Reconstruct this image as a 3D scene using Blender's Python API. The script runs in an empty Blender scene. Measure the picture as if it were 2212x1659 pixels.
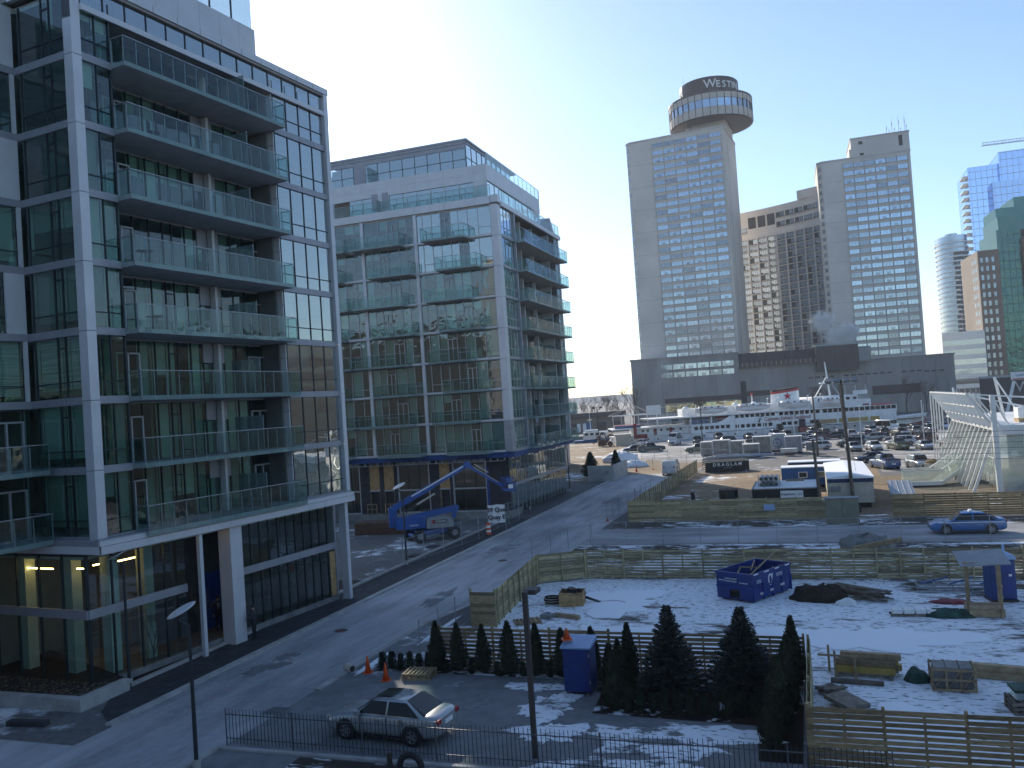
import bpy, bmesh, math, random
from mathutils import Vector, Matrix, noise as mnoise
random.seed(7)
R = math.radians
sc = bpy.context.scene
col = sc.collection

# ------------------------------------------------------------------ camera
cam = bpy.data.cameras.new('camera'); cam.sensor_width = 36.0; cam.lens = 36.0*1840/2212
cam.clip_start = 0.1; cam.clip_end = 20000
cam_o = bpy.data.objects.new('camera', cam); col.objects.link(cam_o); sc.camera = cam_o
CAM_H = 11.0
def _camera():
    p = math.atan(.0247); r = math.atan(.066)
    F = Vector((0, math.cos(p), math.sin(p))); R0 = Vector((1, 0, 0)); U0 = Vector((0, -math.sin(p), math.cos(p)))
    RR = R0*math.cos(r)-U0*math.sin(r); UU = R0*math.sin(r)+U0*math.cos(r)
    m = Matrix((RR, UU, -F)).transposed().to_4x4(); m.translation = (0, 0, CAM_H)
    cam_o.matrix_world = m
_camera()
# ------------------------------------------------------------------ sky, sun, exposure
SUN_AZ, SUN_EL = -15.5, 24.6           # degrees clockwise from +Y, degrees up
w = bpy.data.worlds.new('World'); sc.world = w; w.use_nodes = True
nt = w.node_tree; nt.nodes.clear()
sky = nt.nodes.new('ShaderNodeTexSky'); sky.sky_type = 'NISHITA'; sky.sun_disc = False
sky.sun_elevation = R(SUN_EL); sky.sun_rotation = R(SUN_AZ)
sky.altitude = 80; sky.air_density = 1.0; sky.dust_density = 0.34; sky.ozone_density = 3.6
bg = nt.nodes.new('ShaderNodeBackground'); bg.inputs[1].default_value = 0.15
out = nt.nodes.new('ShaderNodeOutputWorld')
nt.links.new(sky.outputs[0], bg.inputs[0]); nt.links.new(bg.outputs[0], out.inputs[0])
sl = bpy.data.lights.new('sun', 'SUN'); sl.energy = 5.0; sl.angle = R(0.5); sl.color = (1.0, .91, .77)
sun_o = bpy.data.objects.new('sun', sl); col.objects.link(sun_o)
_d = Vector((math.sin(R(SUN_AZ))*math.cos(R(SUN_EL)), math.cos(R(SUN_AZ))*math.cos(R(SUN_EL)), math.sin(R(SUN_EL))))
sun_o.rotation_euler = _d.to_track_quat('Z', 'Y').to_euler()
vs = sc.view_settings; vs.view_transform = 'Standard'; vs.look = 'None'; vs.gamma = 1; vs.exposure = 0.36; vs.use_curve_mapping = False
sc.cycles.max_bounces = 7; sc.cycles.diffuse_bounces = 3; sc.cycles.glossy_bounces = 3; sc.cycles.transparent_max_bounces = 16
sc.cycles.transmission_bounces = 4; sc.cycles.volume_bounces = 3
sc.cycles.caustics_reflective = False; sc.cycles.caustics_refractive = False
sc.cycles.use_denoising = True

# ------------------------------------------------------------------ materials
MATS = {}
def _new(name):
    m = bpy.data.materials.new(name); m.use_nodes = True; m.node_tree.nodes.clear()
    o = m.node_tree.nodes.new('ShaderNodeOutputMaterial'); MATS[name] = m
    return m, m.node_tree, o
def N(t, kind, **kw):
    n = t.nodes.new(kind)
    for k, v in kw.items():
        if k.startswith('_'): setattr(n, k[1:], v)
        else: n.inputs[k.replace('__', ' ')].default_value = v
    return n
def c4(c): return (c[0], c[1], c[2], 1)
def coords(t, kind):
    if kind == 'pos': return N(t, 'ShaderNodeNewGeometry').outputs['Position']
    return N(t, 'ShaderNodeTexCoord').outputs['Object']
def ramp(t, fac, stops):
    r = t.nodes.new('ShaderNodeValToRGB'); e = r.color_ramp.elements
    while len(e) < len(stops): e.new(.5)
    for i, (p, c) in enumerate(stops): e[i].position = p; e[i].color = c4(c)
    t.links.new(fac, r.inputs[0]); return r.outputs[0]
def noise(t, co, scale, detail=4, rough=.55, vec=None):
    n = N(t, 'ShaderNodeTexNoise', Scale=scale, Detail=detail, Roughness=rough)
    if vec:
        mp = N(t, 'ShaderNodeMapping'); mp.inputs['Scale'].default_value = vec
        t.links.new(co, mp.inputs[0]); co = mp.outputs[0]
    t.links.new(co, n.inputs['Vector']); return n.outputs[0]
def mat(name, c, rough=.6, metal=0, spec=.5, var=.12, scale=1.5, bump=0, bscale=20, co='pos', rnd=0, vec=None, coat=0, c2=None):
    """painted / raw surface: base colour with broad and fine mottling, optional fine relief and per-object tone"""
    m, t, o = _new(name)
    b = N(t, 'ShaderNodeBsdfPrincipled', Roughness=rough, Metallic=metal); b.inputs['Specular IOR Level'].default_value = spec
    b.inputs['Coat Weight'].default_value = coat
    cc = coords(t, co)
    n1 = noise(t, cc, scale, 6, .6, vec)
    d = c2 or tuple(x*(1-2*var) for x in c); u = tuple(min(1, x*(1+var)) for x in c)
    colr = ramp(t, n1, [(.3, d), (.7, u)])
    if rnd:
        oi = N(t, 'ShaderNodeObjectInfo'); mr = N(t, 'ShaderNodeMapRange'); mr.inputs[3].default_value = 1-rnd; mr.inputs[4].default_value = 1+rnd
        t.links.new(oi.outputs['Random'], mr.inputs[0])
        mx = N(t, 'ShaderNodeMix', _data_type='RGBA', _blend_type='MULTIPLY'); mx.inputs[0].default_value = 1
        t.links.new(colr, mx.inputs[6]); t.links.new(mr.outputs[0], mx.inputs[7]); colr = mx.outputs[2]
    t.links.new(colr, b.inputs['Base Color'])
    if bump:
        bp = N(t, 'ShaderNodeBump', Strength=bump, Distance=.02); t.links.new(noise(t, cc, bscale, 5), bp.inputs['Height'])
        t.links.new(bp.outputs[0], b.inputs['Normal'])
    t.links.new(b.outputs[0], o.inputs[0]); return m
def glass(name, tint, refl=.12, wave=.02, wscale=.7, rough=.015, haze=0, hazec=(.4, .5, .5), boost=1.5):
    """window pane: tinted see-through sheet with Fresnel reflection and slightly wavy surface"""
    m, t, o = _new(name)
    tr = N(t, 'ShaderNodeBsdfTransparent'); tr.inputs[0].default_value = c4(tint)
    gl = N(t, 'ShaderNodeBsdfGlossy', Roughness=rough); gl.inputs[0].default_value = (.92, .96, .95, 1)
    fr = N(t, 'ShaderNodeFresnel', IOR=1.5)
    ma = N(t, 'ShaderNodeMath', _operation='MULTIPLY_ADD'); ma.inputs[1].default_value = boost; ma.inputs[2].default_value = refl; ma.use_clamp = True
    t.links.new(fr.outputs[0], ma.inputs[0])
    ge = N(t, 'ShaderNodeNewGeometry'); inv = N(t, 'ShaderNodeMath', _operation='SUBTRACT'); inv.inputs[0].default_value = 1; t.links.new(ge.outputs['Backfacing'], inv.inputs[1])
    one = N(t, 'ShaderNodeMath', _operation='MULTIPLY'); t.links.new(ma.outputs[0], one.inputs[0]); t.links.new(inv.outputs[0], one.inputs[1])     # only the outer face of the sheet reflects
    oi = N(t, 'ShaderNodeObjectInfo'); ad = N(t, 'ShaderNodeVectorMath', _operation='ADD'); t.links.new(coords(t, 'pos'), ad.inputs[0]); t.links.new(oi.outputs['Random'], ad.inputs[1])
    bp = N(t, 'ShaderNodeBump', Strength=wave, Distance=1.0); t.links.new(noise(t, ad.outputs[0], wscale, 2), bp.inputs['Height'])
    t.links.new(bp.outputs[0], gl.inputs['Normal'])
    base = tr.outputs[0]
    if haze:
        df = N(t, 'ShaderNodeBsdfDiffuse'); df.inputs[0].default_value = c4(hazec)
        m0 = N(t, 'ShaderNodeMixShader'); m0.inputs[0].default_value = haze
        t.links.new(tr.outputs[0], m0.inputs[1]); t.links.new(df.outputs[0], m0.inputs[2]); base = m0.outputs[0]
    mx = N(t, 'ShaderNodeMixShader'); t.links.new(one.outputs[0], mx.inputs[0]); t.links.new(base, mx.inputs[1]); t.links.new(gl.outputs[0], mx.inputs[2])
    t.links.new(mx.outputs[0], o.inputs[0]); return m
def mirrorglass(name, c, rough=.06, wave=.03, wscale=.25, mix=.55, base=(.03, .05, .06)):
    """coated office glazing seen from afar: dark body colour under a tinted reflection"""
    m, t, o = _new(name)
    b = N(t, 'ShaderNodeBsdfPrincipled', Roughness=.3); b.inputs['Base Color'].default_value = c4(base)
    g = N(t, 'ShaderNodeBsdfGlossy', Roughness=rough); g.inputs[0].default_value = c4(c)
    oi = N(t, 'ShaderNodeObjectInfo')
    bp = N(t, 'ShaderNodeBump', Strength=wave, Distance=1.0); t.links.new(noise(t, coords(t, 'pos'), wscale, 2), bp.inputs['Height']); t.links.new(bp.outputs[0], g.inputs['Normal'])
    mr = N(t, 'ShaderNodeMapRange'); mr.inputs[3].default_value = mix*.75; mr.inputs[4].default_value = min(1, mix*1.2); t.links.new(oi.outputs['Random'], mr.inputs[0])
    mx = N(t, 'ShaderNodeMixShader'); t.links.new(mr.outputs[0], mx.inputs[0]); t.links.new(b.outputs[0], mx.inputs[1]); t.links.new(g.outputs[0], mx.inputs[2])
    t.links.new(mx.outputs[0], o.inputs[0]); return m
def emit(name, c, s):
    m, t, o = _new(name); e = N(t, 'ShaderNodeEmission', Strength=s); e.inputs[0].default_value = c4(c); t.links.new(e.outputs[0], o.inputs[0]); return m
def groundmat(name, lo, hi, snow=None, cover=.5, soft=.08, sscale=.35, streak=(1, 1, 1), gscale=3, bump=.5, rough=.85, grit=60, track=False):
    """ground: two-tone soil/asphalt with grit, plus wind-blown thin snow where the mask says"""
    m, t, o = _new(name)
    b = N(t, 'ShaderNodeBsdfPrincipled', Roughness=rough); b.inputs['Specular IOR Level'].default_value = .25
    co = coords(t, 'pos')
    c0 = ramp(t, noise(t, co, gscale, 9, .65), [(.3, lo), (.7, hi)])
    big = noise(t, co, .12, 3)
    mx0 = N(t, 'ShaderNodeMix', _data_type='RGBA', _blend_type='MULTIPLY'); mx0.inputs[0].default_value = .6
    t.links.new(c0, mx0.inputs[6]); t.links.new(ramp(t, big, [(.35, (.62, .62, .62)), (.65, (1.1, 1.1, 1.1))]), mx0.inputs[7])
    colr = mx0.outputs[2]; h = noise(t, co, grit, 4)
    if snow:
        rot = N(t, 'ShaderNodeMapping'); rot.inputs['Rotation'].default_value = (0, 0, R(19)); t.links.new(co, rot.inputs[0])
        n1 = noise(t, rot.outputs[0], sscale, 8, .66, streak); n2 = noise(t, rot.outputs[0], sscale*.22, 2, .5)
        a = N(t, 'ShaderNodeMath', _operation='MULTIPLY_ADD'); a.inputs[1].default_value = .75; t.links.new(n2, a.inputs[0]); t.links.new(n1, a.inputs[2])
        mr = N(t, 'ShaderNodeMapRange', _interpolation_type='SMOOTHSTEP'); mr.inputs[1].default_value = 1.375-cover-soft; mr.inputs[2].default_value = 1.375-cover+soft
        t.links.new(a.outputs[0], mr.inputs[0]); fac = mr.outputs[0]
        if track:                                           # trampled specks: footprints and clods poking through
            v = noise(t, rot.outputs[0], 2.6, 3, .6, (1, 2.6, 1)); mt = N(t, 'ShaderNodeMapRange'); mt.inputs[1].default_value = .57; mt.inputs[2].default_value = .63; mt.inputs[3].default_value = 1; mt.inputs[4].default_value = .15
            t.links.new(v, mt.inputs[0]); mm = N(t, 'ShaderNodeMath', _operation='MULTIPLY'); t.links.new(fac, mm.inputs[0]); t.links.new(mt.outputs[0], mm.inputs[1]); fac = mm.outputs[0]
        mx = N(t, 'ShaderNodeMix', _data_type='RGBA'); t.links.new(fac, mx.inputs[0]); t.links.new(colr, mx.inputs[6]); mx.inputs[7].default_value = c4(snow); colr = mx.outputs[2]
        hh = N(t, 'ShaderNodeMath', _operation='MULTIPLY_ADD'); hh.inputs[1].default_value = 1.2; t.links.new(fac, hh.inputs[0]); t.links.new(h, hh.inputs[2]); h = hh.outputs[0]
    t.links.new(colr, b.inputs['Base Color'])
    bp = N(t, 'ShaderNodeBump', Strength=bump, Distance=.03); t.links.new(h, bp.inputs['Height']); t.links.new(bp.outputs[0], b.inputs['Normal'])
    t.links.new(b.outputs[0], o.inputs[0]); return m

SNOW = (.90, .92, .95)
mat('white_panel', (.62, .62, .64), .35, .1, var=.05, scale=.8)
mat('white_paint', (.78, .78, .76), .45, var=.06, scale=2)
mat('grey_panel', (.33, .33, .36), .4, .2, var=.06)
mat('slab', (.40, .40, .40), .8, var=.1, scale=1.2, bump=.2)
mat('soffit', (.30, .28, .26), .8, var=.1)
mat('frame_dark', (.035, .045, .05), .4, .4, var=.05)
mat('frame_grey', (.40, .41, .43), .4, .3, var=.05)
mat('joint', (.05, .05, .055), .8)
mat('blind', (.42, .50, .46), .8, var=.08, scale=.6, rnd=.45)
mat('blind_stripe', (.46, .54, .53), .8, var=.3, scale=6, vec=(.05, .05, 3))
mat('interior', (.17, .18, .175), .9, var=.2, scale=.5)
mat('interior_floor', (.14, .12, .10), .6, var=.2)
mat('ceiling', (.5, .5, .49), .9)
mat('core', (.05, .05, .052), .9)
glass('pane', (.74, .86, .82), .05, .02, .6, boost=1.4)
glass('pane_sky', (.60, .70, .74), .34, .014, .5, boost=2.2)
glass('pane_b2', (.70, .84, .82), .10, .035, .7, boost=1.8)
glass('rail_glass', (.82, .91, .90), .02, .03, .9, haze=.006, hazec=(.35, .45, .45), boost=1.0)
glass('screen_glass', (.5, .62, .6), .04, .02, 1, haze=.35, hazec=(.30, .38, .38))
glass('lobby_glass', (.88, .94, .90), .04, .01, .4, boost=1.3)
glass('pav_glass', (.86, .93, .90), .08, .02, .5, haze=.28, hazec=(.80, .88, .86))
mat('hotel_wall', (.66, .60, .54), .85, var=.10, scale=.06, bump=.25, bscale=3)
mat('hotel_band', (.54, .49, .445), .85, var=.08, scale=.2)
mat('podium_wall', (.30, .285, .275), .9, var=.2, scale=.12, bump=.3, bscale=2, vec=(1, 1, .25))
mat('brown_metal', (.055, .045, .045), .6, var=.15, scale=.5)
mirrorglass('hotel_pane', (.56, .68, .80), .12, .02, .3, .56, (.11, .14, .17))
mirrorglass('olive_reflection_pane', (.42, .42, .28), .06, .25, .35, .6, (.03, .03, .02))  # olive tint and strong wave imitate mottled yellow-green reflections in the podium glazing
mirrorglass('hotel_pane_dark', (.45, .52, .6), .15, .02, .3, .45, (.03, .035, .04))
mirrorglass('blue_pane', (.46, .60, .86), .05, .03, .12, .8, (.03, .06, .14))
mirrorglass('green_pane', (.05, .15, .14), .05, .2, .3, .6, (.003, .03, .025))
mirrorglass('condo_pane', (.55, .62, .70), .08, .03, .2, .55, (.05, .06, .07))
mat('brown_stone', (.20, .16, .13), .85, var=.1, scale=.1)
mat('concrete', (.42, .41, .39), .85, var=.16, scale=1.2, bump=.3, bscale=30)
mat('concrete_dark', (.22, .22, .21), .9, var=.2, scale=1, bump=.3)
mat('steel', (.42, .44, .46), .4, .7, var=.12, scale=5)
mat('galv', (.34, .36, .38), .5, .5, var=.15, scale=6)
mat('rust', (.13, .075, .05), .9, var=.35, scale=6, bump=.4)
mat('black_paint', (.018, .018, .02), .5, var=.1)
mat('black_rubber', (.02, .02, .021), .8, var=.2, scale=8)
mat('wood_fence', (.38, .315, .175), .8, var=.22, scale=3, bump=.35, bscale=40, rnd=.38, vec=(1, 1, 6))
mat('wood_fence_warm', (.34, .24, .125), .8, var=.22, scale=3, bump=.35, bscale=40, rnd=.38, vec=(1, 1, 6))
mat('lumber', (.36, .26, .15), .8, var=.2, scale=4, bump=.3, rnd=.3)
mat('lumber_grey', (.20, .165, .13), .85, var=.25, scale=4, bump=.3, rnd=.3)
mat('plywood', (.46, .29, .13), .8, var=.22, scale=5, bump=.2)
mat('membrane', (.045, .043, .05), .9, var=.25, scale=2)
mat('membrane_blue', (.012, .06, .22), .6, var=.3, scale=2)
mat('blue_paint', (.008, .035, .20), .45, var=.18, scale=2, coat=.1)
mat('lift_blue', (.012, .085, .33), .4, var=.15, scale=2, coat=.2)
mat('trailer_blue', (.03, .12, .30), .5, var=.15)
mat('toilet_blue', (.012, .05, .20), .5, var=.1)
mat('roof_blue', (.30, .42, .62), .6, var=.1)
mat('orange', (.75, .10, .012), .5, var=.12)
mat('red_dark', (.20, .015, .02), .6, var=.2)
mat('red', (.45, .03, .03), .5, var=.12)
mat('letter_white', (.8, .8, .8), .6, var=.02)
mat('letter_black', (.02, .02, .025), .6)
mat('letter_red', (.32, .07, .07), .6)
mat('beige', (.50, .46, .38), .7, var=.1)
mat('grey_hood', (.23, .24, .25), .5, var=.12)
mat('tarp_green', (.02, .075, .06), .8, var=.4, scale=3, bump=.6, bscale=12)
mat('yellow', (.44, .30, .07), .6, var=.15)
mat('asphalt_wall', (.1, .1, .1), .9)
mat('snow_solid', SNOW, .6, var=.04, scale=4, bump=.4, bscale=9)
mat('mulch', (.035, .022, .016), .95, var=.5, scale=9, bump=1, bscale=30)
mat('stone_bits', (.20, .16, .11), .9, var=.5, scale=10, rnd=.5)
mat('far_land', (.16, .15, .15), .9, scale=.01)
mat('bark', (.06, .045, .035), .9, var=.3, scale=8, bump=.5)
mat('twig', (.085, .06, .045), .9, var=.3, scale=5)
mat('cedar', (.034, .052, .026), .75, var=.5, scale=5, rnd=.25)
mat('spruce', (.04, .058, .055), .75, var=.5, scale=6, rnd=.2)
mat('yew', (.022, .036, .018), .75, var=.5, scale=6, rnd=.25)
mat('grass_dry', (.20, .135, .06), .9, var=.4, scale=2, bump=1, bscale=30)
emit('lamp_strip', (1.0, .62, .22), 14.0)
emit('lamp_dot', (1.0, .7, .3), 4.0)
m_, t_, o_ = _new('water')
b_ = N(t_, 'ShaderNodeBsdfPrincipled', Roughness=.18); b_.inputs['Base Color'].default_value = (.03, .06, .08, 1)
bp_ = N(t_, 'ShaderNodeBump', Strength=.35, Distance=.5); t_.links.new(noise(t_, coords(t_, 'pos'), .5, 6), bp_.inputs['Height']); t_.links.new(bp_.outputs[0], b_.inputs['Normal']); t_.links.new(b_.outputs[0], o_.inputs[0])
def M(n): return MATS[n] if isinstance(n, str) else n

# ------------------------------------------------------------------ mesh helpers
class MB:
    """collects shapes; build() links them as ONE mesh object"""
    def __init__(s): s.v = []; s.f = []; s.m = []
    def add(s, vs_, fs, mi=0):
        k = len(s.v); s.v += [tuple(p) for p in vs_]
        for f in fs: s.f.append(tuple(i+k for i in f)); s.m.append(mi)
        return s
    def box(s, x0, x1, y0, y1, z0, z1, mi=0, mat4=None):
        p = [(x, y, z) for z in (z0, z1) for x, y in ((x0, y0), (x1, y0), (x1, y1), (x0, y1))]
        if mat4 is not None: p = [mat4 @ Vector(q) for q in p]
        return s.add(p, [(3, 2, 1, 0), (4, 5, 6, 7), (0, 1, 5, 4), (1, 2, 6, 5), (2, 3, 7, 6), (3, 0, 4, 7)], mi)
    def bar(s, a, b, wd, hd=None, mi=0):
        """square bar from a to b"""
        a = Vector(a); b = Vector(b); d = b-a; L = d.length
        if L < 1e-6: return s
        q = d.to_track_quat('X', 'Z').to_matrix().to_4x4(); q.translation = a; hd = hd or wd
        return s.box(0, L, -wd/2, wd/2, -hd/2, hd/2, mi, q)
    def cyl(s, a, b, r0, r1=None, n=8, mi=0, cap=True):
        a = Vector(a); b = Vector(b); r1 = r0 if r1 is None else r1; d = b-a
        q = d.to_track_quat('Z', 'Y').to_matrix(); k = len(s.v)
        for P, r in ((a, r0), (b, r1)):
            for i in range(n): s.v.append(tuple(P+q@Vector((r*math.cos(2*math.pi*i/n), r*math.sin(2*math.pi*i/n), 0))))
        for i in range(n): j = (i+1) % n; s.f.append((k+i, k+j, k+n+j, k+n+i)); s.m.append(mi)
        if cap: s.f.append(tuple(k+n-1-i for i in range(n))); s.m.append(mi); s.f.append(tuple(k+n+i for i in range(n))); s.m.append(mi)
        return s
    def path(s, pts, r, n=6, mi=0):
        for a, b in zip(pts, pts[1:]): s.cyl(a, b, r, r, n, mi)
        return s
    def ex(s, poly, z0, z1, mi=0, mat4=None, mtop=None):
        """vertical prism over a counter-clockwise polygon"""
        n = len(poly); p = [(x, y, z0) for x, y in poly]+[(x, y, z1) for x, y in poly]
        if mat4 is not None: p = [mat4 @ Vector(q) for q in p]
        k = len(s.v); s.v += [tuple(q) for q in p]
        for i in range(n): j = (i+1) % n; s.f.append((k+i, k+j, k+n+j, k+n+i)); s.m.append(mi)
        s.f.append(tuple(k+n-1-i for i in range(n))); s.m.append(mi); s.f.append(tuple(k+n+i for i in range(n))); s.m.append(mi if mtop is None else mtop)
        return s
    def loft(s, rings, mi=0, cap=True, closed=True):
        n = len(rings[0]); k = len(s.v)
        for r in rings: s.v += [tuple(p) for p in r]
        for a in range(len(rings)-1):
            for i in range(n if closed else n-1):
                j = (i+1) % n; s.f.append((k+a*n+i, k+a*n+j, k+(a+1)*n+j, k+(a+1)*n+i)); s.m.append(mi)
        if cap and closed:
            s.f.append(tuple(k+n-1-i for i in range(n))); s.m.append(mi); e = k+(len(rings)-1)*n; s.f.append(tuple(e+i for i in range(n))); s.m.append(mi)
        return s
    def lathe(s, prof, n=24, mi=0, c=(0, 0)):
        rings = [[(c[0]+r*math.cos(2*math.pi*i/n), c[1]+r*math.sin(2*math.pi*i/n), z) for i in range(n)] for r, z in prof]
        return s.loft(rings, mi)
    def mesh(s, name, mats, smooth=False):
        me = bpy.data.meshes.new(name); me.from_pydata(s.v, [], s.f)
        for x in (mats if isinstance(mats, (list, tuple)) else [mats]): me.materials.append(M(x))
        me.polygons.foreach_set('material_index', s.m)
        if smooth: me.polygons.foreach_set('use_smooth', [True]*len(me.polygons))
        me.update(); return me
    def build(s, name, mats, parent=None, loc=(0, 0, 0), rz=0, smooth=False, bevel=0, sub=0, rot=None):
        return place(name, s.mesh(name, mats, smooth), parent, loc, rz, bevel, sub, rot)
def place(name, me, parent=None, loc=(0, 0, 0), rz=0, bevel=0, sub=0, rot=None, scale=None):
    o = bpy.data.objects.new(name, me); col.objects.link(o); o.location = loc
    o.rotation_euler = rot if rot is not None else (0, 0, rz)
    if scale is not None: o.scale = scale
    if parent is not None: o.parent = parent
    if bevel:
        b = o.modifiers.new('bevel', 'BEVEL'); b.width = bevel; b.segments = 2; b.limit_method = 'ANGLE'
    if sub:
        b = o.modifiers.new('sub', 'SUBSURF'); b.levels = sub; b.render_levels = sub
    return o
_cube = {}
def piece(name, parent, m, c, size, rz=0, rot=None):
    """one cheap box-shaped piece: unit mesh shared per material, sized by the object's scale"""
    key = m if isinstance(m, str) else m.name
    if key not in _cube: _cube[key] = MB().box(-.5, .5, -.5, .5, -.5, .5).mesh('piece_'+key, m)
    return place(name, _cube[key], parent, c, rz, rot=rot, scale=size)
def seg(name, parent, m, a, b, wd, hd):
    """a straight stick between two points of the parent's frame"""
    a = Vector(a); b = Vector(b); d = b-a
    return piece(name, parent, m, (a+b)/2, (d.length, wd, hd), rot=d.to_track_quat('X', 'Z').to_euler())
def tag(o, label, cat, group=None, kind=None):
    if label: o['label'] = label
    if cat: o['category'] = cat
    if group: o['group'] = group
    if kind: o['kind'] = kind
    return o
def thing(name, label, cat, loc=(0, 0, 0), rz=0, group=None):
    o = bpy.data.objects.new(name, None); col.objects.link(o); o.empty_display_size = .3
    o.location = loc; o.rotation_euler = (0, 0, rz); return tag(o, label, cat, group)
def copytree(o, parent=None):
    c = o.copy(); col.objects.link(c)
    if parent is not None: c.parent = parent
    for ch in kids(o): copytree(ch, c)
    return c
_kids = {}
def kids(o): return list(o.children)
def text_mesh(s, size, depth=.01, m='letter_white', align='CENTER', bold=0):
    cu = bpy.data.curves.new('lettering', 'FONT'); cu.body = s; cu.size = size; cu.extrude = depth; cu.align_x = align; cu.align_y = 'CENTER'; cu.offset = bold; cu.resolution_u = 3
    o = bpy.data.objects.new('lettering', cu); col.objects.link(o)
    dg = bpy.context.evaluated_depsgraph_get(); me = bpy.data.meshes.new_from_object(o.evaluated_get(dg)); me.materials.clear(); me.materials.append(M(m))
    bpy.data.objects.remove(o); bpy.data.curves.remove(cu); return me
def text(name, parent, s, size, loc, rz=0, m='letter_white', depth=.01, tilt=90, align='CENTER', sx=1, bold=0):
    o = place(name, text_mesh(s, size, depth, m, align, bold), parent, loc, rot=(R(tilt), 0, rz)); o.scale = (sx, 1, 1); return o
# site grid: p runs along the cross street (to the right), q along the lane away from the camera
SITE = R(-19)
def W(p, q, z=0): return Vector((p*math.cos(SITE)-q*math.sin(SITE), p*math.sin(SITE)+q*math.cos(SITE), z))

# ------------------------------------------------------------------ the setting
groundmat('dirt', (.16, .108, .064), (.37, .265, .16), SNOW, .36, .05, .5, (1, 2.2, 1), gscale=2.2, bump=.8)
groundmat('yard', (.06, .052, .045), (.15, .125, .10), SNOW, .61, .06, .36, (1, 2.4, 1), gscale=4, bump=.8, track=True)
groundmat('verge', (.045, .036, .028), (.11, .09, .07), SNOW, .47, .05, .8, (1, 2.5, 1), gscale=5, bump=1)
groundmat('road', (.21, .215, .225), (.33, .335, .345), (.54, .54, .55), .46, .3, .35, (2.6, .35, 1), gscale=2.5, bump=.5, rough=.7)
groundmat('cross_road', (.22, .22, .225), (.33, .33, .335), (.52, .52, .53), .45, .2, .3, (.35, 1.6, 1), gscale=1.2, bump=.3, rough=.7)
groundmat('forecourt', (.17, .175, .18), (.27, .27, .275), SNOW, .33, .06, .30, (1, 1.3, 1), gscale=1.5, bump=.4, track=True)
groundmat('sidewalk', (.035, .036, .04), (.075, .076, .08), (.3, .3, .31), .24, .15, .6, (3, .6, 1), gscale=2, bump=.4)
groundmat('lot', (.26, .245, .23), (.38, .36, .34), (.7, .69, .68), .42, .15, .15, (1, 2.5, 1), gscale=.8, bump=.3)
groundmat('apron', (.12, .12, .12), (.22, .21, .2), SNOW, .34, .1, .6, gscale=3, bump=.6)
groundmat('bed', (.018, .012, .010), (.055, .035, .025), SNOW, .22, .05, 1.2, gscale=9, bump=1.2)

groundmat('city_ground', (.09, .09, .092), (.17, .168, .165), (.55, .55, .56), .30, .1, .2, (1, 2, 1), gscale=1, bump=.3)
def struct(o): o['kind'] = 'structure'; return o
def sheet(name, m, poly, z, world=False, under=None):
    P = [tuple(q) if world else tuple(W(*q)[:2]) for q in poly]
    return struct(MB().add([(x, y, z) for x, y in P], [tuple(range(len(P)))]).build(name, m))
def land():
    mb = MB()
    for x0, x1, y0, y1 in ((-900, 900, -900, 199), (-900, 12, 199, 345), (12, 900, 262, 345), (105, 900, 199, 262), (48, 900, 345, 2400)):
        mb.add([(x0, y0, 0), (x1, y0, 0), (x1, y1, 0), (x0, y1, 0)], [(0, 1, 2, 3)])
    for a, b in (((12, 199), (105, 199)), ((105, 199), (105, 262)), ((105, 262), (12, 262)), ((12, 262), (12, 199)), ((-900, 345), (48, 345)), ((48, 345), (48, 2400))):
        mb.add([(*a, 0), (*b, 0), (*b, -3), (*a, -3)], [(3, 2, 1, 0)], 1)
    struct(mb.build('ground', ['city_ground', 'concrete_dark']))
land()
struct(MB().add([(-9000, -9000, -1.3), (9000, -9000, -1.3), (9000, 9000, -1.3), (-9000, 9000, -1.3)], [(0, 1, 2, 3)]).build('lake', 'water'))
sheet('yard_ground', 'yard', [(-16.2, 33.6), (-.6, 33.6), (-.6, 26.2), (26, 26.2), (26, 51.2), (-13.5, 51.2), (-16.2, 49.7)], .012)
sheet('verge', 'verge', [(-17.2, 51.4), (26, 51.4), (26, 63), (-17.2, 63)], .008)
sheet('cross_road', 'cross_road', [(-25.3, 63), (40, 63), (40, 70.6), (-25.3, 70.6)], .016)
sheet('lane', 'road', [(-25.3, 6), (-19.7, 6), (-19.5, 40), (-17.2, 50), (-17.2, 76), (-15.8, 120), (-25.6, 120), (-25.3, 76)], .020)
sheet('lane_plaza', 'road', [(-62, 6), (-25.3, 6), (-25.3, 23.6), (-62, 23.6)], .018)
sheet('plaza_paving', 'apron', [(-62, 23.4), (-25.31, 23.4), (-25.31, 25.0), (-25.8, 25.9), (-28.3, 30), (-62, 30)], .024)
sheet('forecourt', 'forecourt', [(-19.7, 6), (30, 6), (30, 25.9), (-.75, 25.9), (-.75, 33.2), (-16.0, 33.2), (-16.3, 40), (-19.5, 40)], .014)
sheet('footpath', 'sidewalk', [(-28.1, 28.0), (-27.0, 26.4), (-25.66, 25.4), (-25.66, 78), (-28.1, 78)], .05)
sheet('yard_verge', 'verge', [(-16.6, 70.7), (30, 70.7), (30, 74), (-16.6, 74)], .009)
sheet('parking_lot', 'lot', [(-19, 138), (-10, 138), (-10, 150), (8, 150), (8, 112), (42, 112), (60, 215), (-40, 215), (-38, 160)], .010)
sheet('lot_apron', 'apron', [(-15.2, 119.5), (6.5, 119.5), (6.5, 150), (-10, 150), (-10, 138), (-15.2, 138)], .006)
sheet('yard_dirt', 'dirt', [(-15.4, 74.2), (7.5, 74.2), (7.5, 112), (8, 119.4), (-15.1, 119.4)], .004)
sheet('works_ground', 'apron', [(-46, 50.3), (-28.4, 50.3), (-28.4, 79), (-46, 79)], .007)
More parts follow.
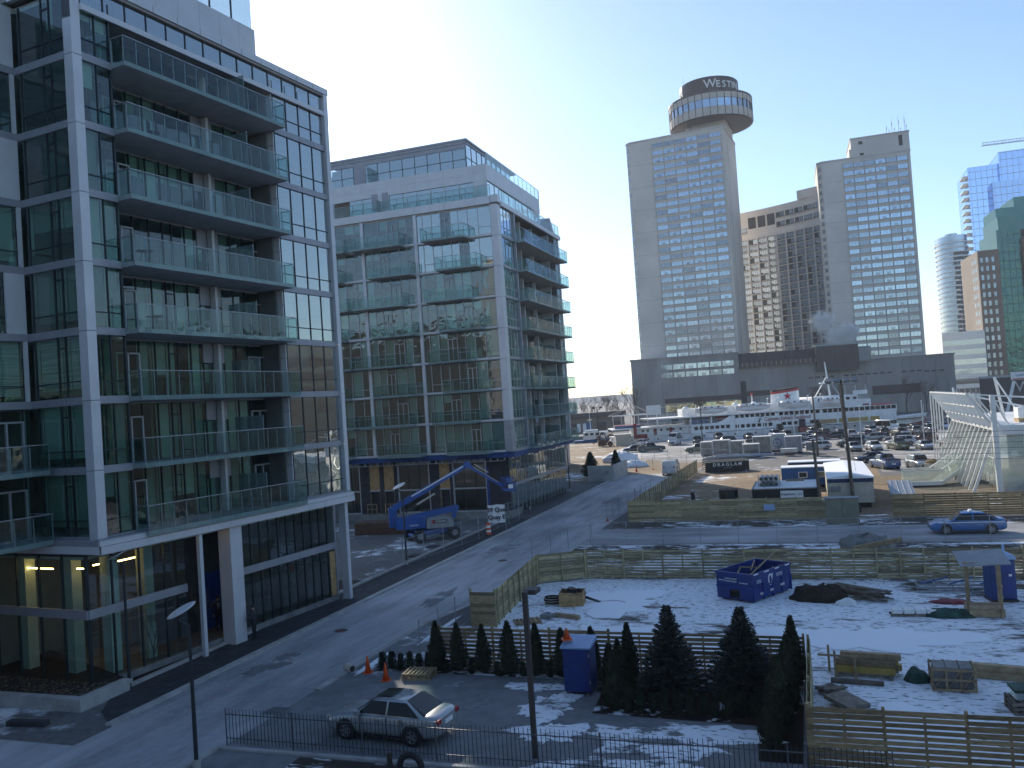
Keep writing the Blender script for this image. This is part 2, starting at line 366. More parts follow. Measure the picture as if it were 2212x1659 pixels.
sheet('lane_end_dirt', 'dirt', [(-60, 112), (-15.2, 112), (-15.2, 138), (-19, 138), (-38, 160), (-40, 212), (-75, 212)], .003)
def kerb(name, pts, wd, h, m='concrete'):
    mb = MB()
    for a, b in zip(pts, pts[1:]): 
        A = W(*a); B = W(*b); mb.bar((A.x, A.y, h/2), (B.x, B.y, h/2), wd, h)
    return struct(mb.build(name, m))
kerb('kerb', [(-25.48, 25.2), (-25.48, 76), (-25.75, 120)], .34, .12)
kerb('kerb', [(-28.25, 29.2), (-28.25, 77)], .22, .16)
kerb('kerb', [(-19.5, 30), (-19.5, 40.1), (-17.3, 49), (-17.2, 62.8)], .3, .08)
kerb('kerb', [(-15.9, 62.9), (26, 62.9)], .16, .09)
sheet('planting_bed', 'bed', [(-36, 30), (-28.36, 28.9), (-28.36, 50.2), (-36, 50.2)], .06)

groundmat('thin_snow', (.17, .175, .18), (.27, .27, .275), SNOW, .575, .04, 1.1, (1, 1.6, 1), gscale=3, bump=.7, track=True)
groundmat('deep_snow', (.10, .09, .08), (.18, .16, .14), SNOW, .86, .04, .8, gscale=3, bump=.5)
def snow_patch(p, q, rp, rq, m='thin_snow', seed=0, z=.03, name='snow_patch'):
    """low ragged snow cover: a gently domed sheet with an uneven outline"""
    rnd = random.Random(seed); n = 110; mb = MB(); ks = [(rnd.uniform(0, 6.28), k) for k in (2, 3, 5, 8, 13, 21)]
    f = lambda a: 1+sum(.26/k**.5*math.sin(k*a+ph) for ph, k in ks)+rnd.uniform(-.05, .05)
    fs = [f(2*math.pi*i/n) for i in range(n)]; rings = []
    for s, h in ((1, 0), (.94, .012), (.6, .03), (.25, .035)):
        rings.append([tuple(W(p+rp*s*r*math.cos(2*math.pi*i/n), q+rq*s*r*math.sin(2*math.pi*i/n), z+h-.008*(s == 1))) for i, r in enumerate(fs)])
    o = mb.loft(rings).build(name, m, smooth=True); o['kind'] = 'stuff'; return o
for i, (p, q, rp, rq, m) in enumerate(((-9.6, 29.6, 1.0, 1.3, 'thin_snow'), (-8.9, 27.3, 1.1, .9, 'thin_snow'), (-4.8, 27.4, 2.7, 1.3, 'thin_snow'), (-5.5, 25.0, 2.6, .8, 'thin_snow'), (-10.7, 31.6, 1.2, .5, 'thin_snow'), (2.6, 29.0, 2.6, 2.2, 'deep_snow'), (-10.6, 45.5, 2.8, 2.6, 'deep_snow'), (-6.5, 38, 5, 2.6, 'deep_snow'), (1.5, 39.5, 4, 2.0, 'deep_snow'), (-18.9, 33.6, .16, 1.6, 'deep_snow'), (-18.1, 39, .2, 2.2, 'deep_snow'))): snow_patch(p, q, rp, rq, m, i)

groundmat('patch_asphalt', (.17, .172, .178), (.27, .272, .278), (.48, .48, .49), .44, .12, .8, gscale=4, bump=.5)
for i, (p, q, rp, rq) in enumerate(((-23.6, 33, .7, 1.6), (-21.2, 46, .5, 2.6), (-22.8, 62, .9, 2.2), (-20.4, 90, .8, 3), (-13, 29.5, 1.0, .7))): snow_patch(p, q, rp, rq, 'patch_asphalt', 70+i, .0225, 'asphalt_patch')
for i, (p, q, rp, rq) in enumerate(((-16.0, 45, .18, 3.2), (-6, 51.0, 4, .18), (6, 51.0, 5, .22), (-8, 33.7, 4, .16), (-3, 62.5, 6, .25), (12, 62.3, 5, .3), (4, 71.6, 3, .4))): snow_patch(p, q, rp, rq, 'thin_snow', 90+i, .03)
# ------------------------------------------------------------------ facade helper
class Face:
    """a vertical plane of a building: o = point (u = 0), d = unit direction of u, n = outward normal (parent's frame)"""
    def __init__(s, P, o, d, n): s.P = P; s.o = Vector((*o, 0)); s.d = Vector((*d, 0)); s.n = Vector((*n, 0)); s.rz = math.atan2(d[1], d[0])
    def at(s, u, off, z): return s.o+s.d*u+s.n*off+Vector((0, 0, z))
    def pc(s, name, m, u0, u1, z0, z1, off=0, th=.06, parent=None):
        return piece(name, parent or s.P, m, s.at((u0+u1)/2, off, (z0+z1)/2), (u1-u0, th, z1-z0), s.rz)
    def pane(s, m, u0, u1, z0, z1, off=0, fr='frame_dark', blind=0, bm='blind', mul=.05, transom=None, name='pane', back=.22):
        tz = [z0]+([transom] if transom else [])+[z1]
        for a, b in zip(tz, tz[1:]):
            s.pc(name, m, u0+mul/2, u1-mul/2, a+mul/2, b-mul/2, off, .02)
        s.pc('mullion', fr, u0-mul/2, u0+mul/2, z0, z1, off, .10)
        if transom: s.pc('transom', fr, u0+mul/2, u1-mul/2, transom-mul/2, transom+mul/2, off, .09)
        if blind: s.pc('blind', bm, u0+.04, u1-.04, z1-(z1-z0)*blind, z1-.03, off-back, .02)
    def door(s, m, u0, u1, z0, z1, off=0, fr='frame_grey', leaf=True):
        w_ = .075; mid = (u0+u1)/2
        for a, b in ((u0, u0+w_), (u1-w_, u1)) + (((mid-w_/2, mid+w_/2),) if leaf else ()): s.pc('door_frame', fr, a, b, z0, z1, off+.03, .1)
        s.pc('door_frame', fr, u0+w_, u1-w_, z1-w_, z1, off+.03, .1)
        for a, b in ((u0+w_, mid-w_/2), (mid+w_/2, u1-w_)) if leaf else ((u0+w_, u1-w_),): s.pc('door_pane', m, a, b, z0+.05, z1-w_, off, .02)

def balcony(P, f, u0, u1, z, proj, depth, n, label=None, post='galv', slab_t=.2, gh=1.1, sides=(True, True), nside=1):
    """slab on a face f with glass guard: balcony > slab is the part itself, glass panels, posts and rail its sub-parts"""
    mb = MB()
    A = [f.at(u, o, z) for u, o in ((u0, proj), (u1, proj), (u1, -depth), (u0, -depth))]
    poly = [(p.x, p.y) for p in A]
    ar = sum(poly[i][0]*poly[(i+1) % 4][1]-poly[(i+1) % 4][0]*poly[i][1] for i in range(4))
    if ar < 0: poly.reverse()
    mb.ex(poly, z-slab_t, z, 0)
    b = mb.build('balcony', 'slab', P)
    if label: b['label'] = label
    W_ = (u1-u0)/n
    for i in range(n):
        f.pc('glass_panel', 'rail_glass', u0+W_*i+.015, u0+W_*(i+1)-.015, z-slab_t*.98, z+gh, proj+.02, .016, b)
        f.pc('post', post, u0+W_*i-.02, u0+W_*i+.02, z-.1, z+gh-.05, proj-.03, .035, b)
    f.pc('post', post, u1-.02, u1+.02, z-.1, z+gh-.05, proj-.03, .035, b)
    f.pc('handrail', post, u0-.02, u1+.02, z+gh, z+gh+.04, proj, .06, b)
    for k, (on, u) in enumerate(zip(sides, (u0, u1))):
        if not on: continue
        g = Face(P, (0, 0), (f.n.x, f.n.y), (f.d.x, f.d.y)); g.o = f.at(u, 0, 0)
        for j in range(nside):
            g.pc('glass_panel', 'rail_glass', proj*j/nside+.02, proj*(j+1)/nside-.02, z-slab_t*.98, z+gh, 0, .016, b)
        g.pc('handrail', post, 0, proj, z+gh, z+gh+.04, 0, .06, b)
        g.pc('post', post, .02, .06, z, z+gh, 0, .035, b)
    return b

# ------------------------------------------------------------------ near condominium block
def near_block():
    B = thing('condominium_building', 'glass condominium block with long glass balconies and white corner column', 'building', (-17.52, 36.02, 0), R(64.5))
    rnd = random.Random(3)
    Z = [6.5+3*k for k in range(9)]
    FA = Face(B, (.45, .45), (1, 0), (0, -1)); FT = Face(B, (0, 0), (1, 0), (0, -1)); FB = Face(B, (0, 0), (0, 1), (-1, 0)); FR = Face(B, (.45, 2.05), (1, 0), (0, -1)); FW = Face(B, (0, 4.3), (1, 0), (0, -1))
    FL = Face(B, (0, 1.0), (1, 0), (0, -1)); FLB = Face(B, (-.25, 0), (0, 1), (-1, 0)); FRT = Face(B, (12.65, .45), (0, 1), (-1, 0))
    # structure: slabs, interior core and ceilings
    for z in Z:
        mb = MB().ex([(.35, .75), (1.9, .75), (1.9, 2.15), (12.75, 2.15), (12.75, .75), (17.25, .75), (17.25, 14), (-8, 14), (-8, 4.6), (.35, 4.6)], z-.27, z-.01)
        mb.build('floor_slab', 'ceiling', B)
    MB().box(4.4, 16.6, 5.6, 13.8, .2, 30.4).box(-8, 4.3, 8.2, 13.8, .2, 30.4).build('inner_wall', 'interior', B)
    for x in (4.3, 8.2, 12.1): MB().box(x+.37, x+.53, 2.25 if x < 12 else .85, 5.5, 6.5, 30.2).build('party_wall', 'interior', B)
    # floors
    for k, z in enumerate(Z[:-1]):
        top = z+2.73
        # corner column, panel by panel
        piece('column_panel', B, 'white_panel', (.22, .70, z+1.5-.12), (.46, .52, 2.975))
        # bay on the lane side
        FA.pc('spandrel', 'grey_panel', .0, 1.5, z-.27, z+.06, -.03, .08)
        FA.pane('pane', .02, .76, z+.06, top, -.1, blind=rnd.choice((0, .4, 1, 0)), transom=z+.72)
        FA.pane('pane', .76, 1.5, z+.06, top, -.1, blind=rnd.choice((0, .5, 1)), transom=z+.72)
        FA.pc('mullion', 'frame_dark', 1.46, 1.54, z+.06, top, -.1, .14)
        FRT2 = Face(B, (1.95, .45), (0, 1), (1, 0)); FRT2.pc('pane', 'pane', .1, 1.6, z+.06, top, 0, .02)
        # bay on the front side
        bs = rnd.random(); bm = 'blind_stripe' if k in (2,) else 'blind'
        FB.pc('spandrel', 'grey_panel', .98, 2.1, z-.27, z+.06, -.03, .08); FB.pc('spandrel', 'grey_panel', 2.115, 3.2, z-.27, z+.06, -.03, .08); FB.pc('spandrel', 'grey_panel', 3.215, 4.3, z-.27, z+.06, -.03, .08)
        for u0, u1, tr in ((.98, 1.95, z+.74), (1.95, 2.45, z+.74), (2.45, 3.95, z+.74)):
            bl = (.86 if bs < .7 else .45) if k in (0, 1, 2, 3, 4) else rnd.choice((0, 0, .5))
            FB.pane('pane', u0, u1, z+.06, top, -.1, blind=bl, bm=bm, transom=tr)
        FB.pc('transom', 'frame_dark', 1.95, 2.45, z+2.2, z+2.26, -.1, .1)
        FB.pane('pane', 3.95, 4.3, z+.06, top, -.1, blind=.8 if k < 5 else 0)
        # wing on the left: its wall runs towards the camera
        FW.pc('spandrel', 'grey_panel', -7.5, -3.0, z-.27, z+.06, -.03, .1); FW.pc('spandrel', 'grey_panel', -2.985, 0, z-.27, z+.06, -.03, .1)
        if k >= 2:
            wide = k % 2 == 1
            FW.pc('white_strip', 'white_panel', -.22 if not wide else -.95, -.04, z+.06, top, -.02, .1)
            e = -.22 if not wide else -.95
            for u0, u1 in ((e-1.5, e), (e-2.3, e-1.5), (e-4.0, e-2.3), (e-5.6, e-4.0)):
                FW.pane('pane', u0, u1, z+.06, top, -.1, blind=rnd.choice((0, .5, .9, .9)) if k < 6 else 0, transom=z+.74 if u1-u0 > 1 else None, bm='blind_stripe' if k == 2 else 'blind')
        else:
            FW.door('pane', -1.95, -.35, z+.06, z+2.2, -.12); FW.pane('pane', -.35, -.02, z+.06, top, -.12, blind=.9)
            FW.pane('pane', -1.95, -.35, z+2.22, top, -.12)
            for u0, u1 in ((-3.2, -1.95), (-4.6, -3.2), (-6, -4.6)): FW.pane('pane', u0, u1, z+.06, top, -.12, blind=rnd.choice((0, .9)))
            balcony(B, FW, -6.4, -.35, z, 1.5, .1, 7, nside=1)
        # recess behind the long balcony
        bl = [rnd.choice((0, 0, .35, 1)) if k > 3 else rnd.choice((0, .6, 1, 1)) for _ in range(9)]
        FR.pane('pane', 1.55, 2.2, z+.04, top, 0, blind=bl[0])
        FR.door('pane', 2.2, 3.55, z+.04, z+2.15, 0); FR.pane('pane', 2.2, 3.55, z+2.17, top, 0, blind=0)
        for i, (u0, u1, tr) in enumerate(((3.55, 4.5, None), (4.5, 5.35, None), (5.35, 5.9, z+2.15), (5.9, 6.75, None), (6.75, 7.55, None))):
            FR.pane('pane', u0, u1, z+.04, top, 0, blind=bl[1+i], transom=tr)
        FR.pc('wall_panel', 'grey_panel', 7.57, 8.25, z+1.75, top, .02, .06); FR.pane('pane', 7.57, 8.25, z+.04, z+1.73, 0, blind=bl[6])
        FR.pc('wall_panel', 'grey_panel', 8.43, 9.05, z+1.75, top, .02, .06); FR.pane('pane', 8.43, 9.05, z+.04, z+1.73, 0, blind=bl[6])
        piece('post', B, 'white_panel', (8.79, 1.8, z+1.36), (.17, .34, 2.74))
        for i, (u0, u1) in enumerate(((9.05, 9.95), (9.95, 10.85))): FR.pane('pane', u0, u1, z+.04, top, 0, blind=bl[7+i])
        FR.door('pane', 10.85, 12.15, z+.04, z+2.15, 0); FR.pane('pane', 10.85, 12.15, z+2.17, top, 0)
        piece('privacy_screen', B, 'screen_glass', (9.6, .65, z+.95), (.02, 1.9, 1.75)); piece('screen_frame', B, 'galv', (9.6, -.31, z+.95), (.03, .03, 1.8))
        FRT.pc('wall_panel', 'white_panel', .02, 1.58, z+1.98, top-.01, .02, .06); FRT.pc('wall_panel', 'white_panel', .02, 1.58, z+.02, z+1.95, .02, .06)
        b = balcony(B, FA, 1.5, 12.2, z, .85, 1.6, 15)
        # glazed bay at the far end
        FA.pc('spandrel', 'grey_panel', 12.25, 14.4, z-.27, z+.06, -.02, .1); FA.pc('spandrel', 'grey_panel', 14.415, 16.75, z-.27, z+.06, -.02, .1)
        for i in range(4):
            u0 = 12.3+i*1.1
            FA.pane('pane_sky', u0, u0+1.1, z+.06, top, -.08, blind=rnd.choice((0, 0, .5)), transom=z+.74)
        piece('column_panel', B, 'white_panel', (17.37, .8, z+1.38), (.34, 1.0, 2.975))
    # belt above the lobby
    x = -.4
    while x < 17:
        x1 = min(x+1.48, 17.25); FT.pc('belt_panel', 'white_panel', x, x1-.015, 5.9, 6.22, .16, .12); x = x1
    FT.pc('belt_cap', 'white_panel', -.4, 17.25, 6.235, 6.44, .10, .12); FT.pc('belt_back', 'grey_panel', -.35, 17.2, 5.85, 6.5, -.1, .3)
    y = -.2
    while y < 12:
        FB.pc('belt_panel', 'white_panel', y, y+1.485, 5.9, 6.22, .34, .12); y += 1.5
    FB.pc('belt_cap', 'white_panel', .95, 4.3, 6.24, 6.42, .1, .12); MB().box(-.3, .4, .1, 12, 5.86, 6.4).build('belt_back', 'grey_panel', B)
    # lobby
    xs = [-.2, 1.0, 2.45, 3.85, 5.1]
    for a, b in zip(xs, xs[1:]):
        FL.pane('lobby_glass', a, b, .35, 3.12, 0, mul=.07); FL.pane('lobby_glass', a, b, 3.5, 5.88, 0, mul=.07)
    FL.pc('spandrel', 'grey_panel', -.25, 5.1, 3.12, 3.5, .03, .12)
    n = 12; xs = [8.1+(16.6-8.1)*i/n for i in range(n+1)]
    for a, b in zip(xs, xs[1:]):
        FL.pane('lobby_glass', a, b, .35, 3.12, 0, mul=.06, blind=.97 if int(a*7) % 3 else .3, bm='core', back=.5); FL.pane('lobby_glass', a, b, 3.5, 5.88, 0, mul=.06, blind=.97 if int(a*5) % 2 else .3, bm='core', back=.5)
    FL.pc('spandrel', 'grey_panel', 8.0, 16.6, 3.12, 3.5, .03, .12)
    ys = [1.0, 2.5, 4.0, 5.5, 7.0, 8.5, 10, 11.5]
    for a, b in zip(ys, ys[1:]):
        FLB.pane('lobby_glass', a, b, .35, 3.12, 0, mul=.07); FLB.pane('lobby_glass', a, b, 3.5, 5.88, 0, mul=.07)
    FLB.pc('spandrel', 'grey_panel', .97, 11.5, 3.12, 3.5, .03, .12)
    MB().box(-.28, 16.7, .95, 1.12, 0, .34).box(-.32, -.12, .95, 11.5, 0, .34).build('plinth', 'concrete_dark', B)
    MB().box(0, 16.6, 1.2, 11.5, .06, .30).build('lobby_floor', 'interior_floor', B)
    MB().box(-.1, 16.6, 1.2, 11.5, 5.6, 5.72).build('lobby_ceiling', 'ceiling', B)
    for x, y in ((1.6, 1.9), (.9, 3.4), (.8, 6.4), (3.6, 2.0)): piece('lobby_column', B, 'blind', (x, y, 3.0), (.5, .55, 5.3))
    MB().box(5.2, 16.5, 5.0, 5.5, .3, 5.6).build('lobby_wall', 'interior', B)
    for a, b in (((2.0, 2.6, 5.0), (4.4, 2.6, 5.0)), ((.7, 4.4, 5.0), (.7, 6.2, 5.0)), ((1.2, 2.4, 5.1), (1.5, 2.4, 5.1)), ((.7, 2.4, 5.05), (.7, 2.8, 5.05))): seg('light_strip', B, 'lamp_strip', a, b, .06, .05)
    # entrance between thin post and broad column
    piece('entrance_post', B, 'white_panel', (5.22, .12, 2.95), (.2, .2, 5.9)); piece('entrance_column', B, 'white_panel', (7.55, .45, 1.6), (.8, .8, 3.2)); piece('entrance_column', B, 'white_panel', (7.55, .45, 4.55), (.8, .8, 2.68))
    MB().box(5.3, 11, 3.5, 3.7, .1, 5.6).build('entrance_wall', 'membrane', B); piece('hoarding_board', B, 'blue_paint', (9.1, 3.3, 1.75), (1.5, .08, 2.9))
    MB().box(16.62, 16.75, 1.0, 14, 0, 5.9).build('end_wall', 'grey_panel', B); MB().box(17.0, 17.2, 1.3, 14, 6.25, 30.6).build('end_wall', 'grey_panel', B); MB().box(-8, 17, 14.0, 14.2, 0, 30.6).build('rear_wall', 'grey_panel', B)
    piece('corner_post', B, 'white_panel', (16.95, .5, 2.95), (.28, .5, 5.9)); piece('plywood_board', B, 'plywood', (16.2, .93, 1.7), (.5, .03, 2.6))
    # roof edge: clerestory strip, cornice and set-back penthouse
    FA.pc('fascia', 'white_panel', .0, 16.75, 29.42, 29.68, .06, .14); MB().box(1.95, 12.65, .4, 2.05, 29.42, 29.5).build('recess_ceiling', 'soffit', B)
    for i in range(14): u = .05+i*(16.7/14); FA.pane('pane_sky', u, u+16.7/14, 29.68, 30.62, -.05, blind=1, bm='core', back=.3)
    MB().box(-.1, 17.6, .33, 14, 30.62, 30.74).build('roof_edge', 'soffit', B)
    for i in range(12): u = -.5+i*1.475; FA.pc('parapet_panel', 'white_panel', u, u+1.435, 30.76, 31.12, .1, .2)
    MB().box(-.05, 17.55, .5, 14, 30.75, 30.9).build('roof', 'concrete_dark', B)
    piece('column_panel', B, 'white_panel', (.22, .70, 29.6+1), (.46, .52, 3.3)); piece('column_panel', B, 'white_panel', (17.4, .8, 30.5-.5), (.36, 1.0, 2.3))
    FB.pc('parapet_panel', 'white_panel', 1.0, 4.3, 30.5, 31.1, .1, .2)
    FP = Face(B, (.5, 1.75), (1, 0), (0, -1))
    for i in range(9): u = -.5+i*1.45; FP.pc('penthouse_panel', 'white_panel', u, u+1.435, 30.95, 31.6, 0, .1); FP.pc('penthouse_panel', 'white_panel', u+.1, min(u+1.535, 12.5), 31.62, 33.5, 0, .1)
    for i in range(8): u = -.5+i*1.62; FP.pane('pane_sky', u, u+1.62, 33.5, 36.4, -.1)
    MB().box(0, 13.0, 1.95, 11, 30.95, 33.4).box(0, 11.6, 4.9, 11, 33.4, 36.5).build('penthouse_wall', 'grey_panel', B)
    MB().box(-.3, 13.1, 1.5, 11.5, 36.5, 36.9).build('penthouse_roof', 'white_panel', B)
    return B
near_block()

def furniture():
    """chairs and small tables standing on the long balconies"""
    o = Vector((-17.52, 36.02, 0)); rz = R(64.5); ca, sa = math.cos(rz), math.sin(rz)
    P = lambda x, y, z: (o.x+x*ca-y*sa, o.y+x*sa+y*ca, z)
    fl = ('lowest', 'second', 'third', 'fourth', 'fifth', 'sixth', 'seventh', 'top')
    for k, x, kind in ((4, 3.2, 'table'), (3, 3.6, 'table'), (3, 5.6, 'lounger'), (5, 10.6, 'chair'), (2, 10.4, 'chair'), (6, 4.0, 'chair'), (4, 11.2, 'chair'), (1, 5.0, 'chair'), (7, 10.9, 'table')):
        z = 6.5+3*k
        if kind == 'table':
            T = thing('balcony_table', 'small dark round table on the %s long balcony' % fl[k], 'table', P(x, .4, z), rz); MB().cyl((0, 0, .68), (0, 0, .71), .38, .38, 14).build('table_top', 'frame_dark', T)
            for a in range(3): MB().cyl((.28*math.cos(a*2.1), .28*math.sin(a*2.1), 0), (.1*math.cos(a*2.1), .1*math.sin(a*2.1), .68), .018, .018, 5).build('leg', 'frame_dark', T)
        elif kind == 'chair':
            T = thing('balcony_chair', 'dark garden chair standing on the %s long balcony' % fl[k], 'chair', P(x, .3, z), rz+.5); piece('seat', T, 'frame_dark', (0, 0, .42), (.46, .46, .05)); piece('backrest', T, 'frame_dark', (0, .22, .72), (.44, .04, .5))
            for a, b in ((-.2, -.2), (.2, -.2), (-.2, .2), (.2, .2)): piece('leg', T, 'frame_dark', (a, b, .2), (.035, .035, .4))
        else:
            T = thing('sun_lounger', 'slatted pale sun lounger on the %s long balcony' % fl[k], 'lounger', P(x, .35, z), rz)
            for i in range(12): piece('slat', T, 'white_paint', (.1+i*.11, 0, .32+max(0, i-6)*.075), (.06, .6, .02))
            for a in (.1, 1.0): piece('leg', T, 'white_paint', (a, 0, .16), (.05, .55, .3))
furniture()

# ------------------------------------------------------------------ second condominium block
def far_block():
    B = thing('condominium_building', 'unfinished glass condominium block above boarded-up ground floor behind blue boom lift', 'building', (-.37, 82, 0), R(71))
    rnd = random.Random(11)
    FF = Face(B, (0, 0), (0, 1), (-1, 0)); FS = Face(B, (0, 0), (1, 0), (0, -1)); FSR = Face(B, (0, 1.4), (1, 0), (0, -1))
    Z = [6.7+3*k for k in range(8)]
    for z in Z+[30.7]: MB().ex([(.15, .15), (4.7, .15), (4.7, 1.5), (19.7, 1.5), (19.7, .15), (22, .15), (22, 20), (.15, 20)], z-.22, z-.02).build('floor_slab', 'ceiling', B)
    MB().box(4.6, 21.8, 4.6, 20, 6.7, 30.6).build('inner_wall', 'interior', B)
    for y in (4.4, 8.7, 14.6): MB().box(.3, 4.5, y-.08, y+.08, 6.7, 30.5).build('party_wall', 'interior', B)
    for k, z in enumerate(Z):
        top = z+2.75
        piece('column_panel', B, 'white_panel' if k else 'grey_panel', (.4, .3, z+1.35), (.9, .7, 2.97))
        # front facade: white grid, panes and staggered balconies
        for u in (8.75, 14.75): FF.pc('pilaster', 'white_panel', u-.17, u+.17, z-.1, z+2.87, .04, .16)
        for a, b in ((.68, 8.58), (8.92, 14.58), (14.92, 19.6)): FF.pc('floor_band', 'white_panel', a, b, z-.14, z+.06, .03, .14)
        odd = k % 2
        spans = [(.68, 2.0), (2.0, 3.1), (3.1, 4.1), (4.1, 4.95), (4.95, 6.0), (6.0, 6.95), (6.95, 7.95), (7.95, 8.58), (8.92, 9.8), (9.8, 10.7), (10.7, 11.9), (11.9, 12.9), (12.9, 13.7), (13.7, 14.58), (14.92, 15.7), (15.7, 16.9), (16.9, 17.9), (17.9, 18.9), (18.9, 19.6)]
        d1 = 4 if odd else 2; d2 = 10 if odd else 11
        for i, (a, b) in enumerate(spans):
            if i in (d1, d2): FF.door('pane_b2', a, b, z+.06, z+2.2, -.02); FF.pane('pane_b2', a, b, z+2.2, top, -.02, 'frame_grey')
            else:
                sky_ = (k > 5 and i < 8)
                FF.pane('pane_sky' if sky_ else 'pane_b2', a, b, z+.06, top, -.02, 'frame_grey', blind=rnd.choice((0, 0, .3, .95, .95)) if k < 6 else rnd.choice((0, .3)), transom=z+.8 if i % 3 != 1 else None, mul=.06)
        if odd: balcony(B, FF, 3.0, 7.6, z, 1.5, .1, 4); balcony(B, FF, 10.0, 15.6, z, 1.5, .1, 5); balcony(B, FF, 16.2, 19.4, z, 1.5, .1, 3)
        else: balcony(B, FF, 1.9, 6.2, z, 1.5, .1, 4); balcony(B, FF, 9.0, 13.7, z, 1.5, .1, 4); balcony(B, FF, 17.0, 19.4, z, 1.5, .1, 2)
        # lane facade: glazed corner bay, recessed balconies, end bay
        FS.pc('floor_band', 'grey_panel', .86, 4.6, z-.2, z+.08, .02, .12)
        for i in range(4): FS.pane('pane_sky' if k > 6 else 'pane_b2', .9+i*.93, .9+(i+1)*.93, z+.08, top, -.02, 'frame_grey', blind=rnd.choice((0, .4, .9)), transom=z+.85)
        FS.pc('pilaster', 'grey_panel', 4.55, 4.85, z-.2, z+2.78, .04, .3)
        for i in range(10):
            a = 4.9+i*1.48
            if i in (1, 7): FSR.door('pane_b2', a, a+1.48, z, z+2.2, 0); FSR.pane('pane_b2', a, a+1.48, z+2.2, top, 0, 'frame_grey')
            else: FSR.pane('pane_b2', a, a+1.48, z, top, 0, 'frame_grey', blind=rnd.choice((0, 0, .9, .5)))
        for x in (8.8, 13.0): piece('post', B, 'white_panel', (x, .8, z+1.36), (.2, .4, 2.75))
        piece('privacy_screen', B, 'screen_glass', (14.6, .3, z+.9), (.03, 2.0, 1.7)); MB().box(17.6, 17.75, .1, 1.4, z, top).build('wall_panel', 'white_panel', B)
        balcony(B, FS, 4.9, 21.2, z, 1.1, 1.4, 16)
        FS.pane('pane_b2', 19.7, 21.0, z+.05, top, -.02, 'frame_grey'); piece('column_panel', B, 'white_panel', (21.6, .5, z+1.35), (.5, 1.0, 2.97))
    MB().box(21.86, 22.0, 1.0, 20, 6.7, 30.5).build('end_wall', 'grey_panel', B); MB().box(.3, 21.8, 20.02, 20.2, 0, 30.5).build('rear_wall', 'grey_panel', B); MB().box(21.9, 22.05, 1.1, 20, 0, 6.1).build('end_wall', 'concrete_dark', B)
    # parapet, roof terrace, upper set-backs
    piece('parapet_panel', B, 'white_panel', (.3, .2, 31.1), (.9, .7, .72))
    for i in range(12): FF.pc('parapet_panel', 'white_panel', .6+i*1.6, .6+i*1.6+1.585, 30.66, 31.4, .05, .25)
    FS.pc('parapet_panel', 'white_panel', .8, 11.4, 30.5, 30.95, .1, .25); FS.pc('parapet_panel', 'white_panel', 11.42, 22, 30.5, 30.95, .1, .25)
    MB().box(.1, 22, .1, 20, 30.8, 30.95).build('roof', 'concrete_dark', B)
    g = balcony(B, FS, .8, 21.9, 31.0, .05, .2, 14, slab_t=.04)
    balcony(B, FF, .6, 9.4, 31.4, .0, .2, 7, slab_t=.04, sides=(False, False)); balcony(B, FF, 9.4, 19.4, 31.4, .0, .2, 8, slab_t=.04, sides=(False, False))
    F1 = Face(B, (1.0, 0), (0, 1), (-1, 0)); F1S = Face(B, (0, 1.2), (1, 0), (0, -1))
    MB().box(3.0, 21.5, 3.0, 19.5, 31, 34.9).build('setback_wall', 'interior', B)
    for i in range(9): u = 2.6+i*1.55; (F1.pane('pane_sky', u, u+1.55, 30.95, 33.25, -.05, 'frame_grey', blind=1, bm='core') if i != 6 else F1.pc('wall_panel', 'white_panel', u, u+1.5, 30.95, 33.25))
    F1.pc('wall_panel', 'white_panel', 1.2, 2.58, 30.95, 33.25, 0, .1); F1.pc('louvre', 'grey_panel', 12.0, 12.7, 32.0, 33.6, .06, .05); F1.pc('louvre', 'grey_panel', 13.2, 13.9, 32.0, 33.6, .06, .05)
    for i in range(12): u = 1.15+i*1.55; F1.pc('band_panel', 'white_panel', u, u+1.54, 33.26, 34.05, 0, .12); F1.pc('band_panel', 'white_panel', u, u+1.54, 34.06, 34.9, 0, .12)
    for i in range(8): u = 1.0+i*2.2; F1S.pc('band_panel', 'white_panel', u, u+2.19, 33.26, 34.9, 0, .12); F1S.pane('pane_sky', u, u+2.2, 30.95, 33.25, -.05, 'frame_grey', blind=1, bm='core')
    MB().box(1.1, 18.6, 1.3, 19.6, 34.86, 34.95).build('roof', 'concrete_dark', B)
    balcony(B, F1S, 1.0, 18.6, 34.95, .02, .1, 12, slab_t=.04)
    F2 = Face(B, (2.0, 0), (0, 1), (-1, 0)); F2S = Face(B, (0, 3.6), (1, 0), (0, -1))
    MB().box(4.0, 16, 5.4, 19.5, 34.9, 37.8).build('penthouse_wall', 'interior', B)
    for i in range(11):
        u = 3.6+i*1.42; solid = i in (8,)
        if solid: F2.pc('wall_panel', 'grey_panel', u, u+1.41, 35, 37.55, 0, .06)
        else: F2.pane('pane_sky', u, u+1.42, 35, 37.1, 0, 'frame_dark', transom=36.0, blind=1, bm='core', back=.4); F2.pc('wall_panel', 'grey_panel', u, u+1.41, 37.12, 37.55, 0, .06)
        F2.pc('cornice_panel', 'grey_panel', u, u+1.41, 37.57, 37.84, .04, .08)
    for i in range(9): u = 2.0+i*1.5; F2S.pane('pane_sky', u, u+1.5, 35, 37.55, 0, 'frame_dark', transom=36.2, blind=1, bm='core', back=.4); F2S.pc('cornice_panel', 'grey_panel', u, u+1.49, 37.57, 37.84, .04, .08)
    MB().box(1.85, 17.2, 3.4, 19.9, 37.85, 38.05).build('penthouse_roof', 'grey_panel', B)
    piece('privacy_screen', B, 'screen_glass', (1.5, 14.2, 35.8), (1.2, .03, 1.6)); piece('privacy_screen', B, 'screen_glass', (.6, 12.9, 32.0), (1.1, .03, 1.5))
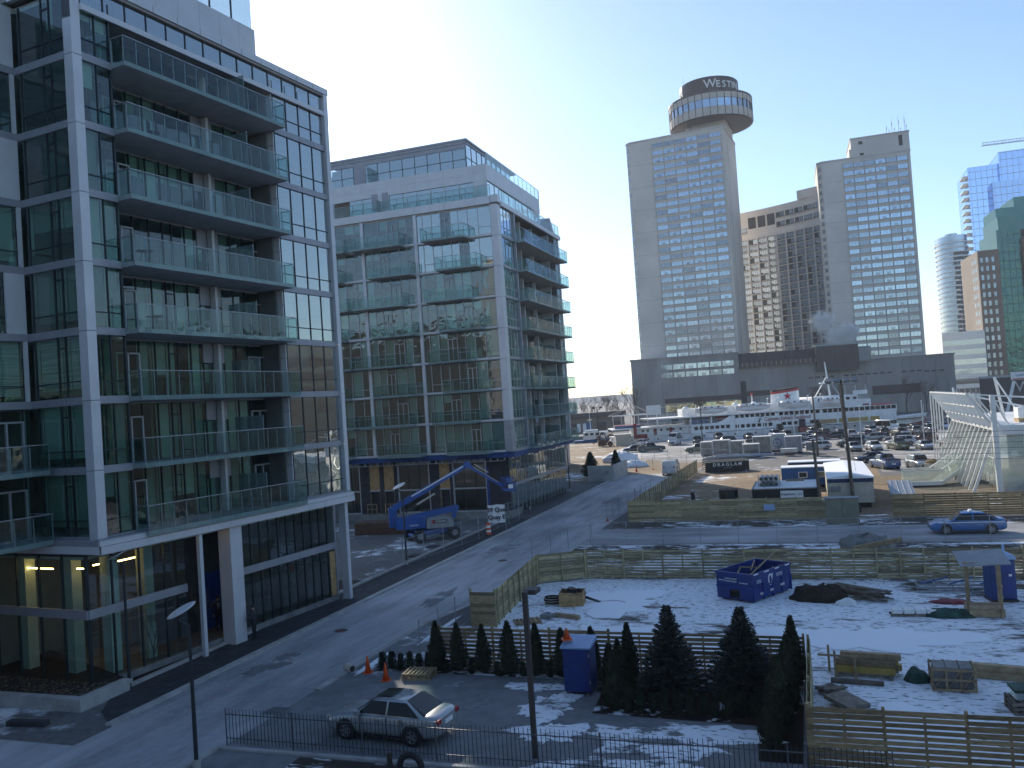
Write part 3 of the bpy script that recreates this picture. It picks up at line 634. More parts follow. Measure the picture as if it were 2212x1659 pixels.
    # ground floor: dark membrane walls, plywood sheets, big shop windows, blue wrap under the slab
    G = Face(B, (1.2, 0), (0, 1), (-1, 0)); GS = Face(B, (0, 1.0), (1, 0), (0, -1))
    MB().box(.1, 22, .15, 20, 6.15, 6.46).build('transfer_slab', 'concrete_dark', B)
    FF.pc('blue_wrap', 'membrane_blue', .1, 19.5, 6.02, 6.52, .0, .2); FS.pc('blue_wrap', 'membrane_blue', .2, 22, 6.0, 6.5, .0, .2); MB().box(.12, 1.2, .1, 19.5, 5.98, 6.05).build('soffit', 'membrane_blue', B)
    for i in range(26): u = .8+i*.72; FF.pc('hanger', 'galv', u, u+.05, 5.75, 6.0, .1, .4)
    FF.pc('track', 'galv', 0.9, 19.4, 5.7, 5.76, .25, .06)
    MB().box(4.5, 21.9, 4.5, 20, 0, 6.1).build('shop_wall', 'core', B)
    for a, b in ((1.0, 3.1), (6.9, 7.2), (8.35, 9.4), (13.0, 13.4), (14.6, 15.05), (16.25, 17.3)): G.pc('membrane_wall', 'membrane', a, b, .8, 5.95, 0, .3)
    G.pc('membrane_strip', 'membrane_blue', 3.0, 3.25, .8, 5.2, .18, .05)
    for a, b in ((7.2, 8.35), (13.4, 14.6), (15.05, 16.25)):
        G.pc('plywood_sheet', 'plywood', a+.02, b-.02, 3.15, 5.9, .05, .05); G.pc('lintel', 'frame_grey', a, b, 3.0, 3.14, .05, .2); G.pc('door_opening', 'core', a+.1, b-.1, .8, 3.0, -.3, .05); G.pc('door_jamb', 'lumber_grey', a, a+.1, .8, 3.0, 0, .2); G.pc('door_jamb', 'lumber_grey', b-.1, b, .8, 3.0, 0, .2)
    for a, b in ((3.25, 6.9), (9.4, 13.0), (17.3, 19.5)):
        n = 3 if b-a > 3 else 2
        for i in range(n): u = a+(b-a)*i/n; G.pane('lobby_glass', u, u+(b-a)/n, .85, 3.0, 0, 'frame_dark', transom=None, mul=.08); G.pane('lobby_glass', u, u+(b-a)/n, 3.1, 5.7, 0, 'frame_dark', mul=.08)
        for c0, c1, e0, e1 in ((a, b, 5.7, 5.9), (a, b, 2.98, 3.12), (a, b, .7, .86), (a-.02, a+.14, .86, 5.7), (b-.14, b+.02, .86, 5.7)): G.pc('shop_frame', 'frame_grey', c0, c1, e0, e1, .04, .16)
    MB().box(1.0, 4.5, .9, 19.5, 0, .72).build('loading_plinth', 'concrete_dark', B)
    for u in (13.3, 15.4):
        for x0, x1, z0, z1 in ((0, .07, .7, 1.75), (.55, .62, .7, 1.75), (1.1, 1.17, .7, 1.75)): G.pc('guard_post', 'lumber', u+x0, u+x1, z0, z1, .35, .07)
        for z in (1.2, 1.7): G.pc('guard_rail', 'lumber', u, u+1.17, z, z+.08, .42, .04)
    for i in range(16):
        u = 1.0+i*1.3
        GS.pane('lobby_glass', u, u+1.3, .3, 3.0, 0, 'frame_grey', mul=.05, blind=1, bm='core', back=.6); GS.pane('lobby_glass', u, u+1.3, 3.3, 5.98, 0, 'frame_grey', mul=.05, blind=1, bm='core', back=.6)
    GS.pc('spandrel', 'grey_panel', .95, 21.9, 3.0, 3.3, .03, .1); GS.pc('membrane_wall', 'membrane', .95, 1.1, .8, 6.0, .05, .3)
    return B
far_block()
# ------------------------------------------------------------------ harbour hotel
def hotel_window_meshes(wd, ht, seed, n=6):
    """window of three lights in a shallow frame; variants differ in which lights are dark or stand open"""
    rnd = random.Random(seed); out_ = []
    for v in range(n):
        mb = MB(); t = .07
        mb.box(-wd/2, wd/2, -.05, .04, -ht/2, -ht/2+t, 1).box(-wd/2, wd/2, -.05, .04, ht/2-t, ht/2, 1)
        for i in range(4): x = -wd/2+i*(wd-t)/3; mb.box(x, x+t, -.05, .04, -ht/2+t, ht/2-t, 1)
        dk = rnd.choice((None, 1, 1, 0, 2, None))
        for i in range(3):
            x = -wd/2+t+i*(wd-t)/3; x1 = x+(wd-t)/3-t; z0 = -ht/2+t
            if i == dk: mb.box(x, x1, 0, .03, z0, z0+ht*.5, 2); mb.box(x, x1, 0, .03, z0+ht*.5, ht/2-t, 0)
            else: mb.box(x, x1, 0, .03, z0, ht/2-t, 2 if v == n-1 else 0)
        out_.append(mb.mesh('hotel_window', ['hotel_pane', 'hotel_band', 'hotel_pane_dark']))
    return out_
def hotel_tower(name, label, loc, rz, wd, dp, H, blank, ncol, nrow, z_top, pitch):
    T = thing(name, label, 'hotel', loc, rz); rnd = random.Random(5)
    ch = 1.6
    MB().ex([(0, ch), (ch, 0), (wd, 0), (wd, dp), (0, dp)], 0, H).build('wall', 'hotel_wall', T)
    MB().ex([(-.15, ch-.1), (ch-.05, -.15), (wd+.15, -.15), (wd+.15, dp+.1), (-.15, dp+.1)], H, H+.7).build('parapet', 'hotel_band', T)
    cw = (wd-.9-blank)/ncol; ms = hotel_window_meshes(cw*.93, 1.62, 2); mc = hotel_window_meshes(1.3, 1.5, 4, 2)
    for r in range(nrow):
        z = z_top-r*pitch
        for c in range(ncol): place('window', rnd.choice(ms) if rnd.random() > .1 else ms[-1], T, (blank+cw*(c+.5), -.05, z-.8))
        piece('sill', T, 'hotel_band', (blank+cw*ncol/2, -.1, z-1.72), (cw*ncol+.2, .2, .14))
        place('window', mc[0], T, (ch/2-.06, ch/2-.06, z-.8), rz=R(-45))
    for c in range(ncol+1): piece('mullion', T, 'hotel_band', (blank+cw*c, -.12, z_top-nrow*pitch/2+.3), (.14, .24, nrow*pitch+.6))
    for k in range(1, 12): piece('panel_joint', T, 'joint', ((blank+ch)/2, -.003, H-k*H/12.5), (blank-ch-.3, .02, .05))
    piece('panel_joint', T, 'joint', (wd+.005, dp*.28, H*.55), (.03, .25, H*.8))
    return T
T1 = hotel_tower('hotel_tower', 'tall brown-grey hotel tower with round rooftop restaurant', (47.7, 314.6, 0), R(-24), 36, 26, 104.6, 10, 6, 31, 103.2, 2.76)
T2 = hotel_tower('hotel_tower', 'hotel tower with antennas on a plain rooftop box', (112.85, 300, 0), R(-18), 30.3, 24, 89.0, 8.5, 6, 25, 87.8, 2.76)
def rotunda():
    c = (30, 12)
    MB().box(24, 36.2, 5, 20, 104.6, 109).build('restaurant_shaft', 'hotel_wall', T1); MB().box(22, 24, 4, 20, 104.7, 107.5).build('plant_room', 'hotel_band', T1)
    piece('louvre', T1, 'core', (29, 4.97, 106), (5, .06, .7))
    MB().lathe([(5, 108.5), (13.5, 108.6), (14.8, 108.8)], 36, c=c).build('restaurant_underside', 'black_paint', T1, smooth=True)
    MB().lathe([(14.4, 108.7), (14.4, 117)], 36, c=c).build('restaurant_inner_wall', 'core', T1)
    MB().lathe([(15.2, 116.8), (15.2, 117.4), (14, 117.7), (10, 117.8)], 36, c=c).build('restaurant_roof', 'brown_metal', T1)
    n = 36
    ms = {}
    for nm, z0, z1, r, m in (('restaurant_panel', 108.8, 111.8, 14.9, 'hotel_band'), ('restaurant_pane', 111.9, 114.7, 14.7, 'hotel_pane'), ('restaurant_panel', 114.8, 116.8, 14.9, 'hotel_band')):
        for i in range(n):
            a = 2*math.pi*(i+.5)/n; piece(nm, T1, m, (c[0]+r*math.cos(a), c[1]+r*math.sin(a), (z0+z1)/2), (.15, 2*math.pi*r/n*.93, z1-z0), a)
    for i in range(n):
        a = 2*math.pi*i/n; piece('restaurant_fin', T1, 'brown_metal', (c[0]+15.0*math.cos(a), c[1]+15.0*math.sin(a), 112.8), (.25, .2, 8.0), a)
    MB().lathe([(10.6, 117.6), (10.6, 123.9), (10.3, 124.2), (.1, 124.2)], 40, c=c).build('sign_drum', 'black_paint', T1, smooth=False)
    MB().box(24.5, 26.5, 10, 12, 124.2, 125.4).box(34, 35.5, 8, 9, 124.2, 125).cyl((22.5, 12, 123), (22.5, 12, 126), .12, .12, 6).cyl((21, 11, 121), (21, 11, 129), .06, .06, 5).build('roof_plant', 'black_paint', T1)
    for word, a0 in (('WESTIN', -50), ('WESTIN', -178)):
        ch_w = {'W': 3.6, 'E': 2.35, 'S': 2.2, 'T': 2.2, 'I': 1.2, 'N': 2.5}; x = 0
        tot = sum(ch_w[k] for k in word)
        for i, k in enumerate(word):
            xc = x+ch_w[k]/2-tot/2; x += ch_w[k]; a = R(a0)+xc/10.9
            o = place('letter', text_mesh(k, 4.3 if i == 0 else 3.4, .1, 'letter_white', bold=.02), T1, (c[0]+10.7*math.cos(a), c[1]+10.7*math.sin(a), 121.3 if i == 0 else 121.0), rot=(R(90), 0, a+R(90)))
rotunda()
def right_tower_top():
    MB().box(11.6, 30.4, .3, 20, 89.5, 96.0).build('rooftop_box', 'hotel_wall', T2); MB().box(11.4, 30.6, .1, 20.2, 96, 96.4).build('rooftop_cap', 'hotel_band', T2)
    for x, z, w_, h_ in ((14.8, 94.4, 1.3, 1.1), (27.6, 93.3, 1.2, 3.6), (15, 90.4, 1.3, .8)): piece('louvre', T2, 'core', (x, .28, z), (w_, .06, h_))
    for x, h_ in ((23.5, 3.2), (24.3, 1.6), (25.2, 5.2), (26, 2.2), (27.4, 5.8), (28, 1.6), (29.3, 6), (29.8, 3)): MB().cyl((x, 1, 96.3), (x, 1, 96.3+h_), .09, .05, 6).box(x-.15, x+.15, .9, 1.1, 96.3+h_*.5, 96.3+h_*.75).build('antenna', 'steel', T2)
    MB().box(10.9, 11.6, 0, 2, 89.5, 92.5).build('roof_hatch', 'hotel_wall', T2)
right_tower_top()
def middle_block():
    a = Vector((90.5, 340)); b = Vector((117.5, 311)); d = (b-a); L = d.length; rz = math.atan2(d.y, d.x)
    T = thing('hotel_block', 'curved middle hotel block with dark recessed windows between the two towers', 'hotel', (a.x, a.y, 0), rz)
    n = 10; sag = 2.2
    prof = [(L*i/n, sag*(1-(2*i/n-1)**2)) for i in range(n+1)]
    MB().ex(prof+[(L, 18), (0, 18)], 0, 81).build('wall', 'hotel_wall', T)
    MB().ex([(L-9.5, .5), (L, .5), (L, 15), (L-9.5, 15)], 81, 84.2).build('roof_step', 'hotel_wall', T)
    W_ = L/n-.5
    ms = []
    for v in range(4):
        mb = MB().box(-W_/2, W_/2, -.02, .06, -1.1, 1.1, 1)
        rr = random.Random(v)
        for i in range(4):
            if rr.random() < .85: mb.box(-W_/2+.12+i*(W_-.2)/4, -W_/2+(W_-.2)/4+.03+i*(W_-.2)/4, -.05, -.01, -.85 if i else -.3, 1.0, 0)
        mb.box(-W_/2, W_/2, -.5, -.03, -1.1, -1.0, 2).box(-W_/2, W_/2, -.5, -.45, -1.0, -.75, 3)
        ms.append(mb.mesh('recessed_window', ['hotel_pane', 'frame_dark', 'hotel_wall', 'frame_dark']))
    rr = random.Random(1)
    def put(i, z, nm='window'):
        x0, y0 = prof[i]; x1, y1 = prof[i+1]
        place(nm, rr.choice(ms), T, ((x0+x1)/2, (y0+y1)/2-.03, z), rz=math.atan2(y1-y0, x1-x0))
    for r in range(21):
        for i in range(n): put(i, 68.5-r*2.42)
    for i in (0, 1, 5, 6, 7, 8, 9):
        put(i, 73.6)
        if i != 1: put(i, 77.2 if i > 4 else 76.3)
    for i in (2, 3, 4):
        x0, y0 = prof[i]; x1, y1 = prof[i+1]; piece('plant_opening', T, 'core', ((x0+x1)/2, (y0+y1)/2-.02, 76.2), (L/n*.8, .06, 4.4), math.atan2(y1-y0, x1-x0))
    for r in range(22): 
        mb = MB()
        for (x0, y0), (x1, y1) in zip(prof, prof[1:]): mb.bar((x0, y0-.25, 69.85-r*2.42), (x1, y1-.25, 69.85-r*2.42), .5, .22)
        mb.build('floor_band', 'hotel_wall', T)
    for i in range(n+1): piece('fin', T, 'hotel_wall', (prof[i][0], prof[i][1]-.25, 44), (.4, .55, 52.5))
middle_block()
def podium():
    T = thing('hotel_podium', 'long dark concrete hotel podium behind the white ship', 'hotel', (42.5, 302, 0), R(-12))
    MB().box(0, 37, 0, 30, 0, 23.6).box(37, 106, 2, 30, 0, 18.2).build('wall', 'podium_wall', T); MB().box(-.4, 37.2, -.3, 30, 23.6, 24.2).box(37.2, 106.3, 1.7, 30, 18.2, 18.7).build('parapet', 'podium_wall', T)
    [MB().box(*b).build('dark_glazing', 'brown_metal', T) for b in ((11, 37, -.2, .0, 8.0, 9.6), (37.2, 50, 1.8, 2, 8.6, 10.4), (80, 95, 1.8, 2, 6.4, 9.4))]
    for i in range(13): piece('glazing_pane', T, 'olive_reflection_pane', (12+i*2.0, -.24, 6.2), (1.9, .08, 2.6))
    MB().box(36.6, 39, 1.6, 2, 0, 14).build('stair_slot', 'core', T)
    for i in range(19):
        x = 60.5+i*2.3
        if i % 8 != 4: piece('slit_window', T, 'core', (x, 1.96, 13.6 if i < 16 else 13.2), (1.5, .12, .45))
    for x in (5, 10.5, 16, 22, 29, 45, 53, 62, 70, 78, 90, 100): piece('panel_joint', T, 'joint', (x, -.01 if x < 37 else 1.99, 9 if x > 37 else 12), (.08, .04, 17))
    for i in range(4): piece('door_opening', T, 'core', (14+i*5, -.03, 1.8), (2.4, .1, 2.6))
    for r, z in enumerate((20.6, 17.8)):
        ms = hotel_window_meshes(3.9, 1.9, 9)
        for c in range(6): place('window', ms[(c+r) % 6], T, (12.4+c*4.2, -.06, z))
    C = thing('hotel_canopy', 'dark ribbed metal roof structure on the hotel podium', 'canopy', (42.5, 302, 0), R(-12))
    MB().add([(36, 1, 19), (74, 1, 18.8), (74, 6, 23.5), (36, 6, 23.8), (36, 12, 18.8), (74, 12, 18.8)], [(0, 1, 2, 3), (0, 3, 4), (1, 5, 2), (3, 2, 5, 4), (0, 4, 5, 1)]).build('sloped_roof', 'brown_metal', C)
    MB().box(36, 76, .2, 1.0, 18.7, 20.2).build('fascia', 'brown_metal', C)
    for i in range(24): piece('rib', C, 'hotel_band', (36.6+i*1.6, .1, 19.5), (.12, .3, 1.5)); seg('rib', C, 'frame_dark', (36.6+i*1.6, .9, 19), (36.6+i*1.6, 5.9, 23.8), .15, .12)
    K = thing('cooling_tower', 'grey louvred cooling box giving off white steam', 'cooling tower', (42.5, 302, 0), R(-12))
    MB().ex([(62.5, -.5), (76, -.5), (76, 9), (62.5, 9)], 15.5, 24).build('housing', 'frame_dark', K); MB().box(62.2, 76.3, -.8, 9.3, 24, 24.5).build('rim', 'galv', K)
    for i in range(9): piece('louvre', K, 'brown_metal', (63.3+i*1.5, -.56, 20), (1.2, .1, 7))
    MB().box(76, 80, 0, 8, 18, 23).build('duct_box', 'grey_hood', K)
podium()
def steam():
    m, t, o = _new('steam')
    v = N(t, 'ShaderNodeVolumePrincipled'); v.inputs['Color'].default_value = (1, 1, 1, 1); v.inputs['Anisotropy'].default_value = 0
    co = coords(t, 'obj'); n = noise(t, co, .5, 8, .68)
    ln = N(t, 'ShaderNodeVectorMath', _operation='LENGTH'); t.links.new(co, ln.inputs[0])
    ma = N(t, 'ShaderNodeMath', _operation='MULTIPLY_ADD'); ma.inputs[1].default_value = -.085; t.links.new(ln.outputs[1], ma.inputs[0]); t.links.new(n, ma.inputs[2])
    mr = N(t, 'ShaderNodeMapRange'); mr.inputs[1].default_value = .14; mr.inputs[2].default_value = .42; mr.inputs[4].default_value = 1.6; t.links.new(ma.outputs[0], mr.inputs[0]); t.links.new(mr.outputs[0], v.inputs['Density']); t.links.new(v.outputs[0], o.inputs['Volume'])
    for i, (x, y, z, r) in enumerate(((111.5, 291, 27.0, 6.2), (107.5, 291, 32.5, 5.6), (116, 291, 28.5, 4.5))):
        mb = MB().lathe([(.01, -r), (r*.5, -r*.85), (r*.87, -r*.5), (r, 0), (r*.87, r*.5), (r*.5, r*.85), (.01, r)], 16)
        o_ = mb.build('steam', m, None, (x, y, z), smooth=True); o_.scale = (1, .6, .9 if i else .75); tag(o_, ('dense white steam puff just above the cooling box', 'upper white steam puff drifting toward the hotel tower', 'thin white steam wisp trailing from the cooling box')[i], 'steam', kind='stuff')
steam()
# ------------------------------------------------------------------ city towers on the right
def condo_round():
    T = thing('round_condo_tower', 'slim rounded condominium tower with white floor bands', 'building', (266, 505, 0), 0)
    rx, ry = 8.2, 12
    el = lambda k=1, n=40: [(rx*k*math.cos(2*math.pi*i/n), ry*k*math.sin(2*math.pi*i/n)) for i in range(n)]
    MB().ex(el(.93), 0, 90).build('glazing', 'condo_pane', T)
    for f in range(31): MB().ex(el(1.0), 3+f*2.85, 3.9+f*2.85 if f % 2 else 3.6+f*2.85).build('floor_band', 'white_paint', T)
    MB().ex(el(.95), 90, 93).ex(el(.4), 93, 95).build('crown', 'condo_pane', T)
    rnd = random.Random(8)
    for f in range(28):
        for s in range(4):
            a = R(-118+s*16+rnd.randint(0, 5)); piece('balcony_recess', T, 'frame_dark', (rx*.99*math.cos(a), ry*.99*math.sin(a), 5.2+f*2.85), (.9, 2.2, 1.7), a)
def blue_tower():
    T = thing('office_tower', 'tall blue glass office tower with stepped top', 'building', (276.5, 500, 0), R(-20))
    vols = ((0, 16, 0, 40, 133), (16, 60, -3, 40, 139), (11, 60, -8, 0, 121))
    for x0, x1, y0, y1, h in vols: MB().box(x0, x1, y0, y1, 0, h).build('curtain_wall', 'blue_pane', T)
    for x0, x1, y0, y1, h in vols:
        for i in range(int(h/4.2)): piece('floor_line', T, 'blind', ((x0+x1)/2, (y0+y1)/2-.05, 4+i*4.2), (x1-x0+.1, y1-y0+.1, .22))
        for i in range(int((x1-x0)/3)): piece('mullion', T, 'frame_grey', (x0+i*3+1, y0-.03, h/2), (.14, .12, h-1))
    for i in range(30): piece('sun_shelf', T, 'white_paint', (-1.5, 6, 6+i*4.2), (3, 14, .3))
    piece('open_bay', T, 'core', (24, -3.05, 112), (2, .1, 2.6))
    C = thing('tower_crane', 'grey tower crane jib above the blue glass tower', 'crane', (300, 505, 139), R(-14))
    jb = MB()
    for z, y in ((0, -1), (0, 1), (1.7, 0)): jb.cyl((-10, y, 8.5+z), (45, y, 8.5+z), .18, .18, 5)
    for i in range(27): x = -10+i*2; jb.cyl((x, -1, 8.5), (x+1, 0, 10.2), .1, .1, 4).cyl((x+1, 0, 10.2), (x+2, 1, 8.5), .1, .1, 4).cyl((x, -1, 8.5), (x+2, -1, 8.5), .1, .1, 4)
    jb.build('jib', 'galv', C); MB().box(19, 21, -1, 1, 0, 9).build('mast', 'galv', C)
def green_block():
    T = thing('office_block', 'brown stone office block with green mirrored glass centre', 'building', (196, 352, 0), R(-16))
    MB().box(0, 8, 0, 30, 0, 62).build('stone_wing', 'brown_stone', T); MB().box(8.1, 17, 2, 30, 0, 70).box(10, 40, 6, 30, 70, 76).build('green_curtain_wall', 'green_pane', T); MB().box(17.1, 40, -1, 30, 0, 66).build('stone_wing', 'brown_stone', T)
    MB().ex([(10, 8), (40, 8), (40, 28), (10, 28)], 76, 80).ex([(17, 8), (40, 8), (40, 28), (17, 28)], 80, 84).build('roof_plant', 'green_pane', T)
    for f in range(16):
        z = 4+f*3.6
        for x in (1.4, 3.4, 5.6): piece('window', T, 'hotel_pane_dark', (x, -.02, z), (1.0, .1, 2.0))
        for x in (19.2, 22, 25, 28): piece('window', T, 'green_pane', (x, -1.03, z), (1.7, .1, 2.2))
        for y in (3, 6, 9): piece('window', T, 'hotel_pane_dark', (-.02, y, z), (.1, 1.6, 2.0))
    for f in range(19): piece('floor_line', T, 'frame_dark', (12.5, 1.98, 3+f*3.6), (8.9, .1, .25))
    for x in (10, 12.2, 14.4): piece('mullion', T, 'frame_dark', (x, 1.97, 35), (.12, .1, 69))
    L = thing('office_block', 'low pale office block with dark window strips beside the brown stone block', 'building', (182, 352, 0), R(-16))
    MB().box(-3, 13, 0, 20, 0, 29).build('wall', 'white_paint', L)
    for i in range(6): piece('window_strip', L, 'condo_pane', (5, -.03, 4.5+i*4), (15.6, .1, 2.2))
    for i in range(8): piece('pilaster', L, 'frame_grey', (-2+i*2, -.1, 3), (.4, .2, 5.5))
    G2 = thing('office_tower', 'grey-blue sloped glass office tower behind the brown stone block', 'building', (226, 400, 0), R(-16))
    MB().ex([(0, 0), (40, 0), (40, 30), (0, 30)], 0, 70).build('curtain_wall', 'condo_pane', G2)
    for i in range(17): piece('floor_line', G2, 'blind', (20, -.05, 4+i*4), (40, .1, .25))
condo_round(); blue_tower(); green_block()
def low_wall_right():
    T = thing('ivy_wall', 'low dark wall with faded hotel name lettering', 'wall', (147, 268, 0), R(-14))
    MB().box(0, 60, 0, 1, 0, 9.5).build('wall_panel', 'brown_metal', T); MB().box(0, 60, -.2, 1.2, 9.5, 10.2).build('coping', 'galv', T)
    text('lettering', T, 'WESTIN', 4.6, (18, -.06, 6.2), 0, 'hotel_band', .05)
low_wall_right()
# hidden neighbours: the block whose shadow crosses the lane, two added for darker reflections, and the block the picture was taken from
def plain_block(label, loc, rz, boxes, side='grey_panel', win='hotel_pane_dark'):
    T = thing('condominium_building', label, 'building', loc, rz)
    for x0, x1, y0, y1, h in boxes:
        MB().box(x0, x1, y0, y1, 0, h).build('wall', side, T)
        for i in range(int(h/3)-1):
            piece('window_strip', T, win, ((x0+x1)/2, (y0+y1)/2, 4.2+i*3), (x1-x0-1.2, y1-y0+.1, 1.7)); piece('window_strip', T, win, ((x0+x1)/2, (y0+y1)/2, 4.2+i*3), (x1-x0+.1, y1-y0-1.2, 1.7))
    return T
plain_block('grey condominium block standing behind the unfinished block, casting the lane shadow', (-32, 140, 0), R(-6), ((0, 40, 0, 16, 40.5), (-16, 28, 2, 16, 51)))  # block inferred from the lane shadow; taller step added to shade the yard
plain_block('unseen dark condominium block behind the viewpoint, reflected in the facing glass', (-16, -22, 0), R(-19), ((0, 34, 0, 14, 15), (-58, -4, -16, 0, 30)), 'frame_dark', 'core')  # unseen; left wing and dark colours added to darken glass reflections

plain_block('unseen dark block added to darken reflections in the unfinished block', (-175, -30, 0), R(-19), ((0, 85, 0, 20, 34),), 'frame_dark', 'core')  # put in out of view to darken the unfinished block's panes
plain_block('unseen dark block added to darken reflections in the near block', (84, 62, 0), R(-19), ((0, 20, 0, 60, 26),), 'frame_dark', 'core')  # added out of view so the near block's lower panes reflect dark
# ------------------------------------------------------------------ slatted wooden fences
def slat_fence(label, a, b, h=1.75, n=10, sec=2.4, m='wood_fence', gap=.022, group=None, double=False, post_side=-1, seed=0):
    """posts and boards in the thing's own frame: x along the run, y across"""
    A = W(*a); Bv = W(*b); d = Bv-A; L = d.length
    T = thing('slat_fence', label, 'fence', (A.x, A.y, 0), math.atan2(d.y, d.x), group); rnd = random.Random(seed)
    ns = max(1, round(L/sec)); s = L/ns; bh = (h-.06)/n
    for i in range(ns+1): piece('post', T, m, (min(max(i*s, .045), L-.045), post_side*.06, h/2+.03), (.09, .09, h+.06))
    for i in range(ns):
        piece('stile', T, m, (i*s+s/2, post_side*.045, h/2), (.07, .05, h-.1))
        for k in range(n):
            z = .06+bh*(k+.5)+rnd.uniform(-.006, .006)
            piece('board', T, m, (i*s+s/2, .015 if not double else .02, z), (s-.012, .024, bh-gap*rnd.choice((.5, 1, 1, 1.3))), rot=(rnd.uniform(-.02, .02), rnd.uniform(-.005, .005), rnd.uniform(-.003, .003)))
            if double and k < n-1: piece('board', T, m, (i*s+s/2, post_side*.125, z+bh/2), (s-.012, .022, bh*.8))
    return T
slat_fence('long slatted wooden fence behind the blue dumpster', (-13.6, 51.3), (22, 51.2), m='wood_fence', gap=.05, seed=1)
slat_fence('short slatted fence turning the corner beside the lane cone', (-16.3, 49.8), (-13.62, 51.3), gap=.012, seed=2)
slat_fence('slatted wooden fence alongside the lane ending at the leaning gate boards', (-15.5, 40.4), (-16.32, 49.7), gap=.008, seed=3)
slat_fence('slatted wooden fence behind the row of small cedars', (-15.6, 33.42), (-.72, 33.42), m='wood_fence_warm', gap=.055, seed=4, post_side=1)
slat_fence('slatted wooden return fence between tall cedars and the lumber pile', (-.66, 33.4), (-.66, 26.2), m='wood_fence', gap=.015, seed=5, double=True, post_side=1)
slat_fence('slatted wooden fence in front of the open snow patch', (-.7, 26.1), (14, 26.1), m='wood_fence_warm', gap=.045, seed=6, sec=2.0, post_side=1)
slat_fence('slatted wooden fence with small blue notice in front of the walking man', (-15.6, 74.4), (.9, 74.1), h=1.85, gap=.026, seed=7, post_side=1)
slat_fence('slatted wooden fence with gaps beside the white van and lane', (-15.5, 74.6), (-15.0, 119), h=1.8, n=7, gap=.06, seed=8, post_side=-1)
slat_fence('brown slatted fence behind the blue taxi', (5.9, 74.6), (24, 74.4), h=1.85, m='wood_fence_warm', gap=.03, seed=9, post_side=1)
def notices():
    o = MB().box(-.45, .45, -.02, .02, 0, .5).build('notice_board', 'roof_blue', None, W(-3.6, 74.0, .85), SITE); tag(o, 'small pale blue notice fixed on the slatted fence', 'sign')
notices()
def gate_boards():
    T = thing('plank_gate', 'leaning plank gate at the end of the lane fence', 'gate', W(-16.7, 39.85), SITE)
    for i in range(2): piece('post', T, 'wood_fence', (.02+i*1.28, .06, .95), (.1, .1, 1.9))
    for k in range(9): piece('board', T, 'wood_fence_warm', (.65, 0, .14+k*.19), (1.3, .025, .178))
gate_boards()
# ------------------------------------------------------------------ wire fences
def wiremat():
    m, t, o = _new('wire_mesh'); co = coords(t, 'obj')
    sx = N(t, 'ShaderNodeSeparateXYZ'); t.links.new(co, sx.inputs[0]); fs = []
    for op in ('ADD', 'SUBTRACT'):
        a = N(t, 'ShaderNodeMath', _operation=op); t.links.new(sx.outputs[0], a.inputs[0]); t.links.new(sx.outputs[2], a.inputs[1])
        s = N(t, 'ShaderNodeMath', _operation='MULTIPLY'); s.inputs[1].default_value = 1/.085; t.links.new(a.outputs[0], s.inputs[0])
        f = N(t, 'ShaderNodeMath', _operation='FRACT'); t.links.new(s.outputs[0], f.inputs[0])
        l = N(t, 'ShaderNodeMath', _operation='LESS_THAN'); l.inputs[1].default_value = .065; t.links.new(f.outputs[0], l.inputs[0]); fs.append(l.outputs[0])
    mx = N(t, 'ShaderNodeMath', _operation='MAXIMUM'); t.links.new(fs[0], mx.inputs[0]); t.links.new(fs[1], mx.inputs[1])
    tr = N(t, 'ShaderNodeBsdfTransparent'); b = N(t, 'ShaderNodeBsdfPrincipled', Roughness=.5, Metallic=.5); b.inputs['Base Color'].default_value = (.25, .27, .29, 1)
    ms = N(t, 'ShaderNodeMixShader'); t.links.new(mx.outputs[0], ms.inputs[0]); t.links.new(tr.outputs[0], ms.inputs[1]); t.links.new(b.outputs[0], ms.inputs[2]); t.links.new(ms.outputs[0], o.inputs[0])
wiremat()
def wire_fence(label, pts, h=1.9, sec=2.75, rails=True, feet=False, lean=0, group=None, broken=False):
    A = W(*pts[0]); T = thing('wire_fence', label, 'fence', (A.x, A.y, 0), SITE, group); rnd = random.Random(len(label))
    P = [Vector((p-pts[0][0], q-pts[0][1], 0)) for p, q in pts]
    for a, b in zip(P, P[1:]):
        d = b-a; L = d.length; n = max(1, round(L/sec)); rz = math.atan2(d.y, d.x)
        for i in range(n+1):
            c = a+d*(i/n); tl = Vector((rnd.uniform(-.05, .05), rnd.uniform(-.05, .05), 0))
            MB().cyl(c, c+tl+Vector((0, 0, h+.05)), .028, .028, 6).build('post', 'galv', T)
            if feet: MB().box(-.35, .35, -.12, .12, 0, .12).build('foot', 'orange', T, c+Vector((0, 0, .01)), rz+1.57)
        if rails:
            MB().cyl(a+Vector((0, 0, h)), b+Vector((0, 0, h)), .016, .016, 5).build('rail', 'galv', T); MB().cyl(a+Vector((0, 0, .12)), b+Vector((0, 0, .12)), .012, .012, 5).build('rail', 'galv', T)
        o = MB().add([(0, 0, .1), (L, 0, .1), (L, 0, h), (0, 0, h)], [(0, 1, 2, 3)]).build('mesh', 'wire_mesh', T, a, rz); o['kind'] = 'stuff'
    return T
wire_fence('chain link fence along the cross street opposite the taxi', [(-16.0, 62.6), (24, 62.9)], h=1.75)
wire_fence('chain link fence bending round the lane corner above the yard', [(-19.3, 58), (-17.6, 61.6), (-16.1, 62.5)], h=1.6, sec=2.2)
wire_fence('chain link fence leaning at the lane corner by the slatted fence', [(-17.6, 74.6), (-17.4, 79), (-16.8, 84), (-16.6, 92)], h=1.9, sec=2.4)
wire_fence('chain link fence in front of the blue boom lift', [(-28.0, 50.5), (-28.0, 55), (-26.6, 66.2), (-27.0, 71.9)], h=1.9)
wire_fence('portable wire fence panel beside the address banner', [(-27.0, 71.9), (-26.5, 76.6)], h=2.0, sec=2.4)
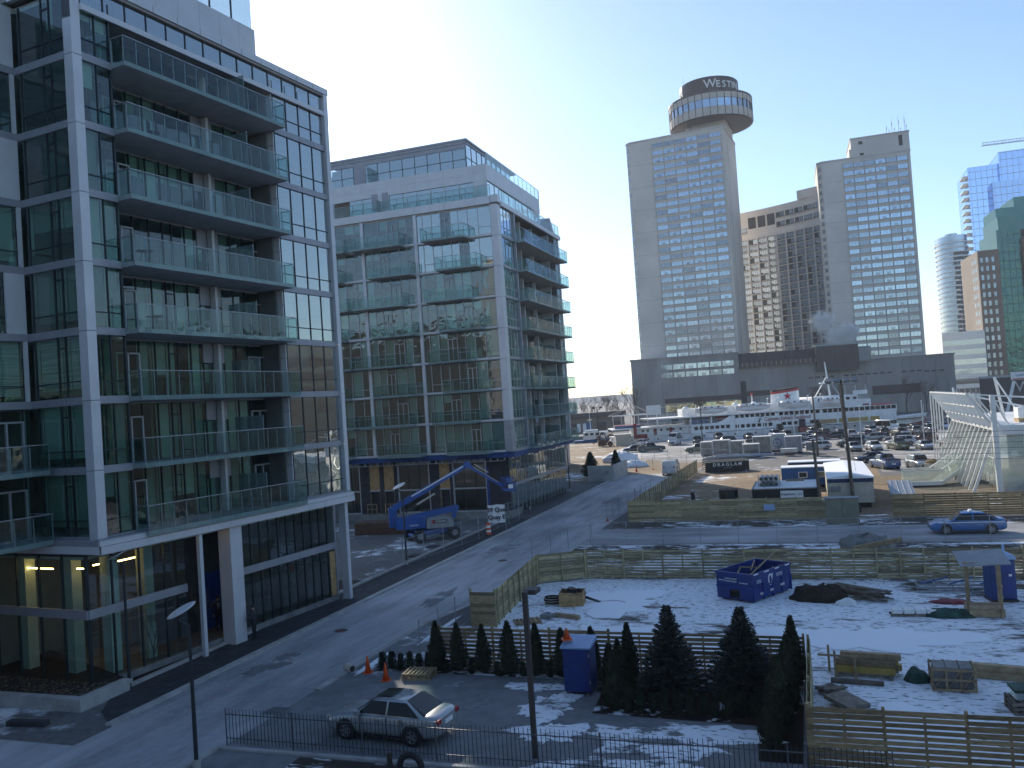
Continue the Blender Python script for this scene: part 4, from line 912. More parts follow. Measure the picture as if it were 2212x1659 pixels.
wire_fence('portable wire fence with orange feet across the sunlit lane end', [(-25, 127), (-20, 128), (-15.5, 132), (-12, 139)], h=1.8, sec=2.6, feet=True)
wire_fence('wire fence edging the parking lot near the green van', [(-28, 148), (-19, 149), (-12.5, 140.5)], h=1.6, sec=2.4)
wire_fence('thin wire fence beside the lane hedge', [(-17.0, 34.5), (-17.2, 41.0)], h=1.7, sec=2.2)
mat('iron', (.13, .14, .16), .5, .3, var=.1)
def picket_fence():
    T = thing('picket_fence', 'grey iron picket fence in front of the silver sedan', 'fence', W(-19.55, 24.4), SITE)
    L = 21.0; n = 150; rnd = random.Random(4)
    me = MB().cyl((0, 0, .1), (0, 0, 1.28), .013, .010, 5).mesh('picket', 'frame_dark')
    for i in range(n+1): place('picket', me, T, (i*L/n, 0, rnd.uniform(-.01, .01)), rot=(rnd.uniform(-.01, .01), rnd.uniform(-.008, .008), 0))
    for z in (.28, 1.08): MB().bar((0, .012, z), (L, .012, z), .02, .03).build('rail', 'iron', T)
    for i in range(9): MB().box(i*L/8-.016, i*L/8+.016, -.016, .016, 0, 1.28).build('post', 'iron', T)
    kerb('kerb', [(-19.7, 24.15), (3, 24.3)], .18, .08); kerb('kerb', [(-19.75, 12), (-19.75, 24.2)], .2, .1)
    sheet('lawn_bed', 'verge', [(-16.4, 12), (4, 12), (4, 24.0), (-16.4, 24.0)], .022)
picket_fence()
# ------------------------------------------------------------------ evergreens
def quads(mb, pts, rnd, ln, wd, up=.6, mi=0):
    for (p, out_) in pts:
        d = (out_*(1-up)+Vector((0, 0, up))+Vector((rnd.uniform(-.4, .4), rnd.uniform(-.4, .4), rnd.uniform(-.3, .3)))).normalized()
        s = d.cross(Vector((rnd.uniform(-1, 1), rnd.uniform(-1, 1), rnd.uniform(-1, 1)))).normalized()*wd*rnd.uniform(.6, 1.3); l = d*ln*rnd.uniform(.6, 1.4)
        mb.add([p-s*.5, p+l*.45-s, p+l, p+l*.45+s], [(0, 1, 2, 3)], mi)
groundmat('bed_snow', (.018, .012, .010), (.055, .035, .025), SNOW, .42, .04, .9, gscale=9, bump=1.2)
def cedar_meshes():
    out_ = []
    for v in range(4):
        rnd = random.Random(20+v); mb = MB(); pts = []
        lobes = [(rnd.uniform(0, 6.28), rnd.uniform(.05, .16)) for _ in range(5)]
        for i in range(3400):
            t = rnd.random()**1.25; z = .06+t*.93; r = .17*min(1, (1-t)**.78*1.3+.012)*(.72+.28*min(1, t*6))
            a = rnd.uniform(0, 6.283); r *= 1+sum(w_*math.cos(3*(a-f)+z*7) for f, w_ in lobes)*.8
            rr = r*rnd.uniform(.55, 1.05)
            pts.append((Vector((rr*math.cos(a), rr*math.sin(a), z)), Vector((math.cos(a), math.sin(a), .3))))
        quads(mb, pts, rnd, .05, .011, .72)
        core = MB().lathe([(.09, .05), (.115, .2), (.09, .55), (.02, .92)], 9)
        stem = MB().cyl((0, 0, -.02), (0, 0, .9), .012, .004, 6)
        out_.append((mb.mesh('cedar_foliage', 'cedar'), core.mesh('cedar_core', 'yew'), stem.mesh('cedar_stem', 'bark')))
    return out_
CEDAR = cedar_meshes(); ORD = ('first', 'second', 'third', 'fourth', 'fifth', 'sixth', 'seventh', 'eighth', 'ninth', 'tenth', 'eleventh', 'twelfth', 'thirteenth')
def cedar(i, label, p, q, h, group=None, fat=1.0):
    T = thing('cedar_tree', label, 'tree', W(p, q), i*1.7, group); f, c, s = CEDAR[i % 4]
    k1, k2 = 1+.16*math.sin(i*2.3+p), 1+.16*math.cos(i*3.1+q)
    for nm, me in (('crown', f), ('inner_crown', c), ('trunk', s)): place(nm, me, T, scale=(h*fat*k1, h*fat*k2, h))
for i, (p, h) in enumerate(((-15.55, 2.05), (-14.55, 2.0), (-13.4, 2.0), (-12.25, 2.15), (-11.05, 2.1), (-9.95, 1.95), (-8.7, 2.05))):
    cedar(i, 'small columnar cedar, %s from the lane in the slatted fence row' % ORD[i], p, 33.05-.05*i, h, 'small cedars along the slatted fence', 1.05)
for i, (p, q, h) in enumerate(((-7.15, 32.3, 2.35), (-7.35, 31.4, 2.0), (-7.45, 30.4, 2.1), (-7.25, 29.75, 1.75))): cedar(i+2, 'columnar cedar beside the blue cabinet, %s from the slatted fence in its clump' % ORD[i], p, q, h, 'cedars clumped beside the blue cabinet', .98)
for i, (p, q, h) in enumerate(((-1.15, 32.7, 2.6), (-1.3, 31.2, 2.35), (-1.35, 29.9, 2.45), (-1.55, 28.2, 2.5), (-1.7, 26.8, 2.2))): cedar(i+1, 'tall columnar cedar along the return fence, %s from the fence corner' % ORD[i], p, q, h, 'tall cedars beside the return fence', .9)
def spruce_mesh(seed):
    rnd = random.Random(seed); mb = MB(); H_ = 1.0; pts = []; z = .08
    while z < .985:
        t = z; Rr = .34*(1-t)**.95+.006; nb = max(4, int(9*(1-t)+4)); a0 = rnd.uniform(0, 6.28)
        for b in range(nb):
            a = a0+2*math.pi*b/nb+rnd.uniform(-.2, .2); ln = Rr*rnd.uniform(.75, 1.12); n = max(4, int(ln/.0125))
            dv = Vector((math.cos(a), math.sin(a), 0)); sd = Vector((-math.sin(a), math.cos(a), 0))
            for k in range(n):
                s = (k+.6)/n; p = dv*ln*s+Vector((0, 0, z-.035*math.sin(s*2.6)*ln/.29+.03*s*s))
                spread = .035*(1-s*.55)*min(1, ln/.1)
                for side in (-1, 1):
                    pts.append((p, (dv*.75+sd*side*.8+Vector((0, 0, .22))).normalized()))
                    pts.append((p+sd*side*spread*.7, (dv*.8+sd*side*.5+Vector((0, 0, .3))).normalized()))
                if rnd.random() < .5: pts.append((p, (dv*.5+Vector((0, 0, .9))).normalized()))
        z += .021+.012*(1-t)
    for p, o in pts:
        d = (o+Vector((rnd.uniform(-.25, .25), rnd.uniform(-.25, .25), rnd.uniform(-.2, .2)))).normalized(); l = d*rnd.uniform(.022, .04)
        s = d.cross(Vector((rnd.uniform(-1, 1), rnd.uniform(-1, 1), rnd.uniform(-1, 1)))).normalized()*.0065
        mb.add([p-s, p+l*.5-s*1.4, p+l, p+l*.5+s*1.4], [(0, 1, 2, 3)])
    for k in range(10): a = k*.628*2; mb.add([Vector((0, 0, .97)), Vector((.012*math.cos(a), .012*math.sin(a), .985)), Vector((0, 0, 1.02))], [(0, 1, 2)])
    tr = MB().cyl((0, 0, -.01), (0, 0, 1.0), .018, .002, 7)
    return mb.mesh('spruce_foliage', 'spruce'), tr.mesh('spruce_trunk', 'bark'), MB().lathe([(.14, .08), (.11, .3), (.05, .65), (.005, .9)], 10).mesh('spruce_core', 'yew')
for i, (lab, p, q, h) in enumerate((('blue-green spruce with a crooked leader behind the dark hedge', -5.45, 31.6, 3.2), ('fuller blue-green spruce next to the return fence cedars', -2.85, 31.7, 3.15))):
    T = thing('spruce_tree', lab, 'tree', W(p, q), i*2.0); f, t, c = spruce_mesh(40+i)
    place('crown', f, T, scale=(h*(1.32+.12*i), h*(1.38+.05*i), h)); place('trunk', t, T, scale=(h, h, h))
def shrub_meshes():
    r = []
    for v in range(4):
        rnd = random.Random(60+v); mb = MB(); pts = []
        for i in range(900):
            a = rnd.uniform(0, 6.283); z = rnd.random(); rr = .38*(1-.5*z**3)*(.8+.3*math.sin(3*a+v))*rnd.uniform(.4, 1.05)
            pts.append((Vector((rr*math.cos(a), rr*math.sin(a), .05+z*.9)), Vector((math.cos(a), math.sin(a), .5))))
        quads(mb, pts, rnd, .13, .03, .7); r.append((mb.mesh('shrub_foliage', 'yew'), MB().lathe([(.2, .0), (.25, .4), (.12, .8)], 8).mesh('shrub_core', 'yew')))
    return r
SHRUB = shrub_meshes()
def shrub(i, label, p, q, h, group, w_=1):
    T = thing('yew_shrub', label, 'shrub', W(p, q), i*2.1, group); f, c = SHRUB[i % 4]; place('crown', f, T, scale=(h*w_, h*w_, h)); place('stems', c, T, scale=(h*w_, h*w_, h))
rs = random.Random(9)
for i in range(13): shrub(i, 'clipped dark yew in the hedge before the spruces, %s from the cabinet end' % ORD[i], -7.1+i*.43, 29.6+rs.uniform(-.06, .06), rs.uniform(.62, .85), 'yew hedge before the spruces', .72)
for i in range(8): shrub(i, 'loose dark yew behind the hedge, %s counting from the cabinet side' % ORD[i], -6.8+i*.66+rs.uniform(-.2, .2), 30.5+rs.uniform(-.3, .4), rs.uniform(.5, .75), 'loose yews around the spruces', .8)
for i in range(7): shrub(i, 'low dark yew between the small cedars, %s from the lane' % ORD[i], -15.0+i*1.13, 32.8, rs.uniform(.55, .72), 'yews between the small cedars', .8)
for i in range(6): shrub(i, 'low dark yew in the short hedge, %s from the lane cones' % ORD[i], -18.1+i*.42, 33.0+i*.03, rs.uniform(.62, .8), 'yew hedge ending at the lane cones', .75)
sheet('hedge_bed', 'bed_snow', [(-7.9, 29.2), (-2.3, 28.95), (-2.1, 26.2), (-.85, 26.2), (-.85, 33.3), (-18.5, 33.3), (-18.5, 32.65), (-8.1, 32.6)], .03)
def bare_tree(label, loc, h, seed, group=None, m='twig', spread=.55, levels=5, th=.02):
    T = thing('bare_tree', label, 'tree', loc, seed, group); rnd = random.Random(seed)
    trunk = MB(); tw = MB(); kids_n = 3
    def grow(p, d, l, r, lv):
        e = p+d*l; (trunk if lv < 2 else tw).cyl(p, e, r, r*.7, 5 if lv < 3 else 3, 0, False)
        if lv >= levels: return
        for k in range(3 if lv < 4 or rnd.random() < .45 else 2):
            nd = (d+Vector((rnd.uniform(-1, 1), rnd.uniform(-1, 1), rnd.uniform(-.3, .6)))*spread).normalized(); grow(p+d*l*rnd.uniform(.55, 1), nd, l*rnd.uniform(.6, .82), r*.62, lv+1)
    grow(Vector((0, 0, 0)), Vector((0, 0, 1)), h*.3, h*th, 0)
    trunk.build('trunk', 'bark', T); tw.build('crown', m, T)
    return T
for i, (p, q, h) in enumerate(((-29.0, 31.5, 3.4), (-28.9, 34.5, 3.8), (-28.7, 39.5, 3.0), (-28.7, 42.5, 3.6), (-28.6, 46, 3.8))): bare_tree('thin leafless shrub in the lobby bed, %s from the concrete planter' % ORD[i], W(p, q, .05), h, 70+i, 'leafless shrubs along the lobby', 'twig', .42, 5, .012)
# ------------------------------------------------------------------ street lamps
def disc_lamp(label, p, q, h, ang, group='disc street lamps along the lane'):
    T = thing('street_lamp', label, 'street lamp', W(p, q), ang, group)
    MB().cyl((0, 0, 0), (0, 0, .35), .13, .13, 10).build('base', 'concrete', T); MB().cyl((0, 0, .3), (0, 0, h-.5), .075, .05, 10).build('pole', 'frame_dark', T)
    MB().cyl((0, 0, h-.5), (-.35, 0, h-.25), .035, .03, 6).build('bracket', 'frame_dark', T)
    MB().lathe([(.03, -.03), (.45, .0), (.5, .03), (.42, .06), (.03, .09)], 20).build('disc_head', 'white_panel', T, (-.2, 0, h), rot=(R(8), R(-24), 0), smooth=True)
    MB().cyl((0, 0, 0), (.0, 0, .1), .1, .09, 10).build('lamp_housing', 'frame_dark', T, (-.25, 0, h-.14))
for i, (p, q) in enumerate(((-28.35, 29.3), (-28.35, 43.8), (-28.0, 55.5), (-28.2, 85), (-28.2, 101))):
    disc_lamp(('disc-headed street lamp beside the concrete planter', 'disc-headed street lamp beside the glass lobby wall', 'disc-headed street lamp in front of the boom lift', 'disc-headed street lamp before the mirrored shop windows', 'disc-headed street lamp beside the low grey wall')[i], p, q, 5.7, SITE+.5, None)
disc_lamp('disc-headed street lamp rising beside the iron picket fence end', -19.25, 22.5, 5.1, SITE+.4, None)
def box_lamp():
    T = thing('street_lamp', 'square bronze lamp post in front of the blue cabinet', 'street lamp', W(-8.75, 25.3), SITE)
    MB().box(-.075, .075, -.075, .075, 0, 5.15).build('pole', 'brown_metal', T); MB().box(-.02, .02, .07, .35, 5.0, 5.12).build('arm', 'brown_metal', T); MB().box(-.16, .26, .3, .85, 4.98, 5.14).build('lamp_head', 'brown_metal', T, bevel=.03)
box_lamp()
# ------------------------------------------------------------------ small things of the yard and forecourt
def cone(label, loc, h=.72, group=None, lying=False):
    T = thing('traffic_cone', label, 'traffic cone', loc, 0, group)
    MB().lathe([(.14, .03), (.03, h), (.025, h+.005)], 14).build('body', 'orange', T, smooth=True); MB().box(-.2, .2, -.2, .2, 0, .035).build('base', 'orange', T)
cone('orange traffic cone next to the lying pipe end', W(-18.5, 32.4)); cone('orange traffic cone on the forecourt near the pallet', W(-17.2, 31.55)); cone('orange traffic cone on top of the blue cabinet', W(-9.25, 31.3, 1.98), .42); cone('orange traffic cone behind the corner of the lane fence', W(-16.9, 51.2), .5); cone('orange traffic cone at the sunlit lane end', W(-24.3, 124), .8); cone('orange traffic cone at the chain link corner', W(-17.7, 75.2), .35)
o = MB().cyl((0, 0, .17), (.5, .1, .17), .17, .17, 14).cyl((-.01, 0, .17), (.52, .1, .17), .13, .13, 14, 1).build('pipe_end', ['beige', 'core'], None, W(-19.2, 32.3), SITE+2.4); tag(o, 'short tan pipe lying beside the orange cone', 'pipe')
def pallet(label, loc, rz, w_=1.2, d_=1.0, n=7, m='lumber', group=None, layers=1):
    T = thing('pallet', label, 'pallet', loc, rz, group)
    for L_ in range(layers):
        z0 = L_*.15
        for y in (-d_/2+.05, 0, d_/2-.05): piece('stringer', T, m, (0, y, z0+.06), (w_, .09, .09))
        for i in range(n): piece('board', T, m, (-w_/2+.05+i*(w_-.1)/(n-1), 0, z0+.12), (.1, d_, .022))
        for i in (0, n//2, n-1): piece('board', T, m, (-w_/2+.05+i*(w_-.1)/(n-1), 0, z0+.012), (.1, d_, .022))
    return T
pallet('pair of stacked wooden pallets on the forecourt beside the hedge', W(-15.95, 32.15), SITE+.1, layers=2); pallet('weathered wooden pallet on the snow beside concrete blocks', W(-14.1, 40.9), SITE+.5, 1.3, 1.0)
def drain():
    T = thing('storm_drain', 'iron drain grate in the lane', 'drain', W(-19.75, 27.6, .022), SITE)
    MB().box(-.45, .45, -.35, .35, 0, .012).build('pit', 'core', T)
    for i in range(11): piece('bar', T, 'steel', (-.4+i*.08, 0, .02), (.03, .6, .02))
    MB().box(-.47, -.43, -.37, .37, 0, .03).box(.43, .47, -.37, .37, 0, .03).box(-.43, .43, -.37, -.33, 0, .03).box(-.43, .43, .33, .37, 0, .03).build('frame', 'steel', T)
drain()
for i, (p, q) in enumerate(((-23.4, 38.5), (-21.2, 57))):
    T = thing('manhole_cover', ('round iron manhole cover in the lane beside the glass lobby', 'round iron manhole cover in the lane beside the boom lift fence')[i], 'manhole', W(p, q, .022), 0); MB().cyl((0, 0, 0), (0, 0, .012), .36, .36, 20).build('ring', 'concrete_dark', T); MB().cyl((0, 0, .008), (0, 0, .02), .3, .3, 20).build('lid', 'rust', T)
def cabinet():
    T = thing('blue_cabinet', 'tall blue site cabinet with pale sloping roof on the forecourt', 'cabinet', W(-8.85, 31.45), SITE)
    MB().box(-.52, .52, -.5, .5, .12, 1.78).build('body', 'blue_paint', T, bevel=.02)
    MB().add([(-.58, -.58, 1.80), (.58, -.58, 1.80), (.58, .58, 1.98), (-.58, .58, 1.98), (-.58, -.58, 1.74), (.58, -.58, 1.74), (.58, .58, 1.8), (-.58, .58, 1.8)], [(0, 1, 2, 3), (4, 7, 6, 5), (0, 4, 5, 1), (1, 5, 6, 2), (2, 6, 7, 3), (3, 7, 4, 0)]).build('roof', 'roof_blue', T)
    piece('door', T, 'blue_paint', (0, -.512, .95), (.9, .025, 1.5)); piece('door_label', T, 'toilet_blue', (.02, -.53, 1.1), (.4, .01, .1)); piece('hinge', T, 'steel', (.5, -.52, 1.5), (.03, .03, .14)); piece('hinge', T, 'steel', (.5, -.52, .5), (.03, .03, .14))
    for x in (-.4, .4): piece('skid', T, 'lumber_grey', (x, 0, .06), (.1, 1.05, .12))
cabinet()
def tire():
    T = thing('old_tyre', 'half-buried old tyre standing behind the picket fence', 'tyre', W(-12.05, 23.3, .02), SITE)
    rings = [[((.36+.1*math.cos(b))*math.cos(a), .1*math.sin(b), .3+(.36+.1*math.cos(b))*math.sin(a)) for b in [2*math.pi*k/8 for k in range(8)]] for a in [2*math.pi*i/24 for i in range(25)]]
    MB().loft(rings, cap=False).build('tread', 'black_rubber', T, smooth=True); piece('post', T, 'bark', (-.75, .1, .3), (.12, .12, .62))
tire()
def planter():
    T = thing('concrete_planter', 'low concrete planter wall at the lobby corner filled with dry leaves', 'planter', W(-27.85, 26.2), SITE)
    MB().ex([(0, 0), (0, 2.6), (-.35, 2.6), (-.35, .35), (-9, .35), (-9, 0)], 0, .55).build('wall', 'concrete', T, bevel=.02)
    MB().ex([(-.36, .36), (-.36, 2.9), (-9, 6.5), (-9, .36)], 0, .42).build('soil', 'mulch', T)
    rnd = random.Random(3); mb = MB()
    for i in range(900):
        x = rnd.uniform(-8.5, -.45); y = rnd.uniform(.4, 2.2); z = .43+rnd.random()*.03; s = rnd.uniform(.03, .08); a = rnd.uniform(0, 6.3)
        mb.add([(x+s*math.cos(a+k*1.57), y+s*.7*math.sin(a+k*1.57), z+rnd.uniform(0, .04)) for k in range(4)], [(0, 1, 2, 3)])
    o = mb.build('dry_leaves', 'stone_bits', T); o['kind'] = 'stuff'
planter()
o = MB().box(-.85, .85, -.16, .16, 0, .2).box(-.8, -.6, -.17, .17, .02, .18).build('timber_block', 'membrane', None, W(-28.9, 24.7, .02), SITE+.12, bevel=.02); tag(o, 'dark timber block lying on the pavement before the planter', 'timber')
def lid(T, pts, m, z): pass
def plywood_crate():
    T = thing('plywood_crate', 'open plywood crate heaped with black cable on the snow', 'crate', W(-12.75, 44.7), SITE+.12)
    for nm, c, s in (('panel', (0, -.55, .38), (1.3, .03, .75)), ('panel', (0, .55, .38), (1.3, .03, .75)), ('panel', (-.64, 0, .38), (.03, 1.07, .72)), ('panel', (.64, 0, .38), (.03, 1.07, .78)), ('base', (0, 0, .03), (1.25, 1.05, .05))): piece(nm, T, 'plywood', c, s)
    C = thing('cable_heap', 'tangled black cable spilling out of the plywood crate', 'cable', W(-12.75, 44.7, .3), SITE); rnd = random.Random(5)
    for k in range(14):
        c0 = Vector((rnd.uniform(-.35, .35), rnd.uniform(-.3, .3), .25+rnd.random()*.3)); r = rnd.uniform(.18, .38); ph = rnd.uniform(0, 6)
        MB().path([c0+Vector((r*math.cos(ph+a*.5), r*.8*math.sin(ph+a*.5), .1*math.sin(a*.9+k))) for a in range(14)], .02, 5).build('loop', 'black_rubber', C)
    for k in range(5): MB().path([Vector((.6+s*.22, .3+.25*math.sin(s*.6+k)*s*.12+k*.07, .0-.28*min(1, s/4)+.01*k)) for s in range(11)], .02, 5).build('loop', 'black_rubber', C)
    B = thing('cable_spool', 'grey bundle of coiled hose beside the plywood crate', 'hose', W(-13.9, 44.7), SITE); 
    for k in range(9): MB().path([Vector((.42*math.cos(a*.45)+.03*math.sin(k), .34*math.sin(a*.45), .06+k*.045)) for a in range(15)], .025, 5).build('coil', 'black_rubber' if k % 3 else 'beige', B)
    o = MB().box(-.5, .5, -.35, .35, 0, .06).build('sheet_stack', 'white_paint', None, W(-14.1, 46.0, .12), SITE+.3, bevel=.01); tag(o, 'pale sheets laid behind the coiled hose', 'sheets')
    for i, (p, q, s) in enumerate(((-13.35, 41.7, .3), (-13.1, 42.0, .26), (-13.5, 42.2, .24))): o = MB().box(-s, s, -s*.5, s*.5, 0, s*.7).build('concrete_block', 'concrete_dark', None, W(p, q, .01), SITE+i*.6, bevel=.02); tag(o, 'broken concrete block on the snow beside the weathered pallet', 'block', 'concrete blocks beside the weathered pallet')
    o = MB().box(-.75, .75, -.12, .12, 0, .2).build('timber_beam', 'lumber', None, W(-12.3, 41.9, .01), SITE-.35); tag(o, 'short timber beam end on the snow near the concrete blocks', 'timber')
plywood_crate()
def dumpster():
    d = W(-1.48, 48.7)-W(-3.31, 45.46); rz = math.atan2(d.y, d.x)
    T = thing('dumpster', 'open blue roll-off dumpster with white alpha letter and wood scraps', 'dumpster', W(-3.35, 45.35), rz)
    L, w_, h = 3.75, 2.15, 1.42
    mb = MB(); t = .06
    mb.box(0, L, 0, t, .12, h).box(0, L, w_-t, w_, .12, h).box(L-t, L, t, w_-t, .12, h).box(0, t, t, w_-t, .62, h).box(0, t, t, w_*.36, .12, .62).box(0, t, w_*.64, w_-t, .12, .62)
    mb.box(.05, L-.05, .06, w_-.06, .12, .18); mb.build('body', 'blue_paint', T)
    MB().box(.3, .36, w_*.36, w_*.64, .15, .62).box(0, .3, w_*.36-.03, w_*.36, .12, .62).box(0, .3, w_*.64, w_*.64+.03, .12, .62).build('hook_recess', 'core', T)
    MB().box(-.04, L+.04, -.05, .02, h-.02, h+.09).box(-.04, L+.04, w_-.02, w_+.05, h-.02, h+.09).box(-.05, .05, .02, w_-.02, h-.02, h+.09).box(L-.05, L+.05, .02, w_-.02, h-.02, h+.09).build('rim', 'blue_paint', T)
    MB().box(-.04, L+.02, -.035, 0, .72, .8).box(-.05, 0, 0, w_, .68, .8).build('belt_rail', 'blue_paint', T)
    for i in range(5): piece('rib', T, 'blue_paint', (.12+i*(L-.2)/4, -.03, .5), (.09, .06, .85))
    MB().box(.07, L-.07, .07, w_-.07, .5, .55).build('liner_floor', 'rust', T)
    for y in (.2, w_-.2): MB().cyl((.3, y-.05, .11), (.3, y+.05, .11), .11, .11, 10).build('roller', 'steel', T); MB().cyl((L-.3, y-.05, .11), (L-.3, y+.05, .11), .11, .11, 10).build('roller', 'steel', T)
    text('lettering', T, 'α', 1.05, (1.75, -.012, 1.0), 0, sx=.75)
    for s, x, z, sz in (('416', .75, .4, .2), ('848', 1.72, .42, .2), ('4848', 2.75, .52, .2), ('DISPOSAL', .65, 1.08, .085), ('416 848 4848', .65, .98, .075), ('ALPHA WASTE', 2.6, 1.15, .09), ('& RECYCLING', 2.6, 1.05, .09)): text('lettering', T, s, sz, (x, -.07 if z < .6 else -.012, z))
    for s, y, z, sz in (('ALPHA WASTE', 1.25, 1.16, .11), ('& RECYCLING', 1.25, 1.03, .11), ('416 848 4848', .5, 1.0, .09), ('DISPOSAL', 1.8, 1.05, .09)): text('lettering', T, s, sz, (-.012, y, z), R(-90))
    for i in range(4): piece('rim_sticker', T, 'letter_white', (.35+i*1.0, -.056, h+.035), (.42, .01, .06))
    rnd = random.Random(8); S_ = thing('scrap_lumber', 'long thin wood offcuts lying in the blue dumpster', 'lumber', W(-3.35, 45.35), rz)
    for a, b in (((.3, .6, 1.1), (3.9, 1.0, 1.95)), ((.4, 1.3, 1.0), (1.3, 1.5, 1.5)), ((1.2, 1.5, 1.55), (2.4, 1.0, 1.35)), ((.3, 1.6, 1.4), (1.2, .7, 1.2)), ((1.8, 1.2, 1.3), (3.0, 1.7, 1.6)), ((.5, .5, 1.15), (1.9, .4, 1.2)), ((2.2, .5, 1.1), (3.4, .8, 1.25))): seg('offcut', S_, 'lumber', a, b, .06, .05)
    MB().box(.15, 1.6, .15, 1.9, .55, .95).build('rubbish_bed', 'lumber_grey', S_)
dumpster()
def heap(name, label, cat, loc, rx, ry, h, m, seed=0, rz=0, n=26):
    rnd = random.Random(seed); mb = MB(); rings = []
    for j in range(8):
        t = j/7*math.pi/2*.97; rings.append([Vector((rx*math.cos(t)*math.cos(2*math.pi*i/n), ry*math.cos(t)*math.sin(2*math.pi*i/n), h*math.sin(t))) for i in range(n)])
    rings = [[p+Vector((mnoise.noise(p*2.1+Vector((seed, 0, 0)))*rx*.25, mnoise.noise(p*2.3+Vector((0, seed, 0)))*ry*.25, mnoise.noise(p*2.7+Vector((0, 0, seed)))*h*.35*(1 if p.z > .02 else 0))) for p in r] for r in rings]
    return tag(mb.loft(rings).build(name, m, None, loc, rz, smooth=True), label, cat)
heap('sand_pile', 'dark soil heap between the dumpster and the broken planks', 'soil', W(-.1, 46.6, -.03), 1.5, .9, .75, 'mulch', 1, SITE)
heap('soil_pile', 'grey-brown soil mound with timber on the verge beyond the fence', 'soil', W(3.0, 60.6, -.03), 1.7, 1.3, 1.05, 'concrete_dark', 2, SITE)
heap('snow_pile', 'dirty white snow heap beside the low grey wall', 'snow', W(-31, 145, -.05), 3.2, 2.0, 1.7, 'snow_solid', 3); heap('snow_pile', 'white snow heap near the portable wire fence', 'snow', W(-26.5, 133.5, -.05), 2.2, 1.4, 1.1, 'snow_solid', 4)
o = MB().box(-1.6, 1.6, -.13, .13, 0, .26).build('timber_beam', 'lumber', None, W(3.6, 59.5, .42), 0, rot=(0, R(-7), SITE+.35)); tag(o, 'squared yellow timber lying across the soil mound', 'timber')
def plank_pile(label, loc, rz, n, L, w_, seed, m='lumber_grey', h=.5):
    T = thing('plank_pile', label, 'lumber', loc, rz); rnd = random.Random(seed)
    for i in range(n):
        a = Vector((rnd.uniform(-L/2, -L/4), rnd.uniform(-w_/2, w_/2), rnd.uniform(.05, h))); b = Vector((rnd.uniform(L/4, L/2), rnd.uniform(-w_/2, w_/2), rnd.uniform(.04, h*.7)))
        seg('plank', T, m, a, b, rnd.uniform(.09, .2), .035)
    return T
plank_pile('jumbled heap of broken grey planks beside the soil heap', W(2.0, 46.6), SITE-.25, 26, 2.8, .9, 1, h=.8); plank_pile('scatter of thin sticks by the return fence', W(.1, 32.5), SITE+1.0, 12, 1.1, .7, 2, h=.25)
heap('foam_scrap', 'crumpled white foam wrap before the broken planks', 'foam', W(1.1, 45.4, -.02), .5, .3, .35, 'white_paint', 44, SITE, 18)
def steel_frames():
    T = thing('steel_frames', 'blue-grey steel frames lying flat on the snow by the shelter', 'frame', W(4.7, 48.1, .1), SITE)
    for k in range(3):
        for a, b in (((0, k*.3, k*.1), (4.2, k*.3, k*.1)), ((0, k*.3+.9, k*.1), (4.2, k*.3+.9, k*.1))): seg('tube', T, 'steel', a, b, .06, .06)
        for i in range(6): seg('tube', T, 'steel', (i*.84, k*.3, k*.1), (i*.84, k*.3+.9, k*.1+.02), .05, .05)
    for i in range(3): seg('tube', T, 'lift_blue', (.1+i*1.4, .4, .3), (1.5+i*1.2, .9, .55), .06, .06)
steel_frames()
def tarp(label, loc, rx, ry, h, seed, m='tarp_green'): return heap('tarpaulin', label, 'tarpaulin', loc, rx, ry, h, m, seed, SITE, 34)
tarp('crumpled dark green tarpaulin beside the timber shelter', W(5.4, 43.5, -.02), 1.2, .45, .42, 5); tarp('dark green tarpaulin bundle beside the lumber stack', W(3.1, 34.2, -.02), .5, .42, .5, 6); tarp('dark red sheet lying under the steel frames', W(5.9, 46.2, -.02), 1.0, .5, .2, 7, 'red_dark')
def sandbags():
    T = thing('paver_pallet', 'pallet of white-wrapped pavers beside the green tarpaulin', 'pallet', W(4.0, 43.6), SITE+.05)
    for i in range(4): MB().box(-.24, .24, -.3, .3, 0, .22).build('bag', 'white_paint', T, (-.75+i*.5, 0, .12), bevel=.06)
    for y in (-.25, .25): piece('stringer', T, 'lumber_grey', (0, y, .06), (2.1, .1, .1))
sandbags()
def shelter():
    T = thing('timber_shelter', 'small open timber shelter with sloping roof and plank floor', 'shelter', W(7.0, 44.1), SITE)
    for x, y in ((-.75, -.6), (.6, -.75), (.75, .6), (-.5, .7)): piece('post', T, 'lumber', (x, y, 1.25), (.1, .1, 2.5))
    for i in range(8): piece('floor_board', T, 'lumber', (0, -.6+i*.17, .36), (1.4, .16, .04))
    for y in (-.72, .68): piece('skirt', T, 'lumber', (0, y, .2), (1.45, .04, .3))
    for x in (-.7, .7): piece('skirt', T, 'lumber', (x, 0, .2), (.04, 1.3, .3))
    for z in (.9, 1.4): seg('rail', T, 'lumber', (.68, -.7, z), (.72, .62, z+.12), .04, .1)
    MB().box(-1.0, 1.05, -1.0, 1.0, 0, .05).build('roof', 'grey_hood', T, (0, 0, 2.55), rot=(R(9), R(-3), 0)); piece('plate', T, 'lumber', (0, -.66, 2.44), (1.7, .09, .1)); piece('plate', T, 'lumber', (0, .62, 2.58), (1.7, .09, .1))
shelter()
